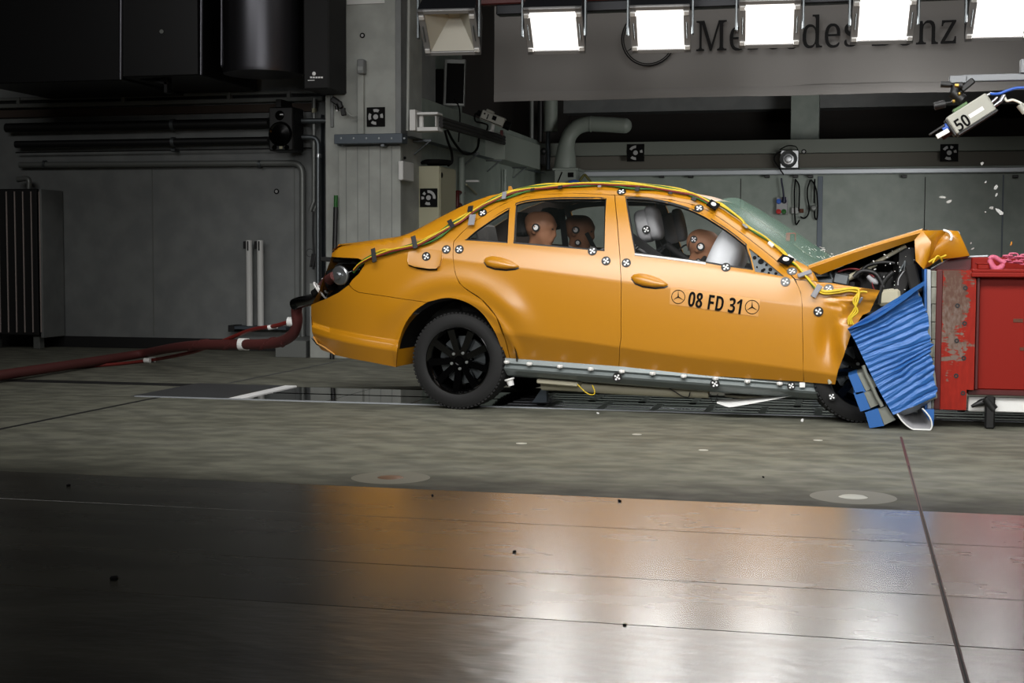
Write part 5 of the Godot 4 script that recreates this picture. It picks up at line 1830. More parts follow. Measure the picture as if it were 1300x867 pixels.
	var v2 := mb_tube(elbow(zpts([[371, 174.5], [404, 174], [404, 360]], zp), 0.09), 0.025, 12)
	var v2c := mb_tube([at_z(404.3, 195.5, zp), at_z(404.3, 200, zp)], 0.036, 12)
	assemble("wall_pipe", "grey pipe with a lower elbow left of the pillar", "pipe", "", [["pipe", v2, "dull_metal"], ["clamp", v2c, "bare_metal"]])
	var v3 := MB.new()
	v3.tube(zpts([[398.5, 125], [398.5, 255], [394, 268]], zp - 0.05), 0.022, 10)
	v3.tube(zpts([[403.5, 220], [403.5, 255], [398.5, 268]], zp), 0.012, 8)
	var v3b := MB.new()
	v3b.span(at_z(395.5, 137, zp), at_z(402, 143.5, zp - 0.06), 0.004)
	var v3c := mb_tube(curve(zpts([[398, 268], [397.5, 300], [398.5, 325], [396, 337]], zp), 4), 0.012, 8)
	var tassel := MB.new()
	for k in 4:
		tassel.tube(zpts([[397 + k, 322], [394.5 + 3.2 * k, 339 + (k % 2) * 3]], zp), 0.012, 6)
	var rgm := MB.new()
	torus_link(rgm, at_z(393.5, 321, zp), Vector3.RIGHT, Vector3.UP, 0.042, 0.0415, 0.003)
	assemble("hanging_cable", "dark cables with a loose loop hanging from a conduit left of the pillar", "cable", "", [["conduit", v3, "grey_pipe"], ["junction", v3b, "cabinet_beige"], ["cable", v3c, "dark_pipe"], ["cable_end", tassel, "dark_pipe"], ["loop", rgm, "dark_pipe"]])
	var chn := MB.new()
	chn.span(at_z(407, 145, WALL_L + 0.1), at_z(413, 370, WALL_L), 0.006)
	assemble("wall_channel", "upright grey steel channel between the pipes and the pillar", "channel", "", [["channel", chn, "steel_beam"]])
	# wall speaker
	var sp := mb_face(341, 136, 372, 191, z + 0.5, 0.3, 0.012)
	var cone := MB.new()
	var cc := at_z(356, 170, z + 0.5)
	cone.lathe(Transform3D(Basis(Vector3.RIGHT, PI / 2), cc), [Vector2(0, 0.006), Vector2(0.03, 0.004), Vector2(0.1, 0.0), Vector2(0.115, 0.012), Vector2(0.125, 0.012), Vector2(0.128, 0.0)], 36)
	var tw := MB.new()
	tw.lathe(Transform3D(Basis(Vector3.RIGHT, PI / 2), at_z(355, 146.5, z + 0.5)), [Vector2(0, 0.008), Vector2(0.022, 0.006), Vector2(0.04, 0.001), Vector2(0.045, 0.008), Vector2(0.05, 0.0)], 24)
	var pt := []
	for u in [348.5, 364.0]:
		pt.append(MB.new())
		pt[-1].lathe(Transform3D(Basis(Vector3.RIGHT, PI / 2), at_z(u, 187.2, z + 0.5)), [Vector2(0, 0.003), Vector2(0.022, 0.003), Vector2(0.026, 0.006), Vector2(0.028, 0.0)], 16)
	var bdg := MB.new()
	bdg.box(Transform3D(Basis(), at_z(356.5, 187.2, z + 0.502)), Vector3(0.035, 0.028, 0.006), 0.002)
	var brk2 := mb_face(350, 126, 357, 137, z + 0.35, 0.3, 0.004)
	assemble("wall_speaker", "small black two-way loudspeaker on the left wall in front of the pipes", "loudspeaker", "", [["cabinet", sp, "black_trim"], ["woofer", cone, "gloss_black"], ["tweeter", tw, "gloss_black"], ["port", pt, "gloss_black"], ["badge", bdg, "cabinet_beige"], ["bracket", brk2, "black_trim"]])
	# two white posts in a floor bracket
	for e in [[317.0, "left one of two short white tubes standing against the left wall"], [331.0, "right one of two short white tubes standing against the left wall"]]:
		var u: float = e[0]
		var tm := MB.new()
		var p0 := at_z(u, 413.5, z + 0.14)
		var p1 := at_z(u - 0.3, 305, z + 0.14)
		tm.lathe(Transform3D(Basis(), Vector3(p0.x, 0, p0.z)), [Vector2(0, p0.y), Vector2(0.034, p0.y), Vector2(0.034, p1.y), Vector2(0.029, p1.y), Vector2(0.029, p1.y - 0.05), Vector2(0, p1.y - 0.05)], 20)
		var cp := MB.new()
		cp.span(Vector3(p0.x - 0.008, p1.y - 0.11, p0.z + 0.028), Vector3(p0.x + 0.008, p1.y - 0.01, p0.z + 0.038), 0.002)
		cp.span(Vector3(p0.x - 0.06, p1.y - 0.09, z), Vector3(p0.x - 0.033, p1.y - 0.01, p0.z + 0.02), 0.003)
		assemble("white_tube", e[1], "tube", "short white tubes by the wall", [["tube", tm, "white_tube"], ["holder", cp, "dark_base"]])
	assemble("tube_shelf", "narrow grey shelf that carries the two white tubes", "shelf", "", [["shelf", mb_span(at_z(297, 414, z + 0.2), at_z(372, 418, z), 0.004), "steel_beam"], ["end_bracket", mb_span(at_z(297, 413, z + 0.21), at_z(300, 420, z), 0.003), "dark_base"]])
	ring_marker(351, 243, z, "small black ring marker on the left wall above the white tubes")
	ring_marker(460, 45, PILLAR, "small black ring marker high on the pale pillar")
	# on the pillar
	coded_target(477.5, 148.5, 23, 24.5, PILLAR, [[60, 110], [-10, 25], [150, 205], [230, 275]], "black square coded target on the upper pale pillar")
	var wb := mb_face(453, 75, 461.5, 93.5, PILLAR + 0.1, 0.1, 0.01)
	var wbl := mb_face(453.5, 84, 461, 90, PILLAR + 0.104, 0.02, 0.003)
	var cd := mb_face(453.5, 93.5, 461.5, 170, PILLAR + 0.045, 0.045, 0.004)
	assemble("switch_box", "small grey switch box on the pillar above a flat conduit", "switch", "", [["box", wb, "wall_paint_left"], ["cover", wbl, "grey_pipe"], ["conduit", cd, "wall_paint_pillar"]])
	assemble("sign_plate", "pale plate at the top of the pillar", "plate", "", [["plate", mb_face(440, -8, 488, 4, PILLAR + 0.01, 0.01, 0.002), "white_tube"]])
	assemble("wall_conduit", "thin pale conduit down the corner of the pillar", "conduit", "", [["conduit", mb_tube(zpts([[519, -20], [517.5, 166]], PILLAR + 0.06), 0.016, 8), "wall_paint_pillar"]])
	# small camera on the pillar
	var cz := PILLAR + 0.2
	var cb := MB.new()
	cb.box(Transform3D(Basis(Vector3.BACK, -0.6), at_z(427, 129, cz)), Vector3(0.11, 0.06, 0.06), 0.012)
	cb.tube([at_z(430, 131, cz + 0.02), at_z(433, 137, cz + 0.02)], 0.03, 12)
	cb.tube([at_z(427, 134, cz), at_z(428.5, 141, cz)], 0.02, 10)
	cb.box(Transform3D(Basis(Vector3.BACK, 0.2), at_z(436, 142, cz)), Vector3(0.045, 0.075, 0.04), 0.006)
	var cw := mb_tube(curve(zpts([[437, 138], [443, 145], [448, 147.5], [454, 146]], cz - 0.05), 4), 0.007, 6)
	var cl2 := mb_tube([at_z(426.5, 140.2, cz + 0.01), at_z(429, 141, cz + 0.01)], 0.012, 8)
	assemble("small_camera", "small dark camera clamped to the left edge of the pillar", "camera", "", [["body", cb, "black_trim"], ["wire", cw, "wall_paint_pillar"], ["lens_ring", cl2, "white_tube"]])
	# steel beam across the pillar
	var bm := MB.new()
	bm.span(at_z(424, 170.5, PILLAR + 0.22), Vector3(SIDE_X + 0.1, at_z(470, 182, PILLAR + 0.22).y, PILLAR + 0.05), 0.004)
	var bh := []
	for k in 6:
		bh.append(MB.new())
		bh[-1].tube([at_z(433 + 16 * k, 175.5, PILLAR + 0.22), at_z(433 + 16 * k, 175.5, PILLAR + 0.228)], 0.01, 10)
	var bl2 := MB.new()
	bl2.span(at_z(428, 182, PILLAR + 0.2), at_z(434, 186, PILLAR + 0.1), 0.004)
	bl2.span(at_z(483, 182.5, PILLAR + 0.2), at_z(492, 187, PILLAR + 0.1), 0.004)
	assemble("steel_beam", "blue-grey steel beam across the pale pillar", "beam", "", [["beam", bm, "steel_beam"], ["rivet", bh, "dull_metal"], ["clamp", bl2, "dull_metal"]])
	# green-handled rod
	var rod := mb_tube(zpts([[426.5, 248], [426.3, 263]], PILLAR + 0.1), 0.02, 10)
	var rod2 := mb_tube([at_z(426.3, 263, PILLAR + 0.1), at_y(424, 455.5, 0.0) * Vector3(1, 0, 0) + Vector3(0, 0.0, PILLAR + 0.22)], 0.024, 10)
	assemble("long_rod", "dark rod with a green grip leaning on the pillar", "rod", "", [["grip", rod, "green_grip"], ["shaft", rod2, "dark_pipe"]])
	# pale plinth behind the car's tail
	var ph := MB.new()
	ph.span(Vector3(at_z(393, 400, PILLAR + 0.12).x, at_z(420, 360, PILLAR + 0.12).y, PILLAR + 0.12), Vector3(SIDE_X - 0.35, 0.0, PILLAR), 0.006)
	var ph2 := MB.new()
	ph2.span(Vector3(at_z(385, 450, WALL_L + 0.1).x, at_z(385, 427, WALL_L + 0.1).y, PILLAR + 0.1), Vector3(at_z(393, 450, PILLAR).x, 0, WALL_L), 0.004)
	assemble("plinth_cabinet", "low pale plinth at the foot of the pillar behind the car's tail", "plinth", "", [["body", ph, "wall_paint_pillar"], ["side_box", ph2, "grey_pipe"]])
	var bg := MB.new()
	bg.span(at_z(443, 306, PILLAR + 0.3), at_z(454, 309, PILLAR + 0.1), 0.003)
	# on the side wall: bracket, camera rail, cameras, monitor, cabinet
	var xb := SIDE_X + 0.12
	var wbk := MB.new()
	wbk.span(at_z(527, 139, PILLAR + 0.2), at_z(529.5, 168.5, PILLAR - 0.05), 0.003)
	wbk.span(at_z(529, 142.5, PILLAR + 0.2), at_z(562, 147.5, PILLAR + 0.02), 0.004)
	wbk.span(at_z(529, 161.5, PILLAR + 0.2), at_z(562, 168, PILLAR + 0.02), 0.004)
	wbk.tube([at_z(535, 147, PILLAR + 0.12), at_z(535, 162, PILLAR + 0.12)], 0.024, 12)
	wbk.span(at_z(552.5, 147, PILLAR + 0.16), at_z(558, 162, PILLAR + 0.04), 0.003)
	assemble("wall_bracket", "white steel bracket on the pillar corner that carries a rail", "bracket", "", [["bracket", wbk, "white_tube"]])
	var xr := xb + 0.12
	var ra := at_z(560, 151, PILLAR + 0.1)
	var rb2 := at_x(640, 176, xr)
	var rail := MB.new()
	for o in [0.035, 0.0, -0.035]:
		rail.tube([ra + Vector3(0, o - 0.03, 0), rb2 + Vector3(0, o - 0.02, 0)], 0.022, 8)
	assemble("camera_rail", "dark slotted rail running back from the white bracket", "rail", "", [["rail", rail, "interior_dark"]])
	# rail camera
	var k1 := at_x(626, 151, xr)
	var fwd := Vector3(0.55, -0.14, -0.8).normalized()
	var kt := oriented(Vector3(0.93, -0.37, -0.1), Vector3.UP, k1)
	var kb := MB.new()
	kb.box(kt, Vector3(0.29, 0.115, 0.12), 0.01)
	var klid := MB.new()
	klid.box(kt * Transform3D(Basis(), Vector3(-0.06, 0.068, 0)), Vector3(0.09, 0.03, 0.09), 0.005)
	var kl := MB.new()
	kl.tube([kt * Vector3(0.145, -0.01, 0.0), kt * Vector3(0.22, -0.015, 0.0)], 0.05, 14)
	kl.tube([kt * Vector3(-0.145, 0.0, 0.0), kt * Vector3(-0.2, 0.005, 0.0)], 0.034, 12)
	var kp := MB.new()
	kp.box(kt * Transform3D(Basis(), Vector3(0.02, 0.012, 0.061)), Vector3(0.05, 0.05, 0.004), 0.001)
	kp.box(kt * Transform3D(Basis(), Vector3(-0.06, 0.0, 0.061)), Vector3(0.012, 0.06, 0.004), 0.001)
	kp.box(kt * Transform3D(Basis(), Vector3(-0.105, 0.02, 0.061)), Vector3(0.02, 0.02, 0.004), 0.001)
	kp.box(kt * Transform3D(Basis(), Vector3(0.0, -0.045, 0.061)), Vector3(0.27, 0.008, 0.004), 0.001)
	var ks := MB.new()
	ks.tube([k1 + Vector3(0, -0.05, 0), at_x(624.5, 168, xr)], 0.024, 10)
	ks.span(at_x(622.5, 167, xr) + Vector3(0, 0, 0.05), at_x(626.5, 181, xr) - Vector3(0, 0, 0.05), 0.004)
	ks.box(Transform3D(Basis(), at_x(621, 166.5, xr)), Vector3(0.09, 0.02, 0.08), 0.004)
	var kw := mb_tube(curve([kt * Vector3(-0.19, 0, 0), kt * Vector3(-0.215, -0.03, 0.02), kt * Vector3(-0.18, -0.1, 0.03), at_x(612, 156, xr + 0.02), at_x(619, 159, xr), at_x(618, 166, xr)], 5), 0.01, 8)
	assemble("rail_camera", "beige camera with a black lens on a white stand on the dark rail", "camera", "", [["body", kb, "camera_body"], ["lid", klid, "camera_body"], ["lens", kl, "black_print"], ["dark_markings", kp, "black_print"], ["stand", ks, "white_tube"], ["wire", kw, "black_print"]])
	# looping cables below the rail
	for e in [[[[568, 165], [576, 180], [588, 194], [599, 195], [606, 188], [608, 176]], "black cable looping below the camera rail"], [[[565, 166], [568, 178], [573, 192], [574, 205], [569, 210]], "black cable hanging from the bracket to the coil"], [[[575, 125], [582, 134], [584, 150], [582, 180]], "thin black cable hanging from the monitor"]]:
		var pts := []
		for q in e[0]:
			pts.append(at_x(q[0], q[1], xb + 0.05))
		assemble("loop_cable", e[1], "cable", "", [["cable", mb_tube(curve(pts, 6), 0.014 if e[0][0][0] != 575 else 0.008, 8), "black_print"]])
	# monitor in the recess
	var mz := at_x(563, 110, SIDE_X - 0.1).z
	var mon := MB.new()
	var mt := Transform3D(Basis(Vector3.UP, 0.15) * Basis(Vector3.BACK, -0.03), at_x(577, 105, SIDE_X - 0.05))
	mon.box(mt, Vector3(0.25, 0.53, 0.04), 0.01)
	var ms := MB.new()
	ms.box(mt * Transform3D(Basis(), Vector3(0.01, -0.01, 0.021)), Vector3(0.2, 0.45, 0.004), 0.001)
	var mbk := MB.new()
	mbk.box(mt * Transform3D(Basis(), Vector3(-0.17, -0.1, -0.02)), Vector3(0.1, 0.5, 0.08), 0.01)
	assemble("monitor", "tall narrow monitor with a pale frame in the wall recess", "monitor", "", [["frame", mon, "grey_pipe"], ["screen", ms, "black_print"], ["mount", mbk, "black_print"]])
	# lower beam along the side wall
	var lb := MB.new()
	var la := at_x(527, 176, SIDE_X + 0.06)
	lb.span(Vector3(SIDE_X + 0.002, at_x(600, 185, SIDE_X + 0.06).y - 0.1, PILLAR - 0.02), Vector3(SIDE_X + 0.12, la.y, BACK + 0.2), 0.006)
	var lbb := []
	for u in [530.0, 592.0, 622.0, 655.0]:
		var p := at_x(u, 190, SIDE_X + 0.05)
		lbb.append(MB.new())
		var by := at_x(600, 185, SIDE_X + 0.06).y - 0.1
		lbb[-1].span(Vector3(SIDE_X + 0.003, by - 0.025, p.z - 0.015), Vector3(SIDE_X + 0.2, by + 0.004, p.z + 0.015), 0.004)
		lbb[-1].tube([Vector3(SIDE_X + 0.014, by - 0.15, p.z), Vector3(SIDE_X + 0.18, by - 0.015, p.z)], 0.01, 6)
	assemble("side_duct", "grey duct along the side wall behind the pillar", "duct", "", [["duct", lb, "steel_beam"], ["bracket", lbb, "dull_metal"]])
	# switch cabinet with target and cable coil
	var kz := -14.1
	var c0 := at_x(523, 213, SIDE_X + 0.02)
	var cab2 := mb_face(523.5, 211, 557.5, 345, kz, 0.6, 0.006)
	var cdr := MB.new()
	var cx := at_z(557.5, 211, kz)
	cdr.span(Vector3(cx.x + 0.004, cx.y - 0.01, kz - 0.01), Vector3(cx.x + 0.012, 0.1, kz - 0.59), 0.003)
	var kn := MB.new()
	kn.ball(Transform3D(Basis().scaled(Vector3.ONE * 0.014), at_z(527, 223, kz + 0.005)), 10)
	kn.ball(Transform3D(Basis().scaled(Vector3(0.012, 0.03, 0.02)), Vector3(cx.x + 0.014, at_z(558, 222, kz).y, kz - 0.05)), 10)
	assemble("switch_cabinet", "beige switch cabinet at the side wall with a coded target on it", "cabinet", "", [["body", cab2, "cabinet_beige"], ["door", cdr, "cabinet_beige"], ["knob", kn, "black_print"]])
	coded_target(544.5, 251, 22, 23.5, kz, [[-10, 100], [125, 150], [170, 195], [240, 285]], "black square coded target on the beige switch cabinet")
	var coil := MB.new()
	for k in 4:
		var pts := []
		var cc2 := at_z(552, 207.5 - 0.8 * k, kz - 0.2)
		for j in 29:
			var an := TAU * j / 28
			pts.append(cc2 + Vector3(cos(an) * (0.16 - 0.008 * k), 0.0, sin(an) * 0.17) + Vector3(0.03 * k * 0.3, 0, 0))
		coil.tube(pts, 0.014, 8, false)
	assemble("cable_coil", "black coiled cable lying on the beige switch cabinet", "cable", "", [["coil", coil, "black_print"]])
	var fx := MB.new()
	fx.span(at_z(511.5, 204, PILLAR + 0.16), at_z(519.5, 231, PILLAR - 0.2), 0.008)
	var fk := MB.new()
	fk.ball(Transform3D(Basis().scaled(Vector3.ONE * 0.015), at_z(514, 200.5, PILLAR + 0.1)), 10)
	assemble("white_fixture", "small white upright fixture at the corner of the pillar", "fixture", "", [["body", fx, "white_tube"], ["knob", fk, "black_print"]])
	# things further along the side wall
	var gb := mb_span(at_x(641, 168, SIDE_X + 0.25), Vector3(SIDE_X, at_x(660, 208, SIDE_X + 0.25).y, at_x(681, 190, SIDE_X + 0.2).z), 0.006)
	var gbd := mb_span(at_x(668, 192, SIDE_X + 0.26), at_x(669, 208, SIDE_X + 0.255) , 0.001)
	assemble("wall_cabinet", "pale grey-green cabinet on the side wall behind the rail camera", "cabinet", "", [["body", gb, "vent_pipe"]])
	var rs := MB.new()
	rs.box(Transform3D(Basis(), at_x(637, 169, SIDE_X + 0.27)), Vector3(0.03, 0.07, 0.05), 0.004)
	assemble("red_switch", "small red and grey switch on the side wall cabinet's edge", "switch", "", [["body", rs, "dark_red"]])
	var pst := [MB.new(), MB.new()]
	pst[0].tube([at_x(586, 200, SIDE_X + 0.06), at_x(586, 262, SIDE_X + 0.06)], 0.035, 10)
	pst[1].tube([at_x(641, 215, SIDE_X + 0.06), at_x(641, 262, SIDE_X + 0.06)], 0.02, 8)
	assemble("wall_post", "pale post on the side wall right of the beige cabinet", "post", "", [["post", pst, "wall_paint_back"]])
	var la2 := at_x(592, 231, SIDE_X + 0.05)
	var arm := mb_span(la2 + Vector3(0, 0.02, 0.03), at_z(608.5, 229, la2.z) + Vector3(0, -0.02, -0.03), 0.004)
	var arm2 := mb_tube([la2 + Vector3(0, -0.03, 0), at_x(605, 246, SIDE_X + 0.02)], 0.012, 8)
	assemble("bracket_arm", "white bracket arm sticking out from the side wall", "bracket", "", [["arm", arm, "white_tube"], ["stay", arm2, "cabinet_beige"]])
	var rf := MB.new()
	rf.tube([at_x(580.5, 262, SIDE_X + 0.05), at_x(580.5, 244, SIDE_X + 0.05), at_x(588, 245, SIDE_X + 0.05)], 0.025, 8)
	rf.tube([at_x(580, 261, SIDE_X + 0.05), at_x(588, 260.5, SIDE_X + 0.05)], 0.03, 8)
	assemble("angle_iron", "dark red angle iron at the side wall behind the car's rear pillar", "angle iron", "", [["angle", rf, "dark_red"]])
	build_hose()

func build_hose():
	# thick red hose bundle from the left across the floor to the socket in the car's tail
	var pts := [at_y(-260, 520, 0.06), at_y(-60, 486, 0.06), at_y(0, 476.5, 0.06), at_y(60, 467.5, 0.06), at_y(120, 458.5, 0.06), at_y(180, 449, 0.08)]
	pts += zpts([[220, 441.5, -11.6], [250, 438.3, -11.2], [290, 437, -10.9], [330, 437, -10.6], [355, 434, -10.4], [371, 425, -10.2], [377, 410, -10.1], [376.5, 395, -10.05], [378, 385, -10.0]], 0)
	var c := curve(pts, 6)
	var main := mb_tube(c, 0.042, 14)
	var wrap := MB.new()
	for i in 26: # the strands twisted round it
		var k := 40 + i
		if k + 1 < c.size():
			var a: Vector3 = c[k]
			var b: Vector3 = c[k + 1]
			wrap.tube([a + Vector3(0, 0.03 * sin(k * 0.9), 0.03 * cos(k * 0.9)), b + Vector3(0, 0.03 * sin((k + 1) * 0.9), 0.03 * cos((k + 1) * 0.9))], 0.022, 8)
	var tape := MB.new()
	var tp := curve(zpts([[374, 386.5, -10.0], [382, 383.5, -9.95], [396, 380.5, -9.8], [408, 375, -9.6], [416, 367, -9.45], [421, 361, -9.3]], 0), 5)
	tape.tube(tp, 0.045, 14)
	var rd2 := mb_tube(curve(zpts([[412, 368, -9.5], [418, 359, -9.35], [420, 353, -9.25], [425, 350, -9.15]], 0), 5), 0.033, 12)
	var rd3 := mb_tube(curve(zpts([[405, 366, -9.6], [410, 360, -9.45], [416, 353, -9.3], [424, 351, -9.2]], 0), 5), 0.024, 10)
	var clampm := []
	for e in [[309.5, 437, -10.75, 0.05], [372, 408.5, -10.1, 0.036]]:
		var p := at_z(e[0], e[1], e[2])
		clampm.append(MB.new())
		clampm[-1].tube([p - Vector3(0.04, 0, 0), p + Vector3(0.04, 0, 0)], e[3], 14)
	var wt := []
	for q in [[409, 371], [415, 362], [421, 356], [404, 367]]:
		wt.append(MB.new())
		torus_link(wt[-1], at_z(q[0], q[1], -9.45), Vector3(0.5, -0.8, 0).normalized(), Vector3(0, 0.3, 1).normalized(), 0.05, 0.049, 0.007)
	var bk := [MB.new(), MB.new()]
	bk[0].box(Transform3D(Basis(Vector3.BACK, 0.6), at_z(404, 369, -9.5)), Vector3(0.1, 0.05, 0.06), 0.01)
	bk[1].box(Transform3D(Basis(Vector3.BACK, 0.3), at_z(421, 347.5, -9.3)), Vector3(0.07, 0.06, 0.05), 0.012)
	assemble("red_supply_hose", "thick dark red hose bundle with black taped end plugged into the car's tail", "hose", "", [["hose", main, "red_hose"], ["twisted_strand", wrap, "red_hose"], ["black_sleeve", tape, "gloss_black"], ["hose_tail", rd2, "red_hose"], ["hose_tail", rd3, "red_hose"], ["white_band", clampm, "white_plastic"], ["cable_tie", wt, "white_plastic"], ["buckle", bk, "black_print"]])
	var t1 := curve([at_y(-240, 518, 0.015), at_y(-40, 484, 0.015), at_y(0, 478.5, 0.015), at_y(90, 467, 0.015), at_y(150, 462, 0.015), at_y(196, 456.5, 0.03)] + zpts([[240, 448, -11.5], [262, 441, -11.2], [290, 430, -10.9], [320, 418.5, -10.6], [350, 413.5, -10.3], [374, 406, -10.1]], 0), 5)
	var wb2 := MB.new()
	for e in [[187, 457.5], [193, 456.5]]:
		var p := at_y(e[0], e[1], 0.025)
		wb2.tube([p - Vector3(0.03, 0, 0), p + Vector3(0.03, 0, 0)], 0.024, 10)
	var p2 := at_z(346, 414.5, -10.35)
	wb2.tube([p2 - Vector3(0.035, 0.01, 0), p2 + Vector3(0.035, 0.005, 0)], 0.02, 10)
	assemble("thin_red_hose", "thin red hose beside the thick hose bundle with white couplings", "hose", "", [["hose", mb_tube(t1, 0.016, 10), "thin_red"], ["coupling", wb2, "white_plastic"]])

func build_back_side():
	var z := BACK
	# steel rail along the back wall
	var rl := MB.new()
	var ra := at_z(740, 217.5, z + 0.2)
	var rb := at_z(1300, 211, z + 0.2)
	rl.span(Vector3(ra.x, at_z(1000, 221.5, z + 0.2).y, z + 0.08), Vector3(5.9, at_z(1000, 215, z + 0.2).y, z + 0.2), 0.01)
	var hk := []
	for u in [840.0, 877.0, 974.0, 1010.0, 1029.0, 1148.0, 1289.0]:
		hk.append(MB.new())
		hk[-1].box(Transform3D(Basis(), at_z(u, 224, z + 0.14)), Vector3(0.07, 0.04, 0.06), 0.006)
	assemble("sliding_rail", "long bright steel rail across the grey back wall", "rail", "", [["rail", rl, "steel_galv"], ["roller", hk, "black_trim"]])
	coded_target(807, 194, 22, 22, z + 0.1, [[85, 150], [0, 25], [225, 275]], "black square coded target on the back wall right of the bent pipe")
	coded_target(1205, 194, 23, 22, z + 0.1, [[105, 150], [55, 80], [0, 25], [235, 285]], "black square coded target on the back wall below the tilted camera")
	ring_marker(1020.5, 192.5, z + 0.1, "small black ring marker on the back wall beside the round lamp")
	# bent ventilation pipe on its box
	var vz := z + 0.6
	var base := zpts([[717, 216], [718, 200], [719, 186], [723, 172], [732, 162], [745, 157.5], [760, 157.5], [793, 159.5]], vz)
	var vp := MB.new()
	var c := curve(base, 5)
	var rad := []
	for i in c.size():
		rad.append(lerpf(0.155, 0.105, smoothstep(0.0, 0.4, float(i) / c.size())))
	vp.tube(c, rad, 24)
	var e0: Vector3 = c[-1]
	vp.ball(Transform3D(Basis().scaled(Vector3(0.1, 0.105, 0.105)), e0), 20)
	var seam := MB.new()
	seam.tube([at_z(749.5, 157.3, vz), at_z(751, 157.3, vz)], 0.112, 24)
	var bx := mb_face(704, 215, 731, 236, vz + 0.2, 0.82, 0.006)
	var fl := mb_face(701, 213.5, 734, 216, vz + 0.24, 0.48, 0.004)
	var pn := MB.new()
	pn.box(Transform3D(Basis(), at_z(724.5, 222, vz + 0.205)), Vector3(0.08, 0.065, 0.01), 0.002)
	pn.box(Transform3D(Basis(Vector3.BACK, -0.4), at_z(710, 227, vz + 0.205)), Vector3(0.015, 0.2, 0.01), 0.002)
	assemble("vent_pipe", "grey-green bent ventilation pipe on a square box behind the car roof", "vent pipe", "", [["pipe", vp, "vent_pipe"], ["seam", seam, "vent_pipe"], ["box", bx, "vent_pipe"], ["flange", fl, "vent_pipe"], ["dark_panel", pn, "black_print"]])
	var wr := MB.new()
	wr.tube(curve(zpts([[722, 232], [730, 230], [738, 233]], vz + 0.25), 4), 0.02, 8)
	assemble("blue_plug", "small blue plug lead in front of the vent pipe box", "cable", "", [["lead", wr, "wire_blue"]])
	var wr2 := MB.new()
	wr2.tube(curve(zpts([[727, 231], [733, 234], [737, 228], [742, 222], [746, 226], [750, 231]], vz + 0.1), 5), 0.018, 8)
	assemble("olive_hose", "olive hose end hanging beside the vent pipe box", "hose", "", [["hose", wr2, "olive"]])
	# pipes and gear in the dark corner
	for e in [[[675, 128], [675, 205], 0.03, "grey_pipe", "pale thin pipe in the dark corner left of the vent pipe"], [[699, 138], [699, 167], 0.1, "vent_pipe", "short thick grey pipe stub hanging in the dark corner"], [[686, 128], [686, 180], 0.04, "dark_pipe", "dark upright pipe in the corner left of the vent pipe"], [[696, 168], [696, 215], 0.03, "steel_beam", "grey upright pipe low in the corner left of the vent pipe"]]:
		assemble("corner_pipe", e[4], "pipe", "", [["pipe", mb_tube([at_z(e[0][0], e[0][1] - 20, z + 0.3), at_z(e[1][0], e[1][1], z + 0.3)], e[2], 12), e[3]]])
	var vb := MB.new()
	vb.box(Transform3D(Basis(), at_z(686, 200, z + 0.6)), Vector3(0.16, 0.2, 0.12), 0.01)
	vb.ball(Transform3D(Basis().scaled(Vector3.ONE * 0.05), at_z(690, 192, z + 0.7)), 10)
	assemble("valve_block", "dark valve block in the corner at the end of the side wall", "valve", "", [["block", vb, "black_trim"]])
	# round lamp in a bright case
	var lz := z + 0.3
	var cs := mb_face(990.5, 190.5, 1014, 213.5, lz, 0.2, 0.01)
	var rf := MB.new()
	var rc := at_z(1001, 202, lz)
	rf.lathe(Transform3D(Basis(Vector3.RIGHT, PI / 2), rc), [Vector2(0, 0.05), Vector2(0.04, 0.045), Vector2(0.05, 0.01), Vector2(0.07, 0.008), Vector2(0.112, 0.04), Vector2(0.118, 0.03), Vector2(0.118, -0.01)], 32)
	var cv := MB.new()
	cv.tube(curve(zpts([[992, 192], [985, 196], [983, 203], [987, 210], [995, 222]], lz + 0.02), 5), 0.01, 6)
	cv.tube(curve(zpts([[990, 190], [1000, 185], [1010, 186], [1013, 191]], lz + 0.02), 5), 0.008, 6)
	assemble("round_spotlight", "round silvery spotlight in a bright metal case above the rail", "lamp", "", [["case", cs, "bare_metal"], ["reflector", rf, "bare_metal"], ["cable", cv, "black_print"]])
	# sockets, junction box and cables on the back wall
	var sb := mb_face(985.5, 250.5, 999.5, 272, z + 0.12, 0.12, 0.008)
	var sub := []
	for q in [[988.8, 256, "wire_blue"], [995.5, 255.5, "socket_navy"], [988.5, 269, "socket_red"], [995.3, 269, "green_grip"]]:
		var m := MB.new()
		m.lathe(Transform3D(Basis(Vector3.RIGHT, PI / 2.3), at_z(q[0], q[1], z + 0.12)), [Vector2(0.035, 0), Vector2(0.033, 0.03), Vector2(0.0, 0.034)], 16)
		sub.append(["socket", m, q[2]])
	assemble("socket_box", "grey box with blue, red and green power sockets on the back wall", "socket box", "", [["box", sb, "seat_grey"]] + sub)
	var plug := MB.new()
	plug.tube(zpts([[995.5, 250], [995.5, 257]], z + 0.2), 0.028, 10)
	plug.tube(curve(zpts([[995, 250], [994, 240], [992.5, 232], [992, 226]], z + 0.16), 5), 0.012, 8)
	assemble("power_plug", "black power plug and lead in the upper socket of the socket box", "plug", "", [["plug", plug, "socket_navy"]])
	var jb := mb_face(1004.5, 263, 1014, 271.5, z + 0.1, 0.1, 0.006)
	var jc := mb_face(1015, 265, 1020, 270, z + 0.09, 0.09, 0.006)
	assemble("junction_box", "small grey junction box hanging among the cable loops", "junction box", "", [["box", jb, "grey_pipe"], ["plug", jc, "rust"]])
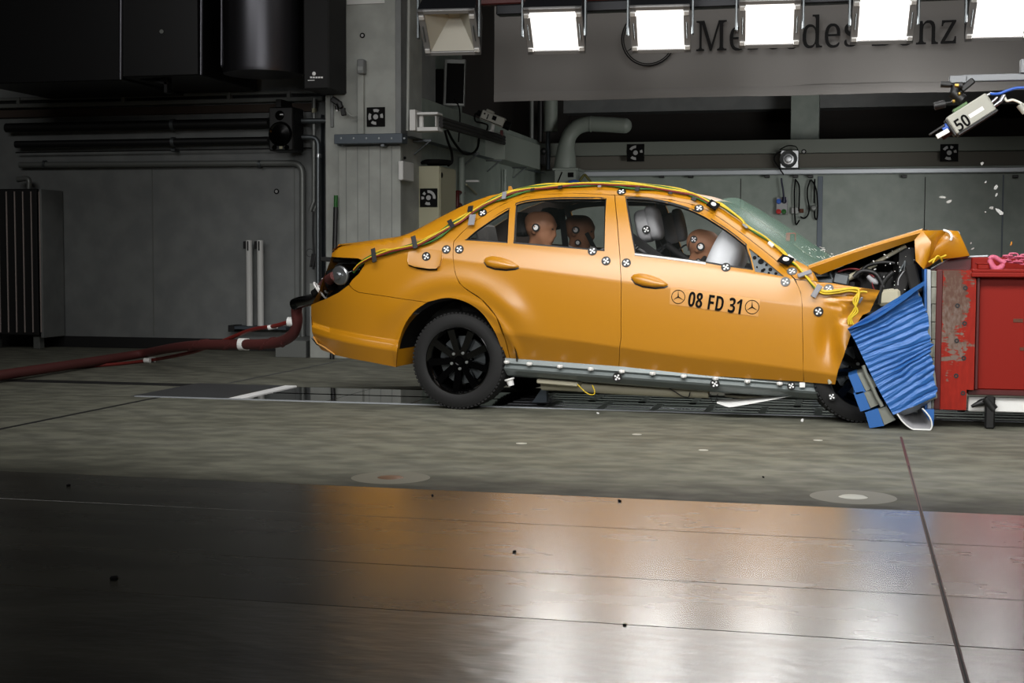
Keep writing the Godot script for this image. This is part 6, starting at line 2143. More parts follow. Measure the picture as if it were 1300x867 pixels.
	for e in [[[[1010, 227], [1008.5, 240], [1008.5, 255], [1009, 272], [1010.5, 285], [1015, 279]], "left black cable loop on the back wall above the windscreen"], [[[1010, 228], [1014.5, 236], [1014.5, 255], [1014, 268]], "middle black cable loop on the back wall above the windscreen"], [[[1029, 228], [1025.5, 238], [1025, 250], [1027, 262], [1026, 272], [1021, 277], [1016, 275]], "black cable loop left of the round white float"], [[[1030, 228], [1036, 240], [1038, 262], [1037, 278], [1034, 274], [1034, 262]], "black cable loop around the round white float"]]:
		assemble("cable_loop", e[1], "cable", "", [["cable", mb_tube(curve(zpts(e[0], z + 0.1), 6), 0.011, 6), "black_print"]])
	var fs := MB.new()
	fs.tube(zpts([[1034.3, 227], [1033.5, 258]], z + 0.14), 0.012, 6)
	var fd := MB.new()
	fd.lathe(Transform3D(Basis(Vector3.RIGHT, PI / 2.2), at_z(1033, 264, z + 0.14)), [Vector2(0, 0.03), Vector2(0.03, 0.026), Vector2(0.042, 0.01), Vector2(0.042, -0.02), Vector2(0, -0.02)], 20)
	assemble("hanging_ladle", "round white disc on a black stick hanging from the rail", "disc", "", [["stick", fs, "black_print"], ["disc", fd, "grey_pipe"]])
	# banner hanging from the top edge of the picture
	var bz := -15.0
	var a := at_z(627.5, 130, bz)
	var b := at_z(1300, 114, bz)
	var yb := (a.y + b.y) / 2
	var n := FastNoiseLite.new()
	n.seed = 4
	n.frequency = 0.8
	var x1 := 3.4
	var cl := MB.new()
	cl.grid(func(u, v): return Vector3(lerpf(a.x, x1, u), lerpf(4.4, yb, v), bz + 0.03 * sin(u * 26.0 + n.get_noise_1d(u * 9.0) * 3.0) * v + 0.025 * n.get_noise_2d(u * 7.0, v * 2.0)), 70, 12, Vector3.BACK)
	var hem := MB.new()
	hem.grid(func(u, v): return Vector3(lerpf(a.x, x1, u), lerpf(yb + 0.1, yb, v), bz + 0.012 + 0.03 * sin(u * 26.0 + n.get_noise_1d(u * 9.0) * 3.0) + 0.01 * sin(PI * v)), 70, 3, Vector3.BACK)
	var pb := MB.new()
	pb.tube([Vector3(a.x - 0.1, 4.4, bz), Vector3(x1 + 0.1, 4.4, bz)], 0.03, 8)
	var banner = assemble("banner", "wide grey cloth banner with a ringed star and serif lettering behind the lamps", "banner", "", [["cloth", cl, "banner_cloth"], ["hem", hem, "banner_cloth"], ["pole", pb, "dull_metal"]])
	var pz := bz + 0.075
	var sc := at_z(823.5, 48.5, pz)
	star(banner, Transform3D(Basis(), sc - banner.position), (at_z(858, 48, pz) - at_z(823.5, 48, pz)).length(), 0.008, mats["banner_print"])
	var ring2 := MB.new()
	var rr := (at_z(858, 48, pz) - at_z(823.5, 48, pz)).length() * 0.93
	var pts := []
	for k in 41:
		pts.append(sc - banner.position + Vector3(cos(TAU * k / 40) * rr, sin(TAU * k / 40) * rr, 0))
	ring2.tube(pts, 0.006, 5, false)
	part(banner, "star_emblem", ring2.done(), mats["banner_print"])
	var tm := TextMesh.new()
	tm.text = "Mercedes-Benz"
	var f := SystemFont.new()
	f.font_names = PackedStringArray(["Droid Serif"])
	tm.font = f
	tm.font_size = 96
	tm.pixel_size = 0.002
	tm.depth = 0.006
	var ab: AABB = tm.get_aabb()
	var o = part(banner, "lettering", tm, mats["banner_print"])
	var lw := at_z(1214, 52, pz).x - at_z(884, 62, pz).x
	var lh := at_z(884, 21, pz).y - at_z(884, 63, pz).y
	var cen := (at_z(884, 43.5, pz) + at_z(1214, 35.5, pz)) * 0.5
	o.transform = Transform3D(Basis().scaled(Vector3(lw / ab.size.x, lh / ab.size.y, 1)), cen - banner.position) * Transform3D(Basis(), -ab.get_center())

func floodlight(u, v, lit: bool, label, group):
	var z := -12.0
	var root = thing("floodlight", label, "floodlight", at_z(u, v - 2.0, z), group)
	root.basis = Basis(Vector3.UP, deg_to_rad(4.0)) * Basis(Vector3.RIGHT, deg_to_rad(44.0))
	# local: the face looks along +z; y is up along the face
	var W := 0.25
	var Hh := 0.235
	var m := MB.new()
	m.g = 4294967295
	var fr := [Vector3(-W, Hh, 0), Vector3(W, Hh, 0), Vector3(W, -Hh, 0), Vector3(-W, -Hh, 0)]
	var bk := [Vector3(-W * 0.94, Hh * 0.85, -0.32), Vector3(W * 0.94, Hh * 0.85, -0.32), Vector3(W * 0.94, -Hh * 0.4, -0.32), Vector3(-W * 0.94, -Hh * 0.4, -0.32)]
	for k in 4:
		var a: Vector3 = fr[k]
		var b: Vector3 = fr[(k + 1) % 4]
		m.quad(a, b, bk[(k + 1) % 4], bk[k], (a + b) * 0.5)
	m.quad(bk[0], bk[1], bk[2], bk[3], Vector3.FORWARD)
	part(root, "housing", m.done(), mats["lamp_body"])
	var f := MB.new()
	f.box(Transform3D(Basis(), Vector3(0, Hh - 0.02, 0.012)), Vector3(W * 2, 0.04, 0.03), 0.004)
	f.box(Transform3D(Basis(), Vector3(0, -Hh + 0.02, 0.012)), Vector3(W * 2, 0.04, 0.03), 0.004)
	f.box(Transform3D(Basis(), Vector3(W - 0.028, 0, 0.012)), Vector3(0.056, Hh * 2, 0.03), 0.004)
	f.box(Transform3D(Basis(), Vector3(-W + 0.028, 0, 0.012)), Vector3(0.056, Hh * 2, 0.03), 0.004)
	part(root, "frame", f.done(), mats["lamp_frame"])
	for sx in [-1, 1]:
		for sy in [-0.75, 0.72]:
			var c := MB.new()
			c.box(Transform3D(Basis(), Vector3(sx * (W - 0.03), Hh * sy, 0.032)), Vector3(0.045, 0.04, 0.016), 0.004)
			part(root, "clip", c.done(), mats["white_tube"])
		var h := MB.new()
		h.box(Transform3D(Basis(), Vector3(sx * (W - 0.028), 0, 0.034)), Vector3(0.008, 0.16, 0.012), 0.002)
		part(root, "handle", h.done(), mats["dull_metal"])
		var y := MB.new()
		y.box(Transform3D(Basis(Vector3.RIGHT, deg_to_rad(-44.0)), Vector3(sx * (W + 0.02), 0.18, -0.12)), Vector3(0.02, 0.55, 0.05), 0.004)
		part(root, "yoke_arm", y.done(), mats["dull_metal"])
	if lit:
		var g := MB.new()
		g.quad(Vector3(-W + 0.055, Hh - 0.04, 0.018), Vector3(W - 0.055, Hh - 0.04, 0.018), Vector3(W - 0.055, -Hh + 0.04, 0.018), Vector3(-W + 0.055, -Hh + 0.04, 0.018), Vector3.BACK)
		part(root, "lamp_face", g.done(), mats["lamp_glow"], "glowing white lamp face")
		var l := AreaLight3D.new()
		l.name = "lamp_light"
		l.area_size = Vector2(0.38, 0.38)
		l.light_energy = LAMP_ENERGY
		l.light_color = Color(1.0, 0.995, 0.985)
		l.shadow_enabled = true
		l.area_range = 60.0
		l.transform = Transform3D(Basis(Vector3.UP, PI), Vector3(0, 0, 0.03))
		root.add_child(l)
	else:
		var g := MB.new()
		var inn := [Vector3(-W + 0.055, Hh - 0.04, 0.01), Vector3(W - 0.055, Hh - 0.04, 0.01), Vector3(W - 0.055, -Hh + 0.04, 0.01), Vector3(-W + 0.055, -Hh + 0.04, 0.01)]
		var deep := [Vector3(-0.03, 0.12, -0.18), Vector3(0.07, 0.12, -0.18), Vector3(0.07, 0.02, -0.18), Vector3(-0.03, 0.02, -0.18)]
		for k in 4:
			g.quad(inn[k], inn[(k + 1) % 4], deep[(k + 1) % 4], deep[k], -(inn[k] + inn[(k + 1) % 4]) + Vector3(0, 0, 0.4))
		g.quad(deep[0], deep[1], deep[2], deep[3], Vector3.BACK)
		part(root, "reflector", g.done(), mats["reflector_white"], "unlit pale reflector")
		var bl := MB.new()
		bl.ball(Transform3D(Basis().scaled(Vector3(0.03, 0.02, 0.02)), Vector3(-0.02, 0.13, -0.1)), 12)
		part(root, "bulb", bl.done(), mats["black_trim"])

const LAMP_ENERGY := 1.5

func build_overhead():
	floodlight(571, 42, false, "unlit floodlight at the left end of the lamp row", "")
	var names := ["first lit floodlight from the left, in front of the banner's blank end", "second lit floodlight from the left, over the banner's ringed star", "third lit floodlight from the left, in the middle of the lettering", "fourth lit floodlight from the left, over the end of the lettering", "lit floodlight at the right end of the lamp row, cut by the picture edge"]
	var us := [[704, 40], [838.5, 38], [977, 31], [1121.5, 25.5], [1270, 21]]
	for i in 5:
		floodlight(us[i][0], us[i][1], true, names[i], "lit floodlights above the crash zone")
	# truss tubes the lamps hang from
	var tb := MB.new()
	var y := at_z(770, 8, -12.3).y
	tb.span(Vector3(-3.1, y - 0.04, -12.42), Vector3(3.0, y + 0.05, -12.3), 0.01)
	var tb2 := MB.new()
	tb2.span(Vector3(-3.3, y + 0.09, -12.6), Vector3(3.0, y + 0.16, -12.5), 0.01)
	assemble("lamp_truss", "dark truss beam that carries the row of floodlights", "beam", "", [["beam", tb, "lamp_body"], ["beam", tb2, "dark_red"]])
	# high-speed camera on its arm at the right
	var z := -9.6
	var ct := oriented((at_z(1257, 130, z) - at_z(1207, 161.5, z)), Vector3.UP, at_z(1232, 145.5, z))
	var bs := MB.new()
	bs.box(ct, Vector3(0.285, 0.128, 0.13), 0.008)
	var bt := MB.new()
	bt.box(ct * Transform3D(Basis(), Vector3(0.005, -0.07, 0)), Vector3(0.285, 0.018, 0.14), 0.004)
	var ft := MB.new()
	ft.box(ct * Transform3D(Basis(), Vector3(-0.148, -0.005, 0)), Vector3(0.018, 0.12, 0.12), 0.004)
	var ln := MB.new()
	ln.tube([ct * Vector3(-0.155, -0.01, 0), ct * Vector3(-0.225, -0.012, 0)], 0.035, 16)
	ln.box(ct * Transform3D(Basis(), Vector3(-0.225, 0.03, 0.02)), Vector3(0.11, 0.012, 0.07), 0.002)
	var ln2 := MB.new()
	ln2.box(ct * Transform3D(Basis(Vector3.BACK, -0.05), Vector3(-0.21, -0.01, 0.05)), Vector3(0.085, 0.03, 0.012), 0.003)
	var lb := MB.new()
	lb.tube([ct * Vector3(-0.155, 0.012, 0.02), ct * Vector3(-0.195, 0.012, 0.02)], 0.026, 14)
	var cn := MB.new()
	cn.tube([ct * Vector3(0.143, -0.035, 0), ct * Vector3(0.2, -0.03, 0), ct * Vector3(0.235, -0.01, 0)], 0.014, 10)
	cn.tube([ct * Vector3(0.143, -0.01, 0.03), ct * Vector3(0.19, 0.0, 0.03)], 0.01, 10)
	cn.tube([ct * Vector3(0.143, 0.045, 0.02), ct * Vector3(0.165, 0.045, 0.02)], 0.009, 8)
	var mtl := MB.new()
	mtl.box(ct * Transform3D(Basis(), Vector3(-0.03, 0.074, 0)), Vector3(0.1, 0.02, 0.08), 0.004)
	var lab := MB.new()
	lab.box(ct * Transform3D(Basis(), Vector3(0.03, -0.01, 0.0655)), Vector3(0.1, 0.026, 0.002), 0.0005)
	var cam2 = assemble("tilted_camera", "tilted beige box camera numbered 50 hanging at the upper right", "camera", "", [["body", bs, "camera_body"], ["base_rail", bt, "black_trim"], ["front_plate", ft, "black_trim"], ["lens", ln, "black_trim"], ["lens_cap", ln2, "white_plastic"], ["lens_ring", lb, "wire_blue"], ["connector", cn, "bare_metal"], ["shoe", mtl, "green_shoe"], ["white_label", lab, "white_plastic"]])
	var tm := TextMesh.new()
	tm.text = "50"
	var f := SystemFont.new()
	f.font_names = PackedStringArray(["Droid Sans"])
	f.font_weight = 700
	tm.font = f
	tm.font_size = 64
	tm.pixel_size = 0.002
	tm.depth = 0.003
	var ab: AABB = tm.get_aabb()
	var o = part(cam2, "number", tm, mats["black_print"])
	o.transform = Transform3D(Basis(), -cam2.position) * ct * Transform3D(Basis().scaled(Vector3(0.09 / ab.size.x, 0.082 / ab.size.y, 1)), Vector3(-0.075, -0.018, 0.067)) * Transform3D(Basis(), -ab.get_center())
	# the arm and the clamp above it
	var ar := MB.new()
	ar.span(at_z(1222, 95, z), at_z(1420, 100, z - 0.04), 0.003)
	ar.span(at_z(1222, 97, z + 0.002), at_z(1420, 98, z + 0.004), 0.001)
	var ap := [MB.new(), MB.new()]
	ap[0].span(at_z(1205.5, 96, z + 0.02), at_z(1226, 107, z - 0.06), 0.004)
	ap[1].span(at_z(1296, 75, z + 0.02), at_z(1302, 94, z - 0.05), 0.003)
	var cl := MB.new()
	cl.tube(zpts([[1214, 107], [1212, 118]], z), 0.035, 14)
	cl.tube(zpts([[1209, 117], [1222, 127]], z), 0.036, 14)
	cl.box(Transform3D(Basis(Vector3.BACK, 0.7), at_z(1228, 108, z)), Vector3(0.1, 0.04, 0.05), 0.008)
	cl.tube(zpts([[1212, 108.5], [1222, 108.5]], z + 0.02), 0.022, 12)
	var kb := MB.new()
	kb.tube(zpts([[1194, 107], [1207, 107.5]], z + 0.02), 0.02, 12)
	kb.tube(zpts([[1207, 107.5], [1214, 108.5]], z + 0.02), 0.008, 8)
	var kb2 := MB.new()
	kb2.tube(zpts([[1186, 135], [1200, 131.5]], z + 0.02), 0.025, 12)
	kb2.tube(zpts([[1200, 131.5], [1212, 128.5]], z + 0.02), 0.008, 8)
	var br := MB.new()
	br.tube(zpts([[1212, 108.5], [1217, 108.5]], z + 0.03), 0.014, 10)
	br.ball(Transform3D(Basis().scaled(Vector3.ONE * 0.012), at_z(1218, 119, z + 0.04)), 8)
	br.ball(Transform3D(Basis().scaled(Vector3.ONE * 0.012), at_z(1211, 128.5, z + 0.03)), 8)
	assemble("camera_boom", "bright metal arm and black clamp that hold the tilted camera", "camera boom", "", [["rail", ar, "boom_metal"], ["end_plate", ap, "boom_metal"], ["clamp", cl, "black_trim"], ["knob", kb, "black_trim"], ["knob", kb2, "black_trim"], ["brass_screw", br, "brass"]])
	assemble("blue_cable", "blue cable running from the tilted camera to the right", "cable", "", [["cable", mb_tube(curve([ct * Vector3(0.165, 0.045, 0.02)] + zpts([[1268, 119], [1282, 114], [1295, 111.5], [1330, 112]], z), 6), 0.009, 8), "wire_blue"]])
	assemble("white_cable", "white cable and plug behind the tilted camera", "cable", "", [["cable", mb_tube(curve([ct * Vector3(0.235, -0.01, 0)] + zpts([[1278, 128], [1286, 127], [1296, 131], [1306, 138]], z), 6), 0.008, 8), "wire_white"], ["plug", mb_tube(zpts([[1294, 133], [1302, 143]], z + 0.02), 0.022, 12), "camera_body"]])

func sdf_mesh(bones: Array, cell: float, k: float) -> ArrayMesh: # tapered capsules blended and meshed as surface nets
	var box := AABB(bones[0][0], Vector3.ZERO)
	for b in bones:
		for e in [[b[0], b[2]], [b[1], b[3]]]:
			box = box.merge(AABB(e[0] - Vector3.ONE * e[1], Vector3.ONE * e[1] * 2.0))
	box = box.grow(cell * 3.0 + k * 0.3)
	var nx := int(box.size.x / cell) + 2
	var ny := int(box.size.y / cell) + 2
	var nz := int(box.size.z / cell) + 2
	var val := PackedFloat32Array()
	val.resize(nx * ny * nz)
	val.fill(1.0)
	for b in bones:
		var A: Vector3 = b[0]
		var B: Vector3 = b[1]
		var ra: float = b[2]
		var rb: float = b[3]
		var reach := maxf(ra, rb) + k + cell * 2.5
		var lo := (A.min(B) - Vector3.ONE * reach - box.position) / cell
		var hi := (A.max(B) + Vector3.ONE * reach - box.position) / cell
		var ab := B - A
		var l2 := maxf(ab.length_squared(), 0.0000001)
		for x in range(maxi(0, int(lo.x)), mini(nx, int(hi.x) + 2)):
			for y in range(maxi(0, int(lo.y)), mini(ny, int(hi.y) + 2)):
				for z in range(maxi(0, int(lo.z)), mini(nz, int(hi.z) + 2)):
					var p := box.position + Vector3(x, y, z) * cell
					var t := clampf((p - A).dot(ab) / l2, 0.0, 1.0)
					var d := p.distance_to(A + ab * t) - lerpf(ra, rb, t)
					var i := (x * ny + y) * nz + z
					var h := maxf(k - absf(d - val[i]), 0.0) / k
					val[i] = minf(d, val[i]) - h * h * k * 0.25
	var idx := {}
	var verts := PackedVector3Array()
	var off := [Vector3i(0, 0, 0), Vector3i(1, 0, 0), Vector3i(0, 1, 0), Vector3i(1, 1, 0), Vector3i(0, 0, 1), Vector3i(1, 0, 1), Vector3i(0, 1, 1), Vector3i(1, 1, 1)]
	for x in nx - 1:
		for y in ny - 1:
			for z in nz - 1:
				var vs := []
				var neg := 0
				for o in off:
					var v := val[((x + o.x) * ny + y + o.y) * nz + z + o.z]
					vs.append(v)
					if v < 0.0:
						neg += 1
				if neg == 0 or neg == 8:
					continue
				var s := Vector3.ZERO
				var n := 0
				for e in [[0, 1], [2, 3], [4, 5], [6, 7], [0, 2], [1, 3], [4, 6], [5, 7], [0, 4], [1, 5], [2, 6], [3, 7]]:
					var a: float = vs[e[0]]
					var b: float = vs[e[1]]
					if (a < 0.0) != (b < 0.0):
						s += Vector3(off[e[0]]).lerp(Vector3(off[e[1]]), a / (a - b))
						n += 1
				idx[(x * ny + y) * nz + z] = verts.size()
				verts.append(box.position + (Vector3(x, y, z) + s / n) * cell)
	var tri := PackedInt32Array()
	for x in range(1, nx - 1):
		for y in range(1, ny - 1):
			for z in range(1, nz - 1):
				var i := (x * ny + y) * nz + z
				var a := val[i] < 0.0
				for ax in 3:
					var st: int = [ny * nz, nz, 1][ax]
					var b := val[i + st] < 0.0
					if a == b:
						continue
					var s1: int = [nz, 1, ny * nz][ax]
					var s2: int = [1, ny * nz, nz][ax]
					var q := [i - s1 - s2, i - s2, i, i - s1]
					if not (idx.has(q[0]) and idx.has(q[1]) and idx.has(q[2]) and idx.has(q[3])):
						continue
					var w := [idx[q[0]], idx[q[1]], idx[q[2]], idx[q[3]]]
					var ordr := [0, 2, 1, 0, 3, 2] if a else [0, 1, 2, 0, 2, 3]
					for o in ordr:
						tri.append(w[o])
	var arr := []
	arr.resize(Mesh.ARRAY_MAX)
	arr[Mesh.ARRAY_VERTEX] = verts
	arr[Mesh.ARRAY_INDEX] = tri
	var s := SurfaceTool.new()
	s.create_from_arrays(arr)
	s.generate_normals()
	return s.commit()

# crash-test dummy, seated, facing along +x; origin under its seat; the head is a part of its own on a ringed neck
func make_dummy(label, group) -> Node3D:
	var d = thing("crash_dummy", label, "crash dummy", Vector3.ZERO, group)
	var hip := Vector3(0.0, 0.1, 0)
	var chest := Vector3(-0.1, 0.46, 0)
	var bones := [[hip, Vector3(-0.06, 0.3, 0), 0.13, 0.13], [Vector3(-0.06, 0.3, 0), chest, 0.13, 0.14], [chest + Vector3(0, 0.02, -0.13), chest + Vector3(0, 0.02, 0.13), 0.085, 0.085], [chest, chest + Vector3(0.0, 0.13, 0), 0.09, 0.06]]
	for s in [-1.0, 1.0]:
		bones.append([chest + Vector3(0, 0.04, 0.19 * s), Vector3(0.05, 0.24, 0.23 * s), 0.055, 0.045])
		bones.append([Vector3(0.05, 0.24, 0.23 * s), Vector3(0.27, 0.16, 0.16 * s), 0.043, 0.03])
		bones.append([hip + Vector3(0, 0, 0.09 * s), Vector3(0.42, 0.2, 0.11 * s), 0.09, 0.065])
		bones.append([Vector3(0.42, 0.2, 0.11 * s), Vector3(0.52, -0.05, 0.11 * s), 0.06, 0.045])
	part(d, "body", sdf_mesh(bones, 0.024, 0.05), mats["dummy_suit"])
	var nk := MB.new()
	for i in 5:
		nk.lathe(Transform3D(Basis(Vector3.BACK, -0.25), chest + Vector3(0.015 + 0.006 * i, 0.14 + 0.021 * i, 0)), [Vector2(0, 0), Vector2(0.043, 0), Vector2(0.043, 0.013), Vector2(0, 0.013)], 20)
	part(d, "neck_ring", nk.done(), mats["white_plastic"])
	var nk2 := MB.new()
	nk2.tube([chest + Vector3(0.01, 0.1, 0), chest + Vector3(0.055, 0.27, 0)], 0.036, 16)
	part(d, "neck", nk2.done(), mats["black_trim"])
	var h := chest + Vector3(0.06, 0.33, 0)
	var hb := [[h + Vector3(-0.03, 0.03, 0), h + Vector3(0.02, 0.035, 0), 0.088, 0.088], [h + Vector3(0.0, 0.02, -0.0), h + Vector3(0.035, -0.03, 0), 0.08, 0.068], [h + Vector3(0.03, -0.04, 0), h + Vector3(0.055, -0.105, 0), 0.062, 0.042], [h + Vector3(0.098, 0.01, 0), h + Vector3(0.106, -0.028, 0), 0.012, 0.017], [h + Vector3(0.088, -0.065, -0.015), h + Vector3(0.088, -0.065, 0.015), 0.014, 0.014], [h + Vector3(0.09, 0.035, -0.035), h + Vector3(0.09, 0.035, 0.035), 0.016, 0.016], [h + Vector3(-0.01, -0.05, 0), h + Vector3(-0.02, -0.1, 0), 0.05, 0.045]]
	for s in [-1.0, 1.0]:
		hb.append([h + Vector3(-0.01, 0.015, 0.085 * s), h + Vector3(-0.015, -0.025, 0.082 * s), 0.014, 0.01])
	var head = part(d, "head", sdf_mesh(hb, 0.007, 0.025), mats["dummy_skin"], "flesh-brown dummy head")
	var sm := MB.new() # seam of the skull cap
	sm.tube(curve([h + Vector3(-0.075, -0.045, 0.06), h + Vector3(-0.085, 0.02, 0.067), h + Vector3(-0.062, 0.085, 0.056), h + Vector3(-0.05, 0.116, 0.0)], 6), 0.003, 5)
	part(head, "cap_seam", sm.done(), mats["black_trim"])
	part(head, "head_target", disc_mesh(Transform3D(Basis(), h + Vector3(0.0, 0.01, 0.1)), 0.027, 0.02), mats["ring_print"])
	for s in [-1.0, 1.0]:
		var ey := MB.new()
		ey.ball(Transform3D(Basis().scaled(Vector3(0.008, 0.006, 0.012)), h + Vector3(0.1, 0.012, 0.034 * s)), 8)
		part(head, "eye", ey.done(), mats["black_trim"])
	return d

func car_node(o: Node3D, p: Vector3, basis := Basis()): # places a thing given in the car's own frame
	o.transform = car_frame * Transform3D(basis, p)

func build_loose():
	# dummies: the head of the first lies at (0.0, 0.8, 0) above its origin
	var head := Vector3(-0.04, 0.79, 0)
	var d1 = make_dummy("crash-test dummy with a pale brown head in the near rear seat", "")
	var p1 := car_z(685, 292, 0.37)
	car_node(d1, p1 - Basis(Vector3.BACK, -0.12) * (head + Vector3(0, -0.005, 0)), Basis(Vector3.BACK, -0.12))
	var d2 = d1.duplicate()
	d2.name = numbered("crash_dummy")
	add_child(d2)
	tag(d2, "crash-test dummy with a dark shaded head in the far rear seat", "crash dummy")
	car_node(d2, car_z(735, 294, -0.37) - Basis(Vector3.BACK, -0.12) * head, Basis(Vector3.BACK, -0.12))
	part(d2.get_node("head"), "chin_target", disc_mesh(Transform3D(Basis(), Vector3(-0.02, 0.71, 0.075)), 0.022, 0.02), mats["ring_print"])
	var d3 = d1.duplicate()
	d3.name = numbered("crash_dummy")
	add_child(d3)
	tag(d3, "crash-test dummy in the near front seat with its face in the white airbag", "crash dummy")
	var b3 := Basis(Vector3.BACK, -0.32)
	car_node(d3, car_z(892, 315, 0.36) - b3 * head, b3)
	part(d3.get_node("head"), "jaw_target", disc_mesh(Transform3D(Basis(), Vector3(-0.025, 0.70, 0.078)), 0.022, 0.02), mats["ring_print"])
	part(d3.get_node("head"), "target_marker", disc_mesh(Transform3D(Basis(), Vector3(-0.1, 0.83, 0.088)), 0.024, 0.02), mats["target_print"])
	build_loom()
	build_floor_marks()
	build_debris()

func build_loom():
	var path := [[449, 344], [456, 336], [470, 326.5], [484, 321.5], [497, 318.5], [513, 315], [530, 310.5], [545, 303.5], [560, 295.5], [573, 286.5], [585, 279.5], [598, 270.5], [612, 262], [625, 255], [638, 249], [652, 244.5], [668, 240.5], [690, 237.2], [712, 235.5], [735, 234.4], [760, 233.5], [780, 233.8], [800, 235.3], [822, 237], [845, 239.5], [865, 243], [880, 247.5], [893, 253.5], [905, 259.5]]
	var path2 := [[905, 259.5], [916, 261.5], [930, 271], [942, 280], [947, 287], [958, 294], [972, 303], [985, 313], [995, 322], [1003, 331], [1012, 338], [1020, 347], [1027, 356], [1034, 365]]
	var parts := []
	var cols := ["wire_yellow", "wire_green", "wire_yellow", "wire_yellow", "wire_green", "wire_red", "wire_olive", "wire_green"]
	for k in 8:
		var pts := []
		var full := path.duplicate()
		if k in [0, 2, 3, 4]:
			full += path2.slice(1)
		for i in full.size():
			var q = full[i]
			var spread := (k - 3.5) * 1.05 * (0.75 + 0.35 * sin(i * 0.9 + k)) * (0.35 if i < 3 else 1.0) * (0.55 if q[0] > 905 else 1.0)
			if q[0] > 640 and q[0] < 905:
				spread *= 0.8
			var p := car_pt(q[0], q[1] + spread + 0.8 * sin(i * 1.7 + k * 2.0), 0.016 + 0.008 * (k % 3))
			pts.append(car_frame * p)
		parts.append(["wire", mb_tube(curve(pts, 4), 0.0065, 6), cols[k]])
	# strands that run on over the wing and hang down
	for k in 4:
		var pts := []
		for q in [[1034, 365], [1046, 371], [1062, 370], [1078, 367.5], [1090, 369]]:
			pts.append(car_frame * car_pt(q[0], q[1] + (k - 1.5) * 1.3, 0.02 + 0.006 * (k % 2)))
		if k != 3:
			for q in [[1089 - k * 3, 382], [1083 + k * 3, 395], [1080 + k * 2 - 3, 404], [1077.5 + k * 3, 412]]:
				pts.append(car_frame * car_z(q[0], q[1], 0.93))
		else:
			for q in [[1096, 370], [1101, 371]]:
				pts.append(car_frame * car_z(q[0], q[1], 0.9))
		parts.append(["wire", mb_tube(curve(pts, 5), 0.006, 6), "wire_yellow"])
	# black tape across the bundle
	for e in [[474.5, 324, 6, 20, 0.3, "tape_black"], [526, 307.5, 6, 18, 0.35, "tape_black"], [572.5, 284, 6, 14, 0.6, "tape_black"], [597, 265, 7, 10, 0.1, "tape_black"], [599, 279, 8.5, 16, 0.03, "tape_silver"], [640, 248, 5.5, 15, 0.15, "tape_silver"], [676, 240.5, 5, 5, 0.1, "tape_black"], [711, 237.5, 5.5, 6, 0.0, "tape_black"], [761, 236.5, 4.5, 3, 0.0, "tape_silver"], [809, 240, 5.5, 8, 0.0, "tape_black"], [851, 245, 5, 4, -0.1, "tape_black"], [881, 252.5, 6.5, 6, -0.3, "tape_black"], [946, 287, 8, 4, -0.6, "tape_silver"]]:
		var m := MB.new()
		var t := on_flank(e[0], e[1], 0.046)
		t = car_frame * t * Transform3D(Basis(Vector3.BACK, e[4]), Vector3.ZERO)
		m.box(t, Vector3(e[2], e[3], 0.0) / 190.0 + Vector3(0, 0, 0.006), 0.002)
		parts.append(["tape", m, e[5]])
	for e in [[1021.5, 347.5, 17, 6, 0.42], [1036.5, 369.5, 6.5, 17, -0.5], [1092.5, 381, 3, 8, -0.6]]:
		var m := MB.new()
		var t := car_frame * on_flank(e[0], e[1], 0.036) * Transform3D(Basis(Vector3.BACK, e[4]), Vector3.ZERO)
		m.box(t, Vector3(e[2], e[3], 0.0) / 195.0 + Vector3(0, 0, 0.012), 0.003)
		parts.append(["tape", m, "tape_silver"])
	assemble("cable_loom", "bundle of yellow, green and red wires taped along the car's roof edge", "cable loom", "", parts)
	# white cushions under the loom on the windscreen pillar
	var wp := [MB.new(), MB.new()]
	wp[0].tube([car_frame * car_pt(976, 308, 0.02), car_frame * car_pt(982, 313, 0.02)], 0.014, 8)
	wp[1].tube([car_frame * car_pt(1001, 325, 0.02), car_frame * car_pt(1009, 331, 0.02)], 0.012, 8)
	assemble("wire_sleeve", "white sleeve on the wires at the foot of the windscreen pillar", "sleeve", "", [["sleeve", wp, "white_plastic"]])
	var wr := MB.new() # red clip standing behind the windscreen
	wr.box(Transform3D(Basis(), car_frame * car_z(1004, 301, -0.3)), Vector3(0.07, 0.06, 0.03), 0.008)
	var wk := MB.new()
	wk.box(Transform3D(Basis(), car_frame * car_z(1006, 303, -0.28)), Vector3(0.03, 0.07, 0.02), 0.004)
	assemble("red_clip", "small red and black clip just above the windscreen edge", "clip", "", [["grip", wr, "socket_red"], ["jaw", wk, "black_trim"]])

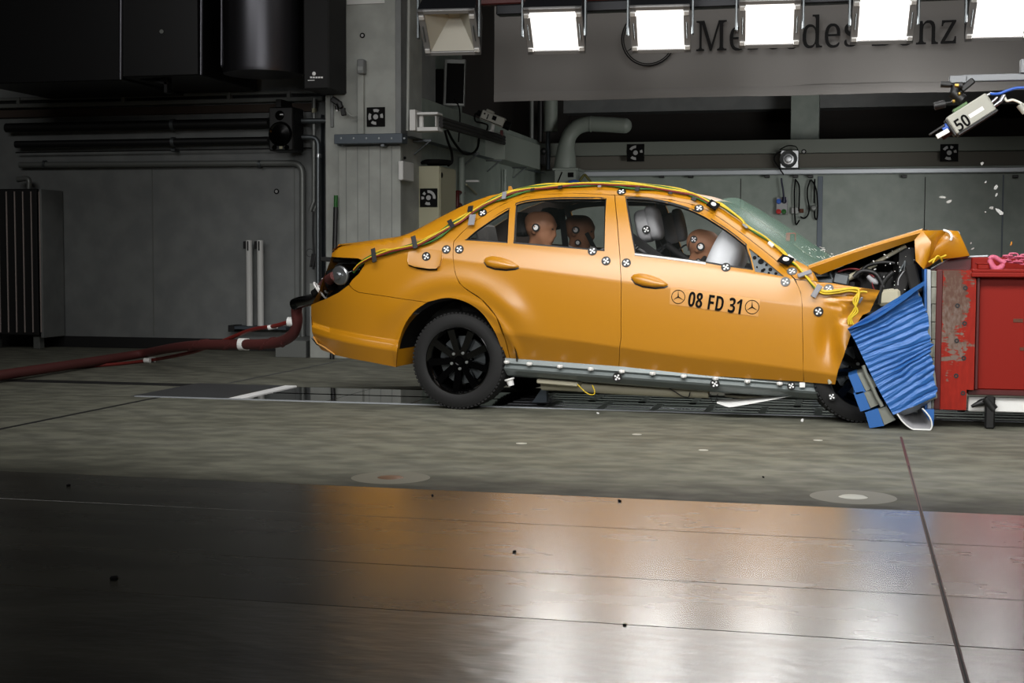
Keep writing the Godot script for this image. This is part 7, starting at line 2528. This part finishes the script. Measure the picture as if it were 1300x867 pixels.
func build_floor_marks():
	for e in [[496, 606.5, 0.062, "round brown floor cover plate in the matte concrete", "cover_brown"], [1083, 631, 0.062, "round pale floor cover plate near the red floor line", "cover_pale"]]:
		var m := MB.new()
		var p := at_y(e[0], e[1], 0.0)
		m.lathe(Transform3D(Basis(), p), [Vector2(0, 0.004), Vector2(e[2] - 0.01, 0.004), Vector2(e[2], 0.0), Vector2(e[2], -0.01)], 36)
		var r := MB.new()
		r.lathe(Transform3D(Basis(), p), [Vector2(e[2] + 0.12, -0.004), Vector2(e[2] + 0.12, 0.0008), Vector2(e[2], 0.0015), Vector2(e[2], -0.004)], 36)
		assemble("floor_cover", e[3], "floor cover", "", [["plate", m, e[4]], ["surround", r, "cover_ring"]])
	var where := {"662,563": "leftmost pale round sticker on the concrete below the car", "808.5,551.5": "pale round sticker on the concrete under the middle of the front door", "893,571.5": "nearest pale round sticker on the concrete below the front door", "1038.5,559": "pale round sticker on the concrete below the front wheel"}
	for q in [[662, 563, 0.03], [808.5, 551.5, 0.028], [893, 571.5, 0.026], [1038.5, 559, 0.026]]:
		var m := MB.new()
		m.lathe(Transform3D(Basis(), at_y(q[0], q[1], 0.0)), [Vector2(0, 0.0015), Vector2(q[2], 0.0015), Vector2(q[2], -0.003)], 24)
		assemble("floor_sticker", where["%s,%s" % [q[0], q[1]]], "sticker", "pale stickers on the concrete", [["disc", m, "cover_pale"]])

func shard(u, v, z, w, h, turn, m, label, group, thick = 0.006):
	var poly := PackedVector2Array()
	var n := 6
	for k in n:
		var a := TAU * k / n
		poly.append(Vector2(cos(a) * w * rng.randf_range(0.6, 1.1), sin(a) * h * rng.randf_range(0.6, 1.1)))
	var mb := MB.new()
	var c := at_z(u, v, z)
	mb.prism(Transform3D(Basis(Vector3.BACK, turn) * Basis(Vector3.UP, rng.randf_range(-0.6, 0.6)), c), poly, thick)
	assemble("shard", label, "shard", group, [["shard", mb, m]])

func build_debris():
	var z := -9.4
	var g := "splinters flying above the barrier"
	for e in [[1197.5, 250.3, 0.026, 0.009, -0.05, "long pale splinter flying nearest the bonnet"], [1204.5, 256, 0.02, 0.011, 0.6, "pale splinter flying just below the long splinter nearest the bonnet"], [1264, 237.5, 0.018, 0.012, 1.0, "highest large white splinter flying above the pink chain"], [1265, 247, 0.014, 0.007, 1.1, "small white splinter flying just below the highest large splinter"], [1259.5, 263.5, 0.017, 0.013, 0.2, "bright white splinter touching the large grey splinter in the air"], [1269, 269, 0.034, 0.013, -0.7, "largest grey splinter flying above the pink chain"], [1247, 207.5, 0.013, 0.013, 0.4, "white chip flying below the coded target on the band"], [1232.5, 308.5, 0.009, 0.006, 0.6, "upper of two small chips right of the bonnet's nose"], [1235, 315.5, 0.012, 0.007, 0.4, "lower of two small chips right of the bonnet's nose"], [1216.5, 296, 0.012, 0.02, 0.2, "clear splinter at the top corner of the folded bonnet"], [1251, 231.5, 0.012, 0.005, 0.8, "thin grey splinter left of the highest large splinter"], [1251, 269, 0.007, 0.006, 0.3, "tiny white chip left of the bright white splinter"]]:
		shard(e[0], e[1], z, e[2], e[3], e[4], "shard_white", e[5], g)
	shard(1284, 309.5, z, 0.006, 0.018, -0.2, "orange_paint", "orange paint splinter flying above the red block", "")
	# bits on the floor
	var fl := "crumbs on the floor"
	for e in [[1018.5, 533.5, 0.022, "white crumb on the concrete left of the front wheel", "white_plastic"], [759, 524.5, 0.014, "white crumb on the concrete below the middle of the car", "white_plastic"], [786.5, 635.5, 0.012, "black crumb on the edge of the polished floor", "black_print"], [653, 700, 0.01, "black crumb in the middle of the polished floor", "black_print"], [549, 629, 0.012, "black crumb on the polished floor right of the brown cover", "black_print"], [145, 734, 0.02, "flat dark crumb on the polished floor at the left", "black_print"], [969, 605.5, 0.01, "black crumb on the concrete left of the pale cover", "black_print"], [87, 616, 0.014, "dark crumb at the far left edge of the polished floor", "black_print"], [793, 793, 0.008, "black crumb on the foremost slab of the polished floor", "black_print"]]:
		var m := MB.new()
		var p := at_y(e[0], e[1], e[2] * 0.35)
		m.box(Transform3D(Basis.from_euler(Vector3(0.2, rng.randf() * 3.0, 0.15)), p), Vector3(e[2] * 1.3, e[2] * 0.7, e[2] * 0.7), e[2] * 0.15)
		assemble("crumb", e[3], "debris", fl, [["crumb", m, e[4]]])
	for e in [[400, 446, 450, 447]]:
		pass
